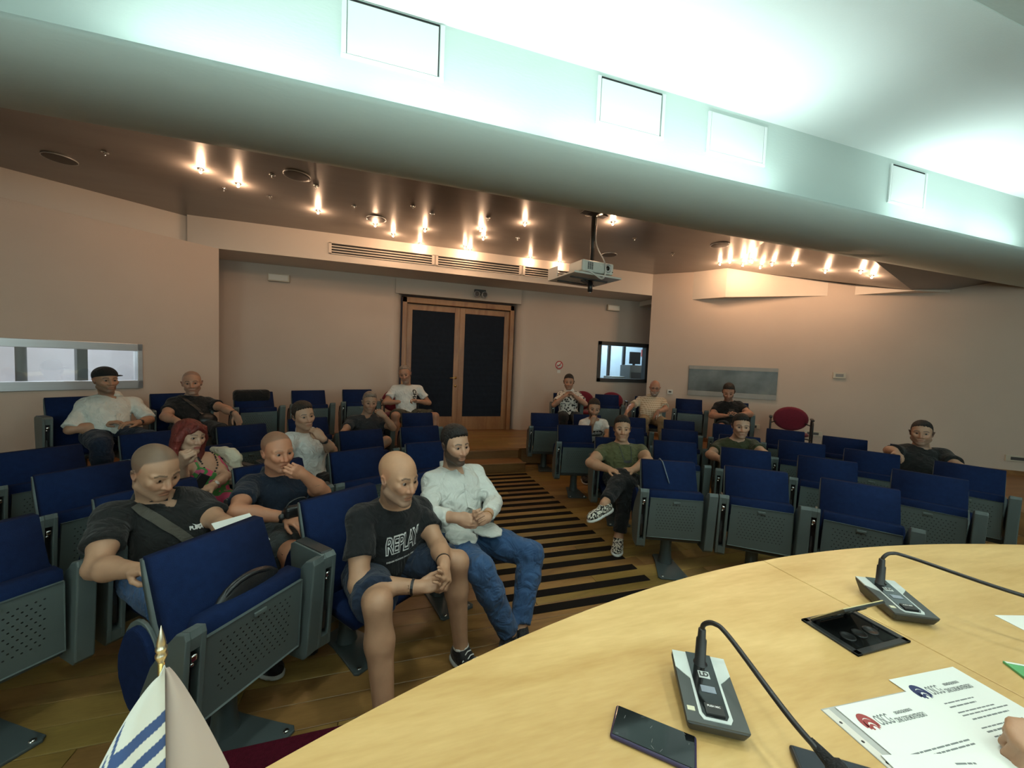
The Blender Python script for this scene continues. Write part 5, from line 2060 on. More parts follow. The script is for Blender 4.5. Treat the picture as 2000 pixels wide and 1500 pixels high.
POSE = {
 'cap': {'fw': (0.682, -0.731, -0.000), 'head': (-2.746, 4.899, 1.260), 'sr': (-2.888, 4.835, 1.013), 'sl': (-2.604, 5.101, 1.005), 'er': (-2.873, 4.642, 0.803), 'wr': (-2.668, 4.763, 0.840), 'hr': (-2.587, 4.747, 0.862), 'el': (-2.417, 4.951, 0.851), 'wl': (-2.399, 4.712, 0.857), 'hl': (-2.436, 4.636, 0.869), 'pel': (-2.699, 4.833, 0.705), 'kr': (-2.521, 4.430, 0.705), 'ar': (-2.493, 4.401, 0.340), 'kl': (-2.285, 4.661, 0.716), 'al': (-2.258, 4.632, 0.340)},
 'bag': {'fw': (0.588, -0.809, -0.000), 'head': (-2.201, 5.329, 1.220), 'sr': (-2.369, 5.269, 1.035), 'sl': (-2.079, 5.480, 1.016), 'er': (-2.326, 5.040, 0.870), 'wr': (-2.147, 4.882, 0.849), 'hr': (-2.075, 4.839, 0.834), 'el': (-1.877, 5.295, 0.934), 'wl': (-1.706, 5.135, 0.884), 'hl': (-1.669, 5.133, 0.795), 'pel': (-2.174, 5.249, 0.705), 'kr': (-2.049, 4.821, 0.730), 'ar': (-2.025, 4.789, 0.340), 'kl': (-1.806, 4.998, 0.730), 'al': (-1.783, 4.965, 0.340)},
 'red': {'fw': (0.643, -0.766, -0.000), 'head': (-1.369, 3.275, 0.982), 'sr': (-1.399, 3.198, 0.800), 'sl': (-1.310, 3.533, 0.718), 'er': (-1.282, 2.946, 0.736), 'wr': (-1.206, 2.803, 0.913), 'hr': (-1.178, 2.750, 0.973), 'el': (-1.156, 3.297, 0.679), 'wl': (-1.155, 3.057, 0.676), 'hl': (-1.191, 2.980, 0.678), 'pel': (-1.295, 3.337, 0.455), 'kr': (-1.140, 2.919, 0.480), 'ar': (-1.115, 2.888, 0.090), 'kl': (-0.911, 3.111, 0.480), 'al': (-0.885, 3.081, 0.090)},
 'sling': {'fw': (0.755, -0.656, -0.000), 'head': (-1.095, 2.284, 1.002), 'sr': (-1.257, 2.235, 0.829), 'sl': (-0.998, 2.533, 0.757), 'er': (-1.173, 2.019, 0.664), 'wr': (-0.976, 1.886, 0.702), 'hr': (-0.905, 1.844, 0.720), 'el': (-0.830, 2.309, 0.707), 'wl': (-0.717, 2.099, 0.740), 'hl': (-0.669, 2.029, 0.737), 'pel': (-1.078, 2.365, 0.455), 'kr': (-0.859, 1.976, 0.480), 'ar': (-0.829, 1.950, 0.090), 'kl': (-0.662, 2.203, 0.480), 'al': (-0.632, 2.176, 0.090)},
 'polo': {'fw': (0.616, -0.788, -0.000), 'head': (-0.682, 2.731, 0.981), 'sr': (-0.850, 2.726, 0.801), 'sl': (-0.562, 2.951, 0.745), 'er': (-0.813, 2.459, 0.707), 'wr': (-0.564, 2.491, 0.642), 'hr': (-0.499, 2.437, 0.631), 'el': (-0.408, 2.714, 0.706), 'wl': (-0.504, 2.598, 0.892), 'hl': (-0.549, 2.544, 0.941), 'pel': (-0.647, 2.783, 0.455), 'kr': (-0.507, 2.360, 0.480), 'ar': (-0.482, 2.328, 0.090), 'kl': (-0.270, 2.545, 0.480), 'al': (-0.246, 2.513, 0.090)},
 'henley': {'fw': (0.515, -0.857, -0.000), 'head': (-0.735, 3.741, 1.065), 'sr': (-0.836, 3.669, 0.895), 'sl': (-0.631, 4.002, 0.811), 'er': (-0.816, 3.442, 0.723), 'wr': (-0.691, 3.239, 0.693), 'hr': (-0.628, 3.183, 0.687), 'el': (-0.495, 3.761, 0.744), 'wl': (-0.553, 3.582, 0.893), 'hl': (-0.617, 3.585, 0.973), 'pel': (-0.709, 3.757, 0.455), 'kr': (-0.622, 3.319, 0.480), 'ar': (-0.601, 3.285, 0.090), 'kl': (-0.364, 3.474, 0.480), 'al': (-0.344, 3.440, 0.090)},
 'grey': {'fw': (0.299, -0.954, -0.000), 'head': (-0.260, 5.143, 1.032), 'sr': (-0.482, 5.136, 0.800), 'sl': (-0.135, 5.245, 0.774), 'er': (-0.528, 4.873, 0.701), 'wr': (-0.403, 4.672, 0.660), 'hr': (-0.344, 4.611, 0.660), 'el': (0.031, 5.019, 0.724), 'wl': (-0.080, 4.896, 0.898), 'hl': (-0.152, 4.901, 0.953), 'pel': (-0.261, 5.101, 0.455), 'kr': (-0.279, 4.655, 0.480), 'ar': (-0.267, 4.617, 0.090), 'kl': (0.008, 4.745, 0.480), 'al': (0.020, 4.707, 0.090)},
 'letters': {'fw': (0.182, -0.983, -0.000), 'head': (0.196, 6.265, 1.357), 'sr': (0.032, 6.316, 1.140), 'sl': (0.438, 6.391, 1.143), 'er': (-0.091, 6.185, 0.919), 'wr': (0.166, 6.179, 0.922), 'hr': (0.273, 6.176, 0.939), 'el': (0.588, 6.350, 0.898), 'wl': (0.393, 6.219, 0.944), 'hl': (0.306, 6.224, 0.950), 'pel': (0.230, 6.250, 0.705), 'kr': (0.061, 5.826, 0.764), 'ar': (0.068, 5.787, 0.340), 'kl': (0.658, 6.020, 0.727), 'al': (0.665, 5.980, 0.340)},
 'bald': {'fw': (0.620, -0.785, -0.000), 'head': (0.039, 1.936, 1.016), 'sr': (-0.141, 1.973, 0.836), 'sl': (0.177, 2.223, 0.767), 'er': (-0.124, 1.819, 0.564), 'wr': (0.148, 1.790, 0.553), 'hr': (0.237, 1.785, 0.565), 'el': (0.256, 1.989, 0.625), 'wl': (0.255, 1.749, 0.636), 'hl': (0.254, 1.669, 0.608), 'pel': (-0.039, 2.129, 0.455), 'kr': (-0.035, 1.672, 0.552), 'ar': (0.007, 1.556, 0.090), 'fr': (0.148, -0.136, 0.000), 'kl': (0.346, 1.926, 0.558), 'al': (0.381, 1.930, 0.090), 'fl': (0.075, -0.134, -0.000)},
 'beard': {'fw': (0.391, -0.921, -0.000), 'head': (0.393, 2.423, 1.064), 'sr': (0.246, 2.447, 0.885), 'sl': (0.578, 2.588, 0.883), 'er': (0.226, 2.236, 0.694), 'wr': (0.331, 2.026, 0.744), 'hr': (0.400, 1.976, 0.745), 'el': (0.668, 2.410, 0.680), 'wl': (0.573, 2.190, 0.675), 'hl': (0.500, 2.148, 0.689), 'pel': (0.445, 2.401, 0.455), 'kr': (0.479, 1.964, 0.483), 'ar': (0.660, 1.963, 0.090), 'fr': (-0.085, -0.123, 0.000), 'kl': (0.853, 2.173, 0.422), 'al': (0.740, 2.012, 0.090), 'fl': (-0.000, -0.166, 0.000)},
 'palms': {'fw': (-0.284, -0.959, -0.000), 'head': (2.951, 6.105, 1.313), 'sr': (2.848, 6.219, 1.104), 'sl': (3.161, 6.126, 1.117), 'er': (2.684, 6.092, 0.909), 'wr': (2.814, 5.974, 1.072), 'hr': (2.876, 5.950, 1.146), 'el': (3.178, 5.894, 0.953), 'wl': (3.006, 5.993, 1.091), 'hl': (2.946, 5.997, 1.152), 'pel': (2.984, 6.137, 0.705), 'kr': (2.721, 5.777, 0.730), 'ar': (2.710, 5.739, 0.340), 'kl': (3.009, 5.692, 0.730), 'al': (2.997, 5.653, 0.340)},
 'tee': {'fw': (-0.321, -0.947, -0.000), 'head': (2.804, 4.935, 0.999), 'sr': (2.707, 5.073, 0.807), 'sl': (3.013, 4.970, 0.821), 'er': (2.694, 4.845, 0.636), 'wr': (2.658, 4.698, 0.822), 'hr': (2.664, 4.675, 0.904), 'el': (2.950, 4.751, 0.650), 'wl': (2.792, 4.610, 0.537), 'hl': (2.720, 4.567, 0.520), 'pel': (2.883, 5.119, 0.455), 'kr': (2.606, 4.770, 0.480), 'ar': (2.594, 4.732, 0.090), 'kl': (2.891, 4.673, 0.480), 'al': (2.878, 4.635, 0.090)},
 'olive': {'fw': (-0.316, -0.949, -0.000), 'head': (2.273, 3.405, 0.975), 'sr': (2.105, 3.502, 0.755), 'sl': (2.512, 3.367, 0.775), 'er': (1.893, 3.345, 0.648), 'wr': (1.967, 3.117, 0.642), 'hr': (1.993, 3.036, 0.644), 'el': (2.393, 3.117, 0.708), 'wl': (2.173, 3.043, 0.648), 'hl': (2.088, 3.041, 0.653), 'pel': (2.267, 3.343, 0.455), 'kr': (2.078, 2.974, 0.544), 'ar': (1.957, 2.892, 0.090), 'fr': (-0.212, -0.278, 0.000), 'kl': (2.059, 3.049, 0.594), 'al': (1.748, 2.811, 0.441), 'fl': (-0.161, -0.024, -0.049)},
 'elder': {'fw': (-0.500, -0.866, -0.000), 'head': (4.454, 5.740, 1.263), 'sr': (4.260, 5.910, 1.061), 'sl': (4.621, 5.701, 1.068), 'er': (4.031, 5.812, 0.923), 'wr': (3.858, 5.657, 0.861), 'hr': (3.801, 5.614, 0.814), 'el': (4.510, 5.483, 0.921), 'wl': (4.288, 5.398, 0.888), 'hl': (4.236, 5.428, 0.814), 'pel': (4.363, 5.700, 0.705), 'kr': (4.024, 5.411, 0.730), 'ar': (4.004, 5.376, 0.340), 'kl': (4.283, 5.261, 0.730), 'al': (4.263, 5.226, 0.340)},
 'phone': {'fw': (-0.676, -0.737, -0.000), 'head': (5.295, 4.966, 1.277), 'sr': (5.255, 5.138, 1.063), 'sl': (5.502, 4.913, 1.107), 'er': (5.068, 5.052, 0.867), 'wr': (5.075, 4.814, 0.901), 'hr': (5.104, 4.736, 0.912), 'el': (5.461, 4.683, 0.944), 'wl': (5.222, 4.665, 0.938), 'hl': (5.146, 4.698, 0.917), 'pel': (5.332, 4.932, 0.705), 'kr': (4.938, 4.724, 0.730), 'ar': (4.911, 4.695, 0.340), 'kl': (5.159, 4.521, 0.730), 'al': (5.132, 4.492, 0.340)},
 'green': {'fw': (-0.656, -0.755, -0.000), 'head': (3.724, 3.297, 1.006), 'sr': (3.642, 3.501, 0.792), 'sl': (3.912, 3.265, 0.835), 'er': (3.409, 3.390, 0.670), 'wr': (3.333, 3.162, 0.678), 'hr': (3.326, 3.077, 0.684), 'el': (3.768, 3.033, 0.756), 'wl': (3.560, 2.935, 0.685), 'hl': (3.476, 2.921, 0.677), 'pel': (3.818, 3.400, 0.455), 'kr': (3.429, 3.182, 0.480), 'ar': (3.403, 3.152, 0.090), 'kl': (3.655, 2.985, 0.480), 'al': (3.629, 2.955, 0.090)},
 'big': {'fw': (-0.879, -0.477, -0.000), 'head': (5.552, 2.649, 1.019), 'sr': (5.483, 2.777, 0.833), 'sl': (5.731, 2.529, 0.859), 'er': (5.202, 2.732, 0.816), 'wr': (5.018, 2.579, 0.836), 'hr': (4.961, 2.518, 0.820), 'el': (5.561, 2.343, 0.726), 'wl': (5.346, 2.305, 0.626), 'hl': (5.264, 2.303, 0.605), 'pel': (5.463, 2.604, 0.455), 'kr': (5.022, 2.535, 0.480), 'ar': (4.987, 2.516, 0.090), 'kl': (5.165, 2.272, 0.480), 'al': (5.130, 2.252, 0.090)},
}
# ---------------------------------------------------------------- wardrobe
C_black = cloth('black_cotton', (0.011, 0.012, 0.013))
C_black2 = cloth('black_polo_cotton', (0.014, 0.015, 0.015))
C_navy = cloth('navy_cotton', (0.010, 0.016, 0.028))
C_white = cloth('white_linen', (0.62, 0.64, 0.60), bump=0.35, bscale=300)
C_white2 = cloth('white_cotton', (0.66, 0.66, 0.63))
C_grey = cloth('charcoal_cotton', (0.030, 0.032, 0.036))
C_olive = cloth('olive_cotton', (0.088, 0.092, 0.040))
C_green = cloth('dark_green_cotton', (0.040, 0.046, 0.022))
C_jeans = cloth('blue_denim', (0.035, 0.080, 0.175), var=0.25, bscale=500)
C_denim = cloth('dark_denim', (0.016, 0.026, 0.048), var=0.2)
C_lining = cloth('pale_hem', (0.30, 0.34, 0.34))
C_dark = cloth('dark_trouser', (0.012, 0.013, 0.014))
C_greyt = cloth('grey_trouser', (0.040, 0.046, 0.046))
C_khaki = cloth('khaki_trouser', (0.24, 0.18, 0.10))
C_camo = spots_mat('camouflage_cotton', (0.05, 0.05, 0.035), (0.02, 0.022, 0.015), 14, .5, (0.10, 0.09, 0.06), .58)
C_palm = spots_mat('palm_print', (0.62, 0.58, 0.52), (0.02, 0.02, 0.02), 26, .555)
C_dress = spots_mat('dress_print', (0.60, 0.07, 0.16), (0.06, 0.24, 0.06), 9, .50, (0.55, 0.10, 0.2), .62)
C_check = check_mat('checked_shirt', (0.56, 0.48, 0.36), (0.34, 0.26, 0.17), 9)
C_cream = cloth('cream_jacket', (0.62, 0.57, 0.44))
C_strap = cloth('grey_webbing', (0.085, 0.080, 0.065), bump=0.5)
H_black = mat('black_hair', (0.010, 0.008, 0.007), 0.55, var=0.4, vscale=60, bump=0.9, bscale=160, stretch=(1, 1, .3), spec=.4)
H_brown = mat('brown_hair', (0.022, 0.014, 0.009), 0.55, var=0.4, vscale=60, bump=0.9, bscale=160, stretch=(1, 1, .3), spec=.4)
H_grey = mat('grey_hair', (0.22, 0.18, 0.15), 0.6, var=0.3, vscale=60, bump=0.9, bscale=160)
H_red = mat('red_hair', (0.12, 0.013, 0.008), 0.62, var=0.45, vscale=34, bump=0.6, bscale=110, stretch=(1, 1, .22), spec=.5)
M_sole = mat('white_rubber', (0.60, 0.62, 0.60), 0.6, var=.05)
M_soleblk = mat('black_rubber', (0.012, 0.012, 0.012), 0.6)
M_shoeblk = cloth('black_shoe', (0.012, 0.012, 0.013), rough=.5)
M_shoezeb = spots_mat('zebra_knit', (0.60, 0.58, 0.50), (0.012, 0.012, 0.012), 75, .5)
M_print = mat('white_print', (0.72, 0.72, 0.70), 0.7, var=.02)
M_printblk = mat('black_print', (0.010, 0.010, 0.010), 0.7, var=.02)
M_paper = mat('paper', (0.72, 0.76, 0.73), 0.7, var=.015, bump=.05, bscale=120)
M_steel = mat('steel', (0.55, 0.55, 0.53), 0.25, metal=1.0, var=.03)


def face_paint(brow=(.02, .013, .009), stub=0.0, stubc=(.05, .035, .028), beard=0.0, beardc=(.015, .010, .008), scalp=0.0, scalpc=(.12, .09, .075), style='recede', browk=.8, lips=None, tan=None):
    def f(C, x, y, z, inh, fr):
        if tan is not None:
            C = mixc(C, .5 * inh * sstep(z, -.02, .06), tan)
        bz = .0250 + .0025 * sstep(np.abs(x), .016, .032) - .0065 * sstep(np.abs(x), .036, .052)
        m = fr * sstep(-np.abs((z - bz) / .0045), -1.3, -.5) * (np.abs(x) > .012) * (np.abs(x) < .052) * (y > .05)
        C = mixc(C, browk * m, brow)
        # jaw: the beard line falls from the sideburn to the cheek and skips the lips
        bl = np.interp(y, [-.02, .0, .02, .05, .075, .09], [.0, .0, -.022, -.042, -.051, -.051])
        nl = np.clip(np.hypot(x / .0245, (z + .068) / .0105), 0, 3)
        jaw = inh * (y > -.02) * sstep(bl - z, -.004, .010) * sstep(nl, .95, 1.15) * sstep(z, -.17, -.125)
        chin_clear = 1.0
        if stub:
            C = mixc(C, stub * jaw * chin_clear, stubc)
        if beard:
            C = mixc(C, beard * jaw, beardc)
        if scalp:
            zz = zline(y, style)
            m = inh * sstep(z - zz, -.004, .012)
            C = mixc(C, scalp * m, scalpc)
        if lips is not None:
            C = mixc(C, .8 * fr * sstep(-np.hypot(x / .025, (z + .068) / .0115), -1.1, -.85), lips)
        return C
    return f


SK = (.40, .225, .135)


def chest_frame(p, dx=0.0, dz=0.0, tilt=0.0):
    """origin and axes on the chest: dx to the person's left, dz up from mid shoulder"""
    c = p.mid + p.l * dx + p.u2 * dz
    xa = p.l * math.cos(tilt) + p.u2 * math.sin(tilt)
    ya = -p.l * math.sin(tilt) + p.u2 * math.cos(tilt)
    return (c, xa, ya, p.f)


def strap(p, pts, w, material, name='strap', th=.004, label=None, parent=None, lift=.006):
    """a flat strap laid on the chest surface through points given as (left, up) from mid shoulder"""
    bv = p.bvh()
    line = []
    for (dx, dz) in pts:
        c = Vector(p.mid + p.l * dx + p.u2 * dz + p.f * .4)
        h = bv.ray_cast(c, Vector(-p.f), .8)
        if h[0] is None:
            h = bv.find_nearest(Vector(p.mid + p.l * dx + p.u2 * dz + p.f * .08))
        line.append((h[0], h[1] if h[1].dot(Vector(p.f)) > 0 else -h[1]))
    m = MB()
    rows = []
    for i, (q, n) in enumerate(line):
        t = (line[min(i + 1, len(line) - 1)][0] - line[max(i - 1, 0)][0]).normalized()
        s_ = t.cross(n).normalized() * (w / 2)
        rows.append([m.bm.verts.new(q + s_ * e + n * (lift + z)) for e, z in ((-1, 0), (1, 0), (1, th), (-1, th))])
    for A, B in zip(rows, rows[1:]):
        for i in range(4):
            j = (i + 1) % 4
            m.bm.faces.new((A[i], A[j], B[j], B[i]))
    return p.mb(name, m, material, parent, label)


def thing_rel(name, o_loc, label, cat, group=None):
    return empty(name, tuple(float(a) for a in o_loc), 0, label, cat, group)


PE = {}
# ================================================================ front row
# --- bald man, black lettered shirt
p = Person('bald', POSE['bald'], 'bald man in black lettered T-shirt and denim shorts leaning forward in the front row', SK, w=1.05, belly=1.08, arm=1.10, head=1.03, jaw=1.06,
           gaze=(42, 8, -4), hands=('clasp', 'clasp'), pn={'r': (.9, -.2, .1), 'l': (-.75, -.3, -.5)}, leg=1.0, neck=1.14)
p.clasp()
p.body(paint=face_paint(stub=.42, stubc=(.16, .12, .10), brow=(.05, .032, .022), tan=(.44, .235, .13)))
p.shirt(C_black, .62, t=.013, neck='crew', h=.009, noise=(.004, 34, 1), loose=1.5)
c, xa, ya, n = chest_frame(p, -.01, -.085, .26)
for off_, m_, lift_ in ((.0032, M_print, .003), (-.0008, C_black, .005)):
    p.prints('lettering', text_mesh('REPLAY', .072, offset=off_, shear=.18, spacing=.86), m_, (c, xa * .84, ya * 1.75, n), None, off=lift_, sub=3)
c2 = c - ya * .080 - xa * .012
p.prints('lettering', text_mesh('DENIM GOODS SINCE 1981', .0122, offset=.0004, spacing=1.02), M_print, (c2, xa, ya, n), None, off=.0035, sub=2)
p.legs(C_denim, .87, t=.016, name='shorts')
p.shoes(M_shoeblk, M_sole, h=.006)
sh = [o for o in p.root.children if o.name.startswith('shoe')]
for q, o in zip('rl', sh):
    A, d, up = p.J['a' + q], p.footdir(q), np.array([0, 0, 1.0])
    p.add('sock', [cone(A - up * .04, A + up * .022, .041, .042, 0, (A + up * .018, up))], .006, M_print)
    b = A - up * .085
    sd = np.cross(d, up)
    for k in range(5):
        cc = b + d * (.055 + .022 * k) + up * (.088 - .0085 * k)
        p.mb('lace', MB().tube([cc - sd * .022, cc + up * .004, cc + sd * .022 + d * .008], .0032, 6), M_print, o)
    for s_ in (-1, 1):
        for k in range(3):
            a_ = b + d * (.05 + .03 * k) + sd * s_ * .043 + up * .03
            p.mb('stripe', MB().tube([a_, a_ + up * .035 + d * .014 - sd * s_ * .010], .0035, 5), M_print, o)
p.watch('r', M_black, name='bracelet', width=.012)
p.watch('l', M_black, name='bracelet', width=.009)
PE['bald'] = p

# --- bearded man, white band-collar shirt, jeans
p = Person('beard', POSE['beard'], 'dark bearded man in white shirt and blue jeans with folded hands in front row', (.43, .25, .16), w=1.0, arm=1.0, head=1.0,
           gaze=(35, 4, 0), hands=('clasp', 'clasp'), pn={'r': (.3, -.2, -.9), 'l': (-.3, .2, -.9)}, neck=1.08)
p.clasp()
p.body(paint=face_paint(scalp=.8, scalpc=(.012,.009,.008), style='short', stub=.35, stubc=(.03, .02, .015), beard=.80, beardc=(.020, .013, .010), brow=(.015, .010, .008), browk=.9))
p.shirt(C_white, 1.72, t=.014, neck='v', h=.0095, noise=(.0035, 46, 3))
p.collar(C_white, r=.066, stand=True, gap=.022)
p.hair(H_black, 'short', .013, top=.012)
p.legs(C_jeans, 1.97, t=.013, h=.011, noise=(.0035, 52, 5))
p.shoes(M_shoeblk, M_soleblk, h=.008)
bv = p.bvh()
m = MB()
for k in range(5):
    cc = Vector(p.mid + p.l * .004 - p.u2 * (.055 + .062 * k) + p.f * .4)
    h = bv.ray_cast(cc, Vector(-p.f), .8)
    if h[0] is not None:
        p.mb('button', MB().ball(h[0] + h[1] * .001, .0062, 10, (1, 1, 1)), M_plw, p.sh)
strap(p, [(-.004, -.04 - .03 * k) for k in range(11)], .030, C_white, 'placket', th=.003, parent=p.sh, lift=.001)
p.watch('l', M_brass, name='bracelet', width=.006)
# shirt tails lying on the jeans
lat = p.lat()
for s_, dx in ((-1, -.10), (1, .09)):
    c0 = p.J['pel'] + p.fw * .16 + lat * dx + np.array([0, 0, .118])
    p.add('shirt_tail', [ell(c0 - np.array([0, 0, .02]), np.stack([lat, p.fw, np.array([0, 0, 1.0])], 1), (.085, .12, .026), .02)], .008, C_white, (.003, 60, 4), parent=p.sh)
PE['beard'] = p

# ================================================================ second row
# --- man with shoulder strap, looking down
p = Person('sling', POSE['sling'], 'heavy man in black polo with grey shoulder strap looking down at papers', (.41, .235, .145), w=1.13, belly=1.22, arm=1.14, head=1.05, jaw=1.14,
           gaze=(32, 22, 0), closed=True, hands=('curl', 'relax'), pn={'r': (0, 0, -1), 'l': (-.5, .5, -.6)}, neck=1.3)
p.body(paint=face_paint(stub=.30, stubc=(.14, .105, .085), scalp=.75, scalpc=(.085, .065, .048), style='recede', brow=(.06, .04, .026)))
p.shirt(C_black2, .62, t=.013, neck='polo', h=.010, noise=(.004, 28, 6), loose=1.8)
p.collar(C_black2, r=.070)
strap(p, [(-.13 + .033 * k, .05 - .035 * k) for k in range(11)], .042, C_strap, 'shoulder_strap', label='grey woven shoulder strap')
c, xa, ya, n = chest_frame(p, .085, -.085, 0)
p.prints('chest_logo', text_mesh('PUMA', .024, offset=.0012, spacing=.9), M_print, (c, xa, ya, n), None, sub=1)
bm_ = bmesh.new()
cat = [(-.004, .010), (.004, .014), (.012, .015), (.018, .019), (.026, .027), (.024, .021), (.029, .019), (.024, .016), (.021, .012), (.024, .006), (.017, .010), (.010, .009), (.004, .004), (.003, .009), (-.006, .012), (-.016, .022)]
bm_.faces.new([bm_.verts.new((x, y, 0)) for x, y in cat])
me_ = bpy.data.meshes.new('cat')
bm_.to_mesh(me_)
p.prints('chest_logo', me_, M_print, (c, xa * 1.1, ya, n), None, sub=1)
p.legs(C_jeans, .84, t=.016, name='shorts')
p.shoes(M_shoeblk, M_sole, h=.012)
PE['sling'] = p

# --- navy polo, hand on chin
p = Person('polo', POSE['polo'], 'sunburnt man in navy polo shirt resting his chin on his hand in second row', (.44, .20, .115), w=1.05, belly=1.08, arm=1.10, head=1.03, jaw=1.06,
           gaze=(27, 3, 0), hands=('relax', 'chin'), pn={'r': (0, .3, -1), 'l': (-.75, .65, .1)}, neck=1.12)
p.J['wl'] = p.J['wl'] - np.array([0, 0, .030])
p.J['hl'] = p.J['hl'] - np.array([0, 0, .026])
p.body(paint=face_paint(stub=.22, stubc=(.16, .11, .085), scalp=.6, scalpc=(.09, .06, .04), style='recede', brow=(.14, .08, .045), browk=.5))
p.shirt(C_navy, .62, t=.013, neck='polo', h=.010, noise=(.004, 32, 7), loose=1.4)
p.collar(C_navy, r=.070)
p.legs(C_greyt, .86, t=.015, name='shorts')
p.shoes(M_shoeblk, M_soleblk, h=.013)
p.watch('r', M_black, name='wristwatch', dial=M_black, width=.018)
PE['polo'] = p

# --- olive shirt, legs crossed
p = Person('olive', POSE['olive'], 'man in tight olive T-shirt sitting with crossed legs and patterned sneakers', (.44, .245, .15), w=1.08, arm=1.2, head=1.04, jaw=1.04,
           gaze=(6, 0, 0), hands=('relax', 'relax'), pn={'r': (0, .2, -1), 'l': (0, .2, -1)}, neck=1.15)
p.body(paint=face_paint(scalp=.8, scalpc=(.012,.009,.008), style='short', stub=.25, stubc=(.10, .07, .055), brow=(.02, .013, .01)))
p.shirt(C_olive, .50, t=.008, neck='crew', h=.010, noise=(.003, 40, 8), loose=.5)
p.hair(H_black, 'short', .014, top=.010)
p.legs(C_dark, 1.90, t=.012, h=.011)
p.shoes(M_shoezeb, M_sole, h=.008)
strap(p, [(-.055 + .004 * k, .03 - .02 * k) for k in range(8)], .006, M_black, 'glasses_cord', lift=.003)
strap(p, [(.060 - .002 * k, .03 - .02 * k) for k in range(8)], .006, M_black, 'glasses_cord', lift=.003)
strap(p, [(-.028 + .0185 * k - .0, -.118 - .006 * math.sin(PI * k / 4)) for k in range(5)], .026, M_black, 'sunglasses', lift=.005, label='black sunglasses hanging on a neck cord')
PE['olive'] = p

# ================================================================ third row
# --- red haired woman
p = Person('red', POSE['red'], 'red haired woman in pink and green dress resting her cheek on her fist', (.46, .29, .20), w=.90, arm=.86, head=.96, jaw=.90,
           gaze=(35, 4, -6), hands=('fist', 'relax'), pn={'r': (.6, .6, .2), 'l': (0, .3, -1)}, neck=.86)
p.body(fem=True, paint=face_paint(brow=(.06, .03, .02), lips=(.30, .08, .07), browk=.7))
c0 = p.mid - p.u2 * .042


def dpost(D, X, Y, Z):
    return np.maximum(D, (X - F32(c0[0])) * F32(p.u2[0]) + (Y - F32(c0[1])) * F32(p.u2[1]) + (Z - F32(c0[2])) * F32(p.u2[2]) - F32(.030) * np.cos(((X - F32(c0[0])) * F32(p.l[0]) + (Y - F32(c0[1])) * F32(p.l[1])) * F32(38)) * F32(-1))


p.sh = p.add('dress', [q for i_, q in enumerate(p.torso(.009)) if i_ in (0, 1, 2, 6, 7)], .008, C_dress, (.002, 40, 9), dpost)
for s_ in (-1, 1):
    bb = BVHTree.FromPolygons([tuple(v) for v in p.V], [tuple(q_) for q_ in p.Qb])
    pts_ = []
    for k in range(9):
        q = p.mid + p.l * s_ * (.075 + .012 * k / 8) + p.u2 * (-.09 + .14 * k / 8) + p.f * .10 * (1 - .8 * (k / 8))
        hh = bb.find_nearest(Vector(q))
        pts_.append(hh[0] + hh[1] * .002)
    p.mb('dress_strap', MB().tube(pts_, .006, 6), C_dress, p.sh)
P_ = [ell(p.T(0, -.020, .045), p.R, np.array([.088, .104, .088]) * p.hs, .02), ell(p.T(0, -.045, -.05), p.R, np.array([.090, .065, .12]) * p.hs, .03)]
for s_ in (-1, 1):
    P_ += [cone(p.T(s_ * .062, .045, .07), p.T(s_ * .086, .020, -.01), .020, .026, .02), cone(p.T(s_ * .086, .020, -.01), p.T(s_ * .090, .010, -.13), .026, .022, .02), cone(p.T(s_ * .09, .01, -.13), p.T(s_ * .075, .03, -.19), .022, .010, .02)]
P_ += [ell(p.T(0, .085, -.035), p.R, np.array([.060, .055, .098]) * p.hs, .008, True)]
P_ += [cone(p.T(-.01, .085, .085), p.T(.050, .080, .045), .014, .012, .015), cone(p.T(-.01, .085, .085), p.T(-.052, .076, .045), .014, .012, .015)]
p.add('hair', P_, .0050, H_red, (.0018, 150, 3))
# cream jacket hung over her left shoulder
S, E = p.J['sl'], p.J['el']
B_ = FWD * .035
p.add('jacket', [cone(S + RGT * -.02 + UPV * .125 + B_, S + RGT * .10 + UPV * .095 + B_, .026, .042, .03), cone(S + RGT * .06 + UPV * .10 + B_, S + RGT * .150 + UPV * .055 + B_, .040, .042, .03),
                 cone(S + RGT * .12 + UPV * .07 + B_, S + RGT * .165 - UPV * .04 + B_, .042, .040, .03), cone(S + RGT * .10 + UPV * .02 + B_, S + RGT * .12 - UPV * .10 + B_, .04, .05, .03)], .008, C_cream, (.005, 50, 3), label='cream jacket hung over one shoulder')
p.legs(C_dress, 1.2, t=.016, name='skirt')
p.shoes(M_shoeblk, M_soleblk, h=.014)
p.watch('l', M_brass, name='wristwatch', dial=M_plw, width=.010, r=.026)
p.watch('r', M_brass, name='bracelet', width=.004, r=.028, frac=1.2)
bvb = BVHTree.FromPolygons([tuple(v) for v in p.V], [tuple(q_) for q_ in p.Qb])
for s_ in (-1, 1):
    for k in range(9):
        q = p.nb + p.l * s_ * (.060 - .0050 * k) + p.f * .05 - p.u2 * (.0 + .016 * k)
        hh = bvb.find_nearest(Vector(q))
        p.mb('bead', MB().ball(hh[0] + hh[1] * .003, .0065, 8), M_black)
PE['red'] = p

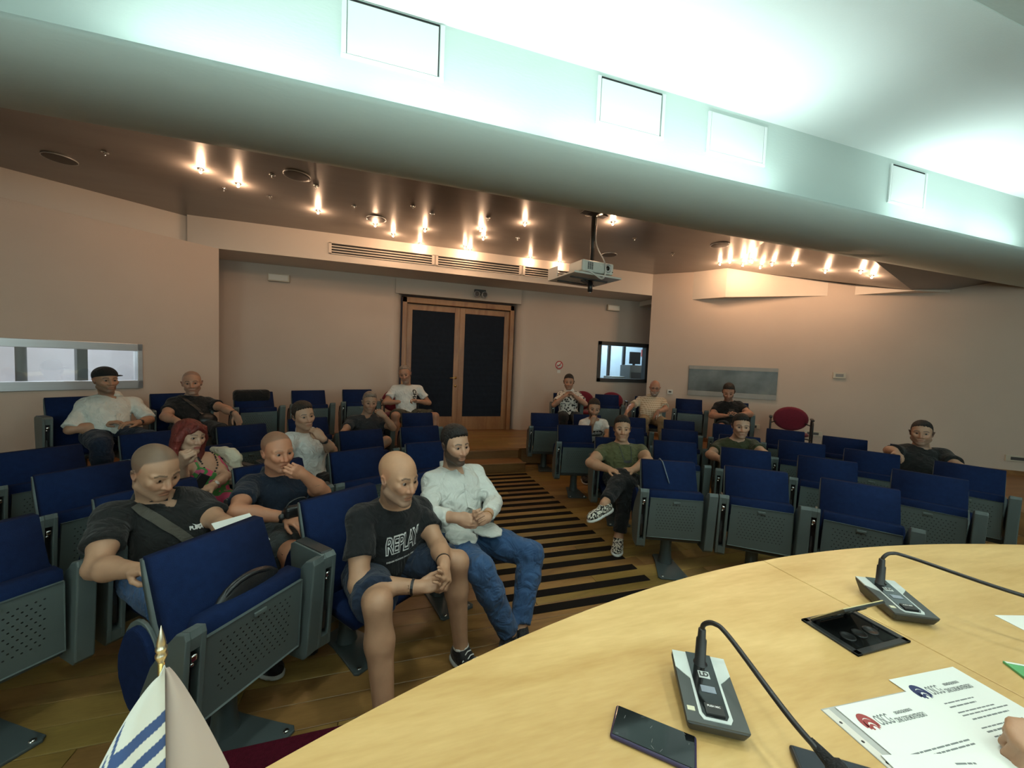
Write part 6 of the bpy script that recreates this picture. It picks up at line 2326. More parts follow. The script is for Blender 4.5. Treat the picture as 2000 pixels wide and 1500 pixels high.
# --- white buttoned pullover, hand over mouth
p = Person('henley', POSE['henley'], 'short haired man in white buttoned pullover with his hand over his mouth', (.42, .24, .155), w=1.02, arm=1.0, head=1.02,
           gaze=(25, 2, 5), hands=('relax', 'chin'), pn={'r': (0, 0, -1), 'l': (-.7, .6, .2)})
p.body(paint=face_paint(scalp=.8, scalpc=(.03,.02,.013), style='short', stub=.25, stubc=(.10, .07, .05), brow=(.03, .02, .014)))
p.shirt(C_white2, .55, t=.012, neck='polo', h=.011, noise=(.0045, 34, 10))
p.collar(C_white2, r=.068, stand=True, gap=.03)
p.hair(H_brown, 'short', .008, top=.004)
p.legs(C_dark, 2.0, t=.012, h=.014)
p.shoes(M_shoeblk, M_soleblk, h=.014)
p.watch('l', M_black, name='wristwatch', dial=M_black, width=.022)
PE['henley'] = p

# --- dark green shirt, leaning on the seat in front
p = Person('green', POSE['green'], 'dark haired man in dark green T-shirt leaning forward behind a folded chair', (.43, .255, .17), w=1.10, belly=1.05, arm=1.1, head=1.08,
           gaze=(12, 5, 0), hands=('relax', 'relax'), neck=1.1)
p.body(paint=face_paint(scalp=.8, scalpc=(.012,.009,.008), style='short', stub=.2, stubc=(.09, .06, .05), brow=(.02, .014, .01)))
p.shirt(C_green, .62, t=.012, neck='crew', h=.012, noise=(.004, 32, 11), loose=1.4)
p.hair(H_black, 'short', .013, top=.012)
p.legs(C_dark, 2.0, t=.012, h=.016)
p.shoes(M_shoeblk, M_soleblk, h=.015)
PE['green'] = p

# ================================================================ fourth row
p = Person('grey', POSE['grey'], 'grey haired man in charcoal V-neck T-shirt touching his mouth with a finger', (.38, .215, .14), w=1.04, arm=1.0, head=1.09,
           gaze=(10, 3, -4), closed=True, hands=('relax', 'chin'), pn={'r': (0, 0, -1), 'l': (-.5, .8, .2)}, res=1.25)
J = p.J
J['kl'] = J['pel'] + p.fw * .40 + p.lat() * .10 + np.array([0, 0, .16])
J['al'] = J['kl'] + p.fw * .12 - p.lat() * .30 - np.array([0, 0, .16])
p.body(paint=face_paint(scalp=.8, scalpc=(.2,.16,.13), style='short', stub=.3, stubc=(.12, .10, .085), brow=(.05, .04, .03)))
p.shirt(C_grey, .6, t=.012, neck='v', h=.013, noise=(.004, 32, 12))
p.hair(H_grey, 'short', .010, top=.006)
p.legs(C_dark, .80, t=.014, h=.014, name='shorts')
p.shoes(M_shoeblk, M_soleblk, h=.015)
PE['grey'] = p

p = Person('tee', POSE['tee'], 'dark bearded man in white printed T-shirt leaning forward with hand on mouth', (.38, .21, .13), w=1.02, arm=1.0, head=1.10,
           gaze=(8, 12, -4), hands=('fist', 'relax'), pn={'r': (.4, .9, .2), 'l': (0, 0, -1)}, res=1.3)
p.body(paint=face_paint(scalp=.8, scalpc=(.012,.009,.008), style='short', stub=.3, beard=.7, beardc=(.025, .017, .012), brow=(.014, .01, .008)))
p.shirt(C_white2, .7, t=.012, neck='crew', h=.013, noise=(.004, 32, 13), loose=1.4)
c, xa, ya, n = chest_frame(p, .03, -.085, 0)
bm_ = bmesh.new()
bm_.faces.new([bm_.verts.new((x, y, 0)) for x, y in ((-.085, -.030), (.085, -.030), (.085, .030), (-.085, .030))])
me_ = bpy.data.meshes.new('band')
bm_.to_mesh(me_)
p.prints('chest_print', me_, M_printblk, (c + ya * .012, xa, ya, n), None, off=.003, sub=3)
p.prints('lettering', text_mesh('adidas', .062, offset=.0012, spacing=.92), M_print, (c + ya * .012, xa, ya, n), None, off=.006, sub=2)
bm_ = bmesh.new()
bm_.faces.new([bm_.verts.new((x, y, 0)) for x, y in ((-.085, -.011), (.085, -.011), (.085, .011), (-.085, .011))])
me_ = bpy.data.meshes.new('band')
bm_.to_mesh(me_)
p.prints('chest_print', me_, C_greyt, (c - ya * .034, xa, ya, n), None, off=.003, sub=2)
p.hair(H_black, 'short', .009)
p.legs(C_greyt, 1.0, t=.014, h=.015, name='shorts')
p.shoes(M_shoeblk, M_sole, h=.014)
PE['tee'] = p

p = Person('big', POSE['big'], 'heavy round faced man in black shirt at the right with arm over the next chair', (.40, .235, .155), w=1.30, belly=1.3, arm=1.25, head=1.10, jaw=1.22,
           gaze=(0, 0, 0), hands=('relax', 'relax'), pn={'r': (0, .3, -1), 'l': (0, 0, -1)}, neck=1.35)
p.body(paint=face_paint(scalp=.8, scalpc=(.012,.009,.008), style='short', stub=.45, stubc=(.08, .06, .05), brow=(.02, .014, .01)))
p.shirt(C_black2, .72, t=.016, neck='v', h=.013, noise=(.004, 26, 14), loose=1.6)
p.hair(H_black, 'short', .008)
p.legs(C_dark, 2.0, t=.014, h=.017)
p.shoes(M_shoeblk, M_soleblk, h=.016)
PE['big'] = p

# ================================================================ back row on the landing
p = Person('cap', POSE['cap'], 'man in white rolled sleeve shirt wearing a black cap in the back row', (.36, .20, .125), w=1.06, belly=1.12, arm=1.02, head=1.07, jaw=1.06,
           gaze=(22, 0, 0), hands=('relax', 'relax'), pn={'r': (0, .2, -1), 'l': (0, .2, -1)}, neck=1.12)
p.body(paint=face_paint(stub=.5, stubc=(.05, .035, .028), brow=(.02, .014, .01)))
p.shirt(C_white, .93, t=.013, neck='polo', h=.011, noise=(.0035, 44, 15), loose=1.2)
p.collar(C_white, r=.070)
strap(p, [(-.004, -.05 - .03 * k) for k in range(11)], .030, C_white, 'placket', th=.003, parent=p.sh, lift=.001)
bv = p.bvh()
for k in range(5):
    h = bv.ray_cast(Vector(p.mid - p.u2 * (.07 + .065 * k) + p.f * .4), Vector(-p.f), .8)
    if h[0] is not None:
        p.mb('button', MB().ball(h[0] + h[1] * .003, .006, 8), M_plw, p.sh)
p.legs(C_denim, 2.0, t=.013, h=.014)
p.shoes(M_shoeblk, M_soleblk, h=.015)
p.watch('l', M_black, name='wristwatch', dial=M_black, width=.018)
R, hp = p.R, p.hpos


def cpost(D, X, Y, Z):
    y = (X - F32(hp[0])) * F32(R[0, 1]) + (Y - F32(hp[1])) * F32(R[1, 1]) + (Z - F32(hp[2])) * F32(R[2, 1])
    z = (X - F32(hp[0])) * F32(R[0, 2]) + (Y - F32(hp[1])) * F32(R[1, 2]) + (Z - F32(hp[2])) * F32(R[2, 2])
    return np.maximum(D, F32(.032) + F32(.2) * y - z)


cp = p.add('cap', [ell(p.T(0, -.012, .046), p.R, np.array([.087, .106, .086]) * p.hs, .02)], .006, C_black, None, cpost, label='black baseball cap worn backwards')
bd = nrm(np.array([.9, -.45, 0]))
b0 = p.T(.055, -.055, .040)
p.add('brim', [ell(b0 + p.R @ bd * .045, np.stack([p.R @ np.array([-bd[1], bd[0], 0]), p.R @ bd, p.R[:, 2]], 1), (.065, .075, .008), .0)], .006, C_black, parent=cp)
PE['cap'] = p

p = Person('bag', POSE['bag'], 'balding man in black T-shirt with a black crossbody bag in the back row', (.40, .215, .14), w=1.10, belly=1.12, arm=1.15, head=1.12,
           gaze=(-3, 2, 4), hands=('relax', 'relax'), pn={'r': (0, 0, -1), 'l': (.2, -.8, -.4)}, neck=1.1)
p.body(paint=face_paint(stub=.4, stubc=(.17, .14, .12), scalp=.55, scalpc=(.16, .12, .10), style='recede', brow=(.06, .045, .035)))
p.shirt(C_black, .62, t=.012, neck='crew', h=.012, noise=(.004, 32, 16), loose=1.4)
strap(p, [(-.12 + .024 * k, .05 - .034 * k) for k in range(10)], .03, M_black, 'bag_strap')
p.add('crossbody_bag', [ell(p.mid + p.l * .09 - p.u2 * .25 + p.f * .17, p.F, (.085, .045, .07), .02), ell(p.mid + p.l * .09 - p.u2 * .27 + p.f * .18, p.F, (.09, .045, .06), .02)], .009, M_black)
p.legs(C_dark, 2.0, t=.013, h=.015)
p.shoes(M_shoeblk, M_soleblk, h=.015)
p.watch('l', M_black, name='wristwatch', dial=M_black, width=.018)
PE['bag'] = p

p = Person('letters', POSE['letters'], 'thin grey haired man in white T-shirt with vertical letters beside the door', (.37, .19, .12), w=.98, arm=.98, head=1.12, jaw=.94,
           gaze=(-10, 10, 10), closed=True, hands=('curl', 'curl'), pn={'r': (.3, .2, -.8), 'l': (-.3, .2, -.8)}, res=1.3)
p.clasp(.05)
p.body(paint=face_paint(stub=.5, stubc=(.24, .20, .17), brow=(.10, .08, .06)))
p.shirt(C_white2, .62, t=.013, neck='crew', h=.013, noise=(.004, 30, 17), loose=1.6)
c, xa, ya, n = chest_frame(p, .085, -.115, -PI / 2)
p.prints('lettering', text_mesh('CHA', .085, offset=.004, spacing=1.1), M_printblk, (c, xa, ya, n), None, off=.004, sub=2)
p.prints('lettering', text_mesh('CHA'.replace('CHA', '____'), .03, offset=.001), M_printblk, (c - ya * .04 - xa * .02, xa, ya, n), None, off=.004, sub=1)
p.hair(H_grey, 'recede', .010)
p.legs(C_camo, .84, t=.02, h=.014, name='shorts')
p.shoes(M_shoeblk, M_soleblk, h=.015)
PE['letters'] = p

p = Person('palms', POSE['palms'], 'man in white palm print polo resting his mouth on folded hands', (.37, .20, .13), w=1.02, arm=1.05, head=1.10,
           gaze=(0, 8, 0), hands=('curl', 'curl'), pn={'r': (.8, .3, .2), 'l': (-.8, .3, .2)}, res=1.3)
p.clasp()
p.body(paint=face_paint(scalp=.8, scalpc=(.012,.009,.008), style='short', stub=.35, stubc=(.07, .05, .04), brow=(.02, .014, .01)))
p.shirt(C_palm, .66, t=.013, neck='polo', h=.013, noise=(.004, 32, 18), loose=1.4)
p.collar(C_white2, r=.069, h=.008)
p.hair(H_black, 'short', .008)
p.legs(C_dark, 2.0, t=.013, h=.016)
p.shoes(M_shoeblk, M_soleblk, h=.016)
PE['palms'] = p

p = Person('elder', POSE['elder'], 'old man with grey beard and glasses in a checked short sleeve shirt', (.38, .20, .135), w=1.12, belly=1.3, arm=1.0, head=1.10,
           gaze=(2, 5, 0), hands=('relax', 'relax'), pn={'r': (.3, -.3, -.8), 'l': (0, .2, -1)}, res=1.3)
p.body(paint=face_paint(stub=.5, stubc=(.36, .33, .30), beard=.85, beardc=(.40, .37, .34), brow=(.2, .18, .15)))
p.shirt(C_check, .72, t=.014, neck='polo', h=.013, noise=(.005, 30, 19), loose=1.8)
p.collar(C_check, r=.070, h=.008)
p.add('beard', [ell(p.T(0, .060, -.095), p.R, np.array([.045, .036, .036]) * p.hs, .02), cone(p.T(-.056, .010, -.055), p.T(-.02, .07, -.10), .018, .02, .02), cone(p.T(.056, .010, -.055), p.T(.02, .07, -.10), .018, .02, .02)],
      .007, H_grey, (.003, 90, 2), label='short grey beard')
m = MB()
for s_ in (-1, 1):
    m.tube([p.T(s_ * .031 + .024 * math.cos(a) * 1.15, .1015, .003 + .017 * math.sin(a)) for a in np.linspace(0, 2 * PI, 15)], .0022, 5, False)
    m.tube([p.T(s_ * .058, .100, .006), p.T(s_ * .080, .03, .008), p.T(s_ * .082, -.01, .002)], .0022, 5)
m.tube([p.T(-.006, .104, .008), p.T(.006, .104, .008)], .0022, 5)
p.mb('glasses', m, M_black)
p.legs(C_khaki, 2.0, t=.014, h=.015)
p.shoes(M_shoeblk, M_soleblk, h=.016)
PE['elder'] = p

p = Person('phone', POSE['phone'], 'man in black printed T-shirt and shorts looking down at the phone he holds', (.40, .20, .13), w=1.12, arm=1.2, head=1.12,
           gaze=(0, 24, 0), closed=True, hands=('curl', 'curl'), pn={'r': (.2, -.3, .9), 'l': (-.2, -.3, .9)}, res=1.3, neck=1.1)
p.body(paint=face_paint(scalp=.8, scalpc=(.012,.009,.008), style='short', stub=.55, stubc=(.05, .035, .03), brow=(.02, .014, .01)))
p.shirt(C_black, .6, t=.012, neck='crew', h=.013, noise=(.004, 32, 20))
c, xa, ya, n = chest_frame(p, 0, -.14, 0)
bm_ = bmesh.new()
for k in range(5):
    a0 = -.09 + .04 * k
    q = [(a0 - .03, -.02 + .004 * k), (a0 + .05, .012 + .003 * (k % 2)), (a0 + .05, .017 + .003 * (k % 2)), (a0 - .03, -.015 + .004 * k)]
    bm_.faces.new([bm_.verts.new((x, y, 0)) for x, y in q])
me_ = bpy.data.meshes.new('strokes')
bm_.to_mesh(me_)
p.prints('chest_print', me_, C_greyt, (c, xa, ya, n), None, off=.003, sub=2)
p.hair(H_black, 'short', .009)
p.legs(C_black, .78, t=.015, h=.015, name='shorts')
p.shoes(M_shoeblk, M_soleblk, h=.016)
PE['phone'] = p
print('people', round(time.time() - T0, 1))
# ================================================================ curved desk
TC, TR = (1.492, -3.116), 4.172
TZ = 0.90


def ring_pt(r, a):
    return (TC[0] + r * math.sin(a), TC[1] + r * math.cos(a))


desk = empty('curved_desk', (1.492, 0.7, 0.15), 0, 'long curved speakers desk with pale maple top', 'desk')
dl = Vector((1.492, 0.7, 0.15))


def seg_top(a0, a1, n=40):
    o = [ring_pt(TR, a0 + (a1 - a0) * k / n) for k in range(n + 1)]
    i = [ring_pt(TR - 0.78, a1 + (a0 - a1) * k / n) for k in range(n + 1)]
    return [(x - dl.x, y - dl.y) for x, y in o + i]


for a0, a1 in ((-0.78, -0.0358), (-0.0352, 0.75)):
    mb = MB()
    mb.prism(seg_top(a0, a1), TZ - 0.035 - dl.z, TZ - dl.z, None, bev=0.0025)
    mb.build('tabletop', M_table, desk)
mb = MB()
n = 48
o = [ring_pt(TR - 0.14, -0.76 + 1.5 * k / n) for k in range(n + 1)]
i = [ring_pt(TR - 0.165, 0.74 - 1.5 * k / n) for k in range(n + 1)]
mb.prism([(x - dl.x, y - dl.y) for x, y in o + i], 0.0, TZ - 0.035 - dl.z)
mb.build('modesty_panel', M_doorwood, desk)
for a in (-0.70, -0.35, 0.0, 0.35, 0.70):
    p0 = ring_pt(TR - 0.45, a)
    MB().box((p0[0] - dl.x, p0[1] - dl.y, (TZ - 0.035 - dl.z) / 2), (0.03, 0.55, TZ - 0.035 - dl.z), Matrix.Rotation(-a, 3, 'Z')).build('support_panel', M_doorwood, desk)

# ---------------------------------------------------------------- conference microphones
M_mics = mat('mic_body', (0.020, 0.022, 0.022), 0.42, var=.05)
M_mict = mat('mic_face_dark', (0.055, 0.062, 0.060), 0.38, var=.03)
M_silv = mat('silver_trim', (0.62, 0.66, 0.64), 0.32, metal=.35, var=.02)
M_gloss2 = mat('gloss_black', (0.006, 0.007, 0.007), 0.08, var=.05)
M_lcd = mat('lcd_screen', (0.22, 0.25, 0.30), 0.3, var=.03)


def microphone(loc, rz, goose, label, W=.116, L=.172):
    """local +y points to the back of the base where the stem stands"""
    t = empty('conference_microphone', loc, rz, label, 'microphone', 'gooseneck conference microphones')
    zf, zb = .030, .046
    mb = MB()
    mb.hexa([(-W / 2 * .86, -L / 2 + .012, .004), (W / 2 * .86, -L / 2 + .012, .004), (W / 2 * .86, L / 2 - .02, .004), (-W / 2 * .86, L / 2 - .02, .004),
             (-W / 2, -L / 2, zf), (W / 2, -L / 2, zf), (W / 2, L / 2, zb), (-W / 2, L / 2, zb)], bev=.006, seg=3)
    mb.build('base', M_mics, t)
    sl = (zb - zf) / L

    def plate(poly, name, m, h, parent=t):
        """flat piece on the sloping face"""
        b = MB()
        lo_ = [b.bm.verts.new((x, y, zf + (y + L / 2) * sl - .001)) for x, y in poly]
        hi_ = [b.bm.verts.new((x, y, zf + (y + L / 2) * sl + h)) for x, y in poly]
        b.bm.faces.new(lo_[::-1])
        b.bm.faces.new(hi_)
        for q in range(len(poly)):
            r = (q + 1) % len(poly)
            b.bm.faces.new((lo_[q], lo_[r], hi_[r], hi_[q]))
        return b.build(name, m, parent)
    a, e = W / 2 - .003, L / 2 - .003
    y1, y2 = L * .22, L * .10
    plate([(-a, -e), (a, -e), (a, e), (-a, e)], 'face', M_mict, .0012)
    plate([(-a, e), (-a, y1), (-a + .012, y2 + .008), (-.030, y2 - .004), (-.030, -e + .018), (-.024, -e + .008), (.024, -e + .008), (.030, -e + .018), (.030, y2 - .004),
           (a - .012, y2 + .008), (a, y1), (a, e)], 'silver_panel', M_silv, .0026)
    plate([(-.026, e), (-.024, -e + .022), (-.019, -e + .014), (.019, -e + .014), (.024, -e + .022), (.026, e)], 'centre_strip', M_gloss2, .0042)
    plate([(-.014, -.016), (.014, -.016), (.014, -.001), (-.014, -.001)], 'screen', M_lcd, .0052)
    plate([(-.017, -e + .018), (.017, -e + .018), (.017, -e + .040), (-.017, -e + .040)], 'talk_button', M_mics, .0072)
    plate([(-.011, .018), (.011, .018), (.011, .035), (-.011, .035)], 'logo_plate', M_silv, .0050)
    me = text_mesh('LD', .015, offset=.0006)
    for v in me.vertices:
        y = v.co.y + .0265
        v.co = Vector((v.co.x, y, zf + (y + L / 2) * sl + .0056))
    me.materials.append(M_black)
    link(bpy.data.objects.new('lettering', me), t)
    me = text_mesh('PUSH MIC', .0055, offset=.0002)
    for v in me.vertices:
        y = v.co.y - e + .034
        v.co = Vector((v.co.x, y, zf + (y + L / 2) * sl + .0076))
    me.materials.append(M_print)
    link(bpy.data.objects.new('lettering', me), t)
    plate([(-.050, -e + .022), (-.036, -e + .022), (-.036, -e + .031), (-.050, -e + .031)], 'number_label', mat('label_cream', (.6, .58, .42), .6), .0022)
    MB().lathe([(.016, zb - .006), (.016, zb + .001), (.0115, zb + .003), (.0108, zb + .055), (.0085, zb + .058), (.0078, zb + .078), (.006, zb + .08), (0, zb + .08)], 18,
               Matrix.Translation((0, L / 2 - .026, 0))).build('stem', M_black, t)
    g = [Vector(q) for q in goose]
    MB().tube(bez(g, 8), .0052, 10).build('gooseneck', M_black, t)
    d = (g[-1] - g[-2]).normalized()
    Mh = Matrix.Translation(g[-1] - d * .01) @ d.to_track_quat('Z', 'Y').to_matrix().to_4x4()
    MB().lathe([(.0055, -.03), (.0085, -.012), (.010, 0), (.0155, .004), (.0165, .03), (.0145, .048), (.008, .058), (0, .060)], 16, Mh).build('mic_head', M_blackrough, t)
    return t


def local(loc, rz, pts):
    M = Matrix.Rotation(-rz, 3, 'Z')
    return [tuple(M @ (Vector(q) - Vector(loc))) for q in pts]


l1, r1 = (0.645, 0.606, TZ), math.radians(-30)
st1 = Vector(l1) + Matrix.Rotation(r1, 3, 'Z') @ Vector((0, .172 / 2 - .026, 0))
microphone(l1, r1, local(l1, r1, [(st1.x, st1.y, 1.015), (st1.x + .002, st1.y - .002, 1.036), (st1.x + .010, st1.y - .022, 1.050), (st1.x + .012, st1.y - .06, 1.046), (0.664, 0.45, 1.014), (0.674, 0.382, .990)]),
           'silver and black gooseneck microphone in the middle of the desk, beside the cracked phone')
l2, r2 = (1.478, 0.730, TZ), math.radians(-28)
st2 = Vector(l2) + Matrix.Rotation(r2, 3, 'Z') @ Vector((0, .172 / 2 - .026, 0))
microphone(l2, r2, local(l2, r2, [(st2.x, st2.y, 1.015), (st2.x + .002, st2.y - .002, 1.032), (st2.x + .02, st2.y - .012, 1.047), (st2.x + .055, st2.y - .042, 1.044), (1.62, .56, 1.035), (1.78, .36, 1.01)]),
           'silver and black gooseneck microphone at the right, beyond the open socket box')

# ---------------------------------------------------------------- socket box sunk in the desk, lid half open
t = empty('socket_box', (1.234, 0.688, TZ), 0, 'black desk socket box with its wood topped lid standing open', 'socket box')
Wb, Lb = .205, .142
mb = MB()
for c_, d_ in [((0, Lb / 2 - .008, .003), (Wb, .016, .006)), ((0, -Lb / 2 + .008, .003), (Wb, .016, .006)), ((-Wb / 2 + .009, 0, .003), (.018, Lb, .006)), ((Wb / 2 - .009, 0, .003), (.018, Lb, .006))]:
    mb.box(c_, d_, bev=.0018)
mb.build('rim', M_mics, t)
MB().box((0, 0, .0012), (Wb - .03, Lb - .028, .002)).build('well', M_gloss2, t)
mb = MB()
for x in (-.045, .0, .045):
    mb.lathe([(.018, .0022), (.018, .004), (.015, .004), (.014, .0026), (0, .0026)], 16, Matrix.Translation((x, -.012, 0)))
mb.build('outlet_ring', M_mics, t)
Rl = Matrix.Rotation(math.radians(-45), 3, 'X')
hg_ = Vector((-.006, .056, .008))
lo_ = MB().box(hg_ + Rl @ Vector((0, -.056, 0)), (.160, .112, .006), Rl, bev=.0015).build('lid', M_mics, t)
MB().box(hg_ + Rl @ Vector((0, -.056, .0042)), (.158, .110, .0026), Rl, bev=.001).build('wood_facing', mat('lid_veneer', (.62, .52, .28), .4, var=.04), lo_)
for s_ in (-1, 1):
    MB().box(hg_ + Vector((s_ * .062, -.004, -.002)), (.016, .010, .010), bev=.002).build('hinge', M_gloss2, lo_)
mb = MB()
for x in (-.045, .0, .045):
    mb.lathe([(.017, 0), (.017, -.002), (.0, -.002)], 14, Matrix.Translation(hg_ + Rl @ Vector((x, -.058, -.003))) @ Rl.to_4x4())
mb.build('outlet_ring', M_gloss2, lo_)

# ---------------------------------------------------------------- phones
M_glassb = mat('phone_glass', (0.004, 0.005, 0.006), 0.06, var=.1)
M_case = mat('purple_case', (0.020, 0.012, 0.050), .45)
t = empty('phone', (.487, .571, TZ), math.radians(-42.5), 'black phone with a cracked screen in dark purple case, lying on the desk', 'phone')
MB().box((0, 0, .005), (.149, .073, .010), bev=.0045, seg=3).build('case', M_case, t)
MB().box((0, 0, .0098), (.142, .067, .0016), bev=.0007).build('screen', M_glassb, t)
rr = random.Random(9)
mb = MB()
for k in range(9):
    x, y = rr.uniform(-.068, .068), rr.choice((-1, 1)) * rr.uniform(.008, .032)
    a = rr.uniform(0, 6.28)
    L = rr.uniform(.003, .009)
    mb.box((x, y, .0107), (L, .0006, .0002), Matrix.Rotation(a, 3, 'Z'))
cr = mb.build('cracks', mat('crack_grey', (.16, .16, .16), .5), t)
cr['kind'] = 'stuff'
t = empty('phone', (.768, .412, TZ), math.radians(-35), 'dark phone in a black case below the microphone head', 'phone')
MB().box((0, 0, .006), (.160, .078, .012), bev=.005, seg=3).build('case', M_mics, t)
MB().box((0, 0, .0118), (.15, .069, .0014), bev=.0006).build('back_plate', mat('slate_glass', (.020, .026, .034), .25), t)

# ---------------------------------------------------------------- papers
M_ink = mat('ink_grey', (.16, .18, .18), .8)
M_inkd = mat('ink_dark', (.04, .04, .045), .8)
M_logor = mat('logo_red', (.30, .05, .05), .7)
M_logob = mat('logo_navy', (.02, .03, .10), .7)
pw, phh = .210, .297


def paper(loc, rz, label, lines, logo=None, z=0.0):
    t = empty('paper_sheet', (loc[0], loc[1], TZ + z), rz, label, 'paper', 'printed pages on the desk')
    MB().box((0, 0, .0008), (pw, phh, .0012)).build('sheet', M_paper, t)
    if logo is not None:
        lx, ly = -.074, .105
        mb = MB()
        th = np.linspace(0, 2 * PI, 22, endpoint=False)
        Me = Matrix.Translation((lx, ly, .0016)) @ Matrix.Rotation(.15, 4, 'Z')
        # a swirl of three crescents
        for k, (r0, s0, off_) in enumerate([(.0175, .62, 0), (.0125, .62, .0058), (.0072, .6, .0104)]):
            pts = [(r0 * math.cos(a), r0 * 1.25 * math.sin(a)) for a in np.linspace(-.6, 3.4, 14)]
            inn_ = [(r0 * .58 * math.cos(a) + .001, r0 * .72 * math.sin(a) - .001) for a in np.linspace(3.4, -.6, 14)]
            mb.prism([(x - off_ * .1, y - off_) for x, y in pts + inn_], 0, .0003, Me)
        mb.build('logo', logo, t)
        for s_, sz, x, y in (('OSCG', .030, -.034, .105), ('CRNE GORE MONTENEGRO', .0135, .030, .0985), ('ORGANIZACIJA SINDIKATA', .0082, .030, .1125)):
            me = text_mesh(s_, sz, offset=.0003, spacing=.9)
            for v in me.vertices:
                v.co = Vector((v.co.x * (.50 if s_ == 'OSCG' else .52) + x, v.co.y + y, .0017))
            me.materials.append(M_ink)
            link(bpy.data.objects.new('letterhead', me), t)
    mb = MB()
    for (x0, x1, y, h) in lines:
        x = x0
        while x < x1:
            w = min(x1 - x, rr.uniform(.008, .022))
            mb.box((x + w / 2, y, .0016), (w, h, .0003))
            x += w + .0022
    o_ = mb.build('text_lines', M_ink, t)
    o_['kind'] = 'stuff'
    return t


rzp = math.radians(-4)
pL = paper((1.003, .372), rzp, 'printed page with a red swirl logo in a clear sleeve', [(-.07, .085, .040, .0026), (-.07, .085, .032, .0026), (-.07, -.03, .024, .0026), (-.02, .03, -.055, .0026), (-.01, .02, -.066, .0026)], M_logor, .0024)
pR = paper((1.212, .392), rzp, 'printed page with a navy swirl logo, nearest the desk seam', [(-.06, .03, .075, .0022), (-.06, .02, .066, .0026), (-.06, .05, .053, .0022), (-.06, .08, .046, .0022), (-.05, .06, .036, .0026), (-.06, .04, .010, .003), (-.06, .065, .018, .0022), (-.06, .06, .0, .0022), (-.06, -.01, -.008, .0022),
                                         (-.06, .07, -.03, .003), (-.055, .06, -.042, .0022), (-.055, .06, -.05, .0022), (-.055, .05, -.058, .0022), (-.055, .06, -.066, .0022)], M_logob, .0012)
t = empty('plastic_sleeve', (.992, .372, TZ), rzp, 'clear punched plastic sleeve under the left printed page', 'sleeve')
M_sleeve = mat('clear_plastic', (.42, .42, .40), .15, var=.03, spec=.8)
MB().box((-.005, 0, .0008), (.245, .306, .0014)).build('pocket', M_sleeve, t)
MB().box((-.118, 0, .0017), (.016, .300, .0004)).build('punched_edge', mat('sleeve_edge', (.62, .60, .55), .4), t)
for y in (-.12, -.08, -.04, .0, .04, .08, .12):
    MB().lathe([(.003, .0020), (.0, .0021)], 10, Matrix.Translation((-.118, y, 0))).build('hole', M_black, t)
paper((.945, .262), math.radians(-14), 'signed printed page lying over the two others near the hand', [(-.04, .03, .12, .003), (-.03, .01, .105, .003), (.02, .06, .13, .003), (-.02, .04, .085, .003)], None, .0036)
t = empty('paper_sheet', (1.83, .52, TZ), math.radians(-15), 'partly visible sheet with a photo cut by the right picture edge', 'paper')
MB().box((0, 0, .0008), (.21, .17, .0014)).build('sheet', M_paper, t)
MB().box((.015, -.01, .0016), (.15, .10, .0004)).build('printed_photo', M_ink, t)
t = empty('booklet', (1.52, .425, TZ), math.radians(-32), 'small green booklet at the right picture edge', 'booklet')
M_gr = mat('booklet_green', (.10, .36, .14), .5)
MB().box((0, 0, .003), (.16, .10, .006), bev=.0008).build('cover', M_gr, t)
MB().box((0, .045, .0062), (.156, .006, .0006)).build('cover_stripe', M_paper, t)

# ---------------------------------------------------------------- small table flag
M_flagw = bpy.data.materials.new('flag_cloth')
M_flagw.use_nodes = True
_n = M_flagw.node_tree
_a = nod(_n, 'ShaderNodeAttribute')
_a.attribute_name = 'Col'
_n.links.new(_a.outputs['Color'], _n.nodes['Principled BSDF'].inputs['Base Color'])
_n.nodes['Principled BSDF'].inputs['Roughness'].default_value = .75
fx, fy = -.280, .589
t = empty('table_flag', (fx, fy, TZ), 0, 'small white flag with blue chevrons on a pole with pointed finial', 'flag')
MB().lathe([(.0, 0), (.045, 0), (.045, .008), (.04, .012), (.012, .016), (.007, .03), (0, .03)], 24).build('base', M_doorwood, t)
MB().tube([(0, 0, .012), (.003, -.001, .31)], .0036, 10).build('pole', M_brass, t)
MB().lathe([(.0035, .300), (.0048, .304), (.0066, .308), (.0066, .311), (.0048, .314), (.0062, .317), (.0062, .320), (.0048, .322), (.0052, .325), (.0036, .334), (.0004, .349), (0, .350)], 4 * 4,
           Matrix.Translation((.003, -.001, -.006))).build('finial', mat('gilded_metal', (.70, .65, .50), .3, metal=1.0, var=.05), t)
# cloth: hangs from the top of the pole, two folds falling to both sides
toc = Vector((-fx, -fy, 0)).normalized()
rgt = Vector((-toc.y, toc.x, 0))


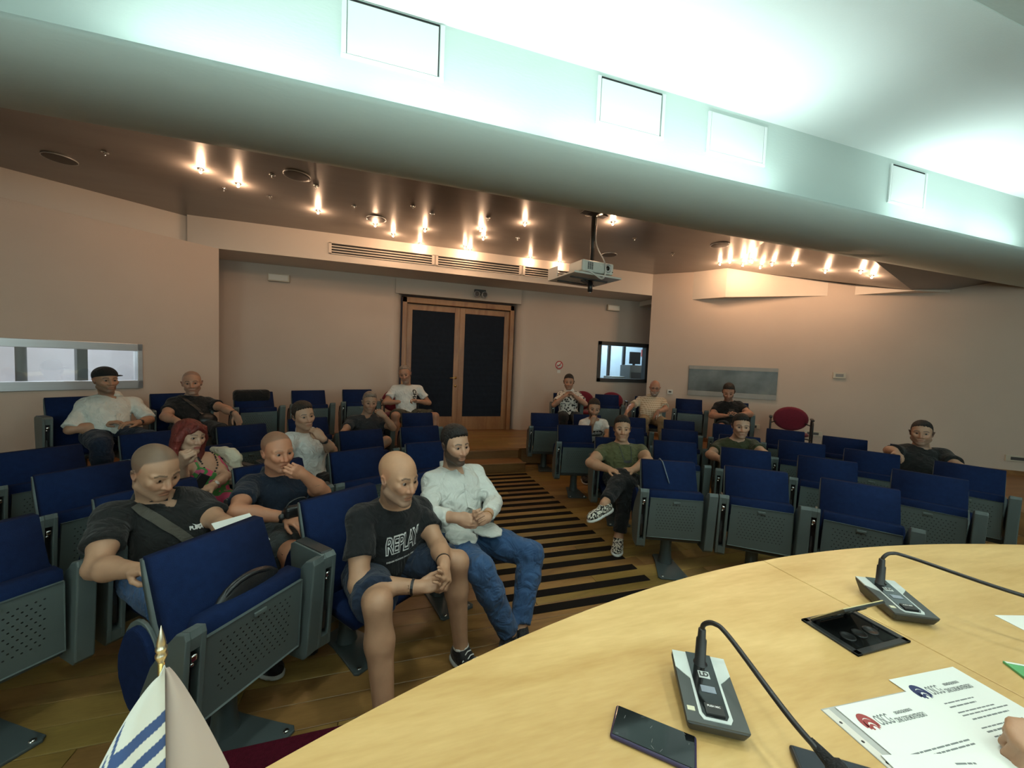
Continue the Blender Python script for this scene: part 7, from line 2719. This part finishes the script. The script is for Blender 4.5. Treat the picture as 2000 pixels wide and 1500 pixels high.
def flag_mesh(side):
    nu, nv = 70, 130
    vs, cs, fs = [], [], []
    for j in range(nv + 1):
        v = j / nv
        z = .292 - .232 * v
        for i in range(nu + 1):
            u = i / nu
            if side == 0:      # front fold, printed, to the left of the pole
                wd = .006 + .090 * min(1, v * 1.25) ** .75
                x = .0055 - wd * u
                dpt = .008 + .010 * math.sin(PI * u) * (0.4 + v) + .006 * math.sin(u * 9 + v * 3) * v - .004 * math.sin(7 * v) * u
                zz = z - .012 * u * (1 - v)
                # chevrons
                s = v * .232 + .030 - u * .0 + abs(u - .70) * wd * -.0
                q = (.292 - zz) - .055 + (wd * u) * -.62 if u < .86 else (.292 - zz) - .055 + wd * .86 * -.62 - (wd * (u - .86)) * -6.0
                band = (q - .004) / .0170
                blue = 0 <= band and (band % 1.9) < .95 and band < 9 and u < .97
                c = (.035, .075, .20) if blue else (.66, .68, .63)
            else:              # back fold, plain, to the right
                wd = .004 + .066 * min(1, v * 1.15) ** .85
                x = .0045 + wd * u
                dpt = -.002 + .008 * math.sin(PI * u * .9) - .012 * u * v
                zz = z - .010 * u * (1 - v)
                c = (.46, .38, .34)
            P_ = rgt * x + toc * dpt
            vs.append((P_.x, P_.y, zz))
            cs.append((*c, 1))
    for j in range(nv):
        for i in range(nu):
            a = j * (nu + 1) + i
            fs.append((a, a + 1, a + nu + 2, a + nu + 1))
    me = bpy.data.meshes.new('cloth')
    me.from_pydata(vs, [], fs)
    me.polygons.foreach_set('use_smooth', [True] * len(fs))
    at = me.attributes.new('Col', 'FLOAT_COLOR', 'POINT')
    at.data.foreach_set('color', np.array(cs, np.float32).ravel())
    me.materials.append(M_flagw)
    o = bpy.data.objects.new('cloth', me)
    md = o.modifiers.new('thick', 'SOLIDIFY')
    md.thickness = .0012
    link(o, t)
    return o


flag_mesh(0)
flag_mesh(1)['label'] = 'plain greyish pink back of the flag'

# ---------------------------------------------------------------- ceiling projector
t = empty('ceiling_projector', (2.336, 4.361, 3.48), math.radians(8), 'white projector on a tray hanging from a black ceiling pole', 'projector')
MB().lathe([(0, 0), (.11, 0), (.11, -.008), (.05, -.02), (.034, -.04), (.034, -.05), (.026, -.05), (.024, -.84), (.030, -.84), (.030, -.95), (.0, -.95)], 16).build('pole', M_black, t)
MB().lathe([(0, -.952), (.018, -.952), (.018, -.965), (0, -.968)], 12).build('pole_tip', M_chrome, t)
# plate under the ceiling
MB().box((0, 0, -.006), (.36, .10, .012), bev=.002).build('ceiling_plate', M_dkgrey, t)
tray = MB().box((-.065, .05, -.800), (.69, .60, .022), bev=.004).build('tray', M_plw, t)
MB().box((-.405, .24, -.735), (.012, .22, .15), bev=.003).build('tray_end', M_plw, tray)
for s_ in (-.06, .22):
    MB().box((-.065, s_, -.818), (.55, .02, .014)).build('bracket', M_dkgrey, tray)
MB().box((-.02, .05, -.835), (.30, .05, .016), Matrix.Rotation(.6, 3, 'Z')).build('bracket', M_dkgrey, tray)
body = MB().box((-.055, -.075, -.700), (.46, .29, .135), bev=.02, seg=3).build('body', mat('projector_shell', (.60, .64, .60), .4, var=.02), t)
mb = MB()
for i in range(3):
    for k in range(6):
        mb.box((-.20 + .028 * i, -.221, -.735 + .014 * k), (.020, .004, .009))
g_ = mb.build('vent_slots', M_black, body)
g_['kind'] = 'stuff'
Ml = Matrix.Translation((.085, -.219, -.695)) @ RX @ Matrix.Scale(1.2, 4)
MB().lathe([(.044, -.01), (.046, .006), (.040, .012), (.032, .004), (.030, 0)], 22, Ml).build('lens_ring', M_alu, body)
MB().lathe([(.030, -.004), (.020, .004), (0, .008)], 20, Ml).build('lens', M_gloss2, body)
MB().ball((.155, -.219, -.735), .008, 8).build('sensor', M_black, body)
MB().box((-.02, -.2205, -.675), (.03, .004, .012)).build('badge', M_print, body)
for k, (dx, dz_) in enumerate([(0, 0), (.006, -.012)]):
    MB().tube(bez([(.028 + dx, -.02, -.02), (.030 + dx, -.03, -.35), (.03 + dx, -.20, -.60), (.03 + dx, -.24, -.68), (.03 + dx, -.235, -.78 + dz_), (-.04, -.265, -.835 + dz_), (-.13, -.262, -.80 + dz_), (-.24, -.24, -.775), (-.36, -.02, -.775), (-.395, .2, -.74)], 8), .005, 8).build('cable', M_plw if k == 0 else M_plw, t)
MB().tube(bez([(.034, .01, -.02), (.036, .005, -.4), (.028, .0, -.7), (.02, .0, -.8)], 8), .006, 8).build('cable', M_black, t)

# ---------------------------------------------------------------- bag left on the front chair, jacket, strap, documents in hand
x, y = polar(-53.2, R1 - 0.10)
t = empty('shoulder_bag', (x, y, .40), math.radians(53.2), 'black glossy bag tucked behind the flipped seat of the front left chair', 'bag')
M_bag = mat('bag_leather', (.010, .011, .012), .35, var=.2, vscale=20, bump=.3, bscale=60)
mb = MB()
mb.ball((.02, -.115, .215), .105, 18, (1.35, .30, .95))
mb.build('body', M_bag, t, True)
MB().tube(bez([(-.10, -.112, .215), (-.06, -.125, .285), (.03, -.128, .305), (.11, -.120, .270), (.14, -.112, .20)], 8), .010, 8).build('handle', M_bag, t)
MB().box((.02, -.137, .262), (.04, .004, .008), Matrix.Rotation(.1, 3, 'Y')).build('zip_pull', M_chrome, t)
x, y = polar(-28.9, R5 - .2)
t = empty('jacket', (x, y, LZ + .60), math.radians(28.9), 'dark jacket draped over the back of an empty chair on the landing', 'jacket')
mb = MB()
mb.box((-.02, .085, .185), (.40, .16, .16), bev=.045, seg=4)
mb.build('cloth', C_black, t, True)
x, y = polar(23.2, R1 - .10)
t = empty('strap', (x, y, .834), math.radians(-23.2), 'thin grey strap hanging over the back of a front row chair', 'strap')
MB().tube(bez([(-.06, .14, -.08), (-.062, .12, .004), (-.058, .08, .006), (-.05, .045, -.01), (-.03, -.0, -.09), (-.01, -.022, -.16)], 8), [.005] * 40 + [.003], 6).build('webbing', mat('strap_grey', (.10, .13, .16), .6), t)
S = PE['sling']
w = S.J['wl'] * .4 + S.J['hl'] * .6
t = empty('paper_sheet', tuple(float(a) for a in w + np.array([0, 0, .02])), math.radians(40), 'white sheet held by the man looking down in the second row', 'paper')
MB().box((.02, -.02, 0), (.16, .22, .002), Matrix.Rotation(.35, 3, 'X')).build('sheet', M_paper, t)
S = PE['letters']
w = (S.J['hr'] + S.J['hl']) / 2
t = empty('tissue', tuple(float(a) for a in w), 0, 'white tissue in the hands of the man beside the door', 'tissue')
mb = MB()
mb.ball((0, -.02, -.03), .04, 12, (1.1, .5, 1.2))
mb.build('cloth', M_paper, t, True)
S = PE['phone']
w = (S.J['hr'] + S.J['hl']) / 2
t = empty('phone', tuple(float(a) for a in w + np.array([0, 0, .045])), -.7, 'dark phone held in both hands by the man in black printed T-shirt', 'phone')
MB().box((0, 0, 0), (.07, .012, .13), Matrix.Rotation(-.5, 3, 'X'), bev=.004).build('case', M_black, t)
S = PE['elder']
w = S.J['hl']
t = empty('folded_paper', tuple(float(a) for a in w + np.array([.06, -.02, -.02])), .4, 'white folded paper beside the hand of the old bearded man', 'paper')
MB().box((0, 0, 0), (.10, .02, .08), bev=.003).build('sheet', M_paper, t)
S = PE['red']
w = S.J['hl']
t = empty('phone', tuple(float(a) for a in w + S.f * .0 + np.array([0, 0, .05])), .9, 'black phone held against the dress of the red haired woman', 'phone')
MB().box((0, 0, 0), (.07, .012, .12), Matrix.Rotation(.6, 3, 'Y'), bev=.004).build('case', M_black, t)
S = PE['polo']
w = S.J['hr']
t = empty('waist_bag', tuple(float(a) for a in w + np.array([-.02, .05, .05])), .5, 'small black bag in the lap of the man in navy polo', 'bag')
mb = MB()
mb.box((0, 0, 0), (.13, .06, .07), bev=.02, seg=3)
mb.build('pouch', M_bag, t)
MB().tube(bez([(-.06, 0, .02), (-.03, 0, .06), (.04, 0, .07), (.07, 0, .02)], 6), .006, 6).build('strap', M_bag, t)

# ---------------------------------------------------------------- the speaker at the right, only the fist in view
JJ = dict(fw=(-.35, .94, 0), head=(1.62, -.02, 1.42), sr=(1.82, -.13, 1.18), sl=(1.47, -.03, 1.18), er=(1.86, .10, .96), wr=(1.66, .27, .95), hr=(1.58, .31, .94),
          el=(1.39, .14, .98), wl=(1.190, .310, .95), hl=(1.122, .358, .945), pel=(1.68, -.20, .64), kr=(1.68, .25, .66), kl=(1.50, .24, .66), ar=(1.70, .28, .24), al=(1.50, .28, .24))
p = Person('speaker', JJ, 'person at the right picture edge, only one resting fist in view', SK, head=1.0, hands=('relax', 'fist'), pn={'l': (.3, .25, -.9), 'r': (0, 0, -1)}, res=1.3)
p.R = np.stack([nrm((-.94, -.35, 0)), nrm((-.35, .94, 0)), np.array([0, 0, 1.0])], 1)
p.hb = p.hpos + p.R @ np.array([0, -.022, -.075])
p.body(paint=face_paint())
p.shirt(C_grey, .6, h=.014)
p.hair(H_brown, 'short', .008)
p.legs(C_dark, 2.0, h=.016)
p.shoes(M_shoeblk, M_soleblk, h=.016)
red(1.70, -.27, 180 + 20, 'red visitor chair behind the desk under the speaker', .15)
print('total', round(time.time() - T0, 1))
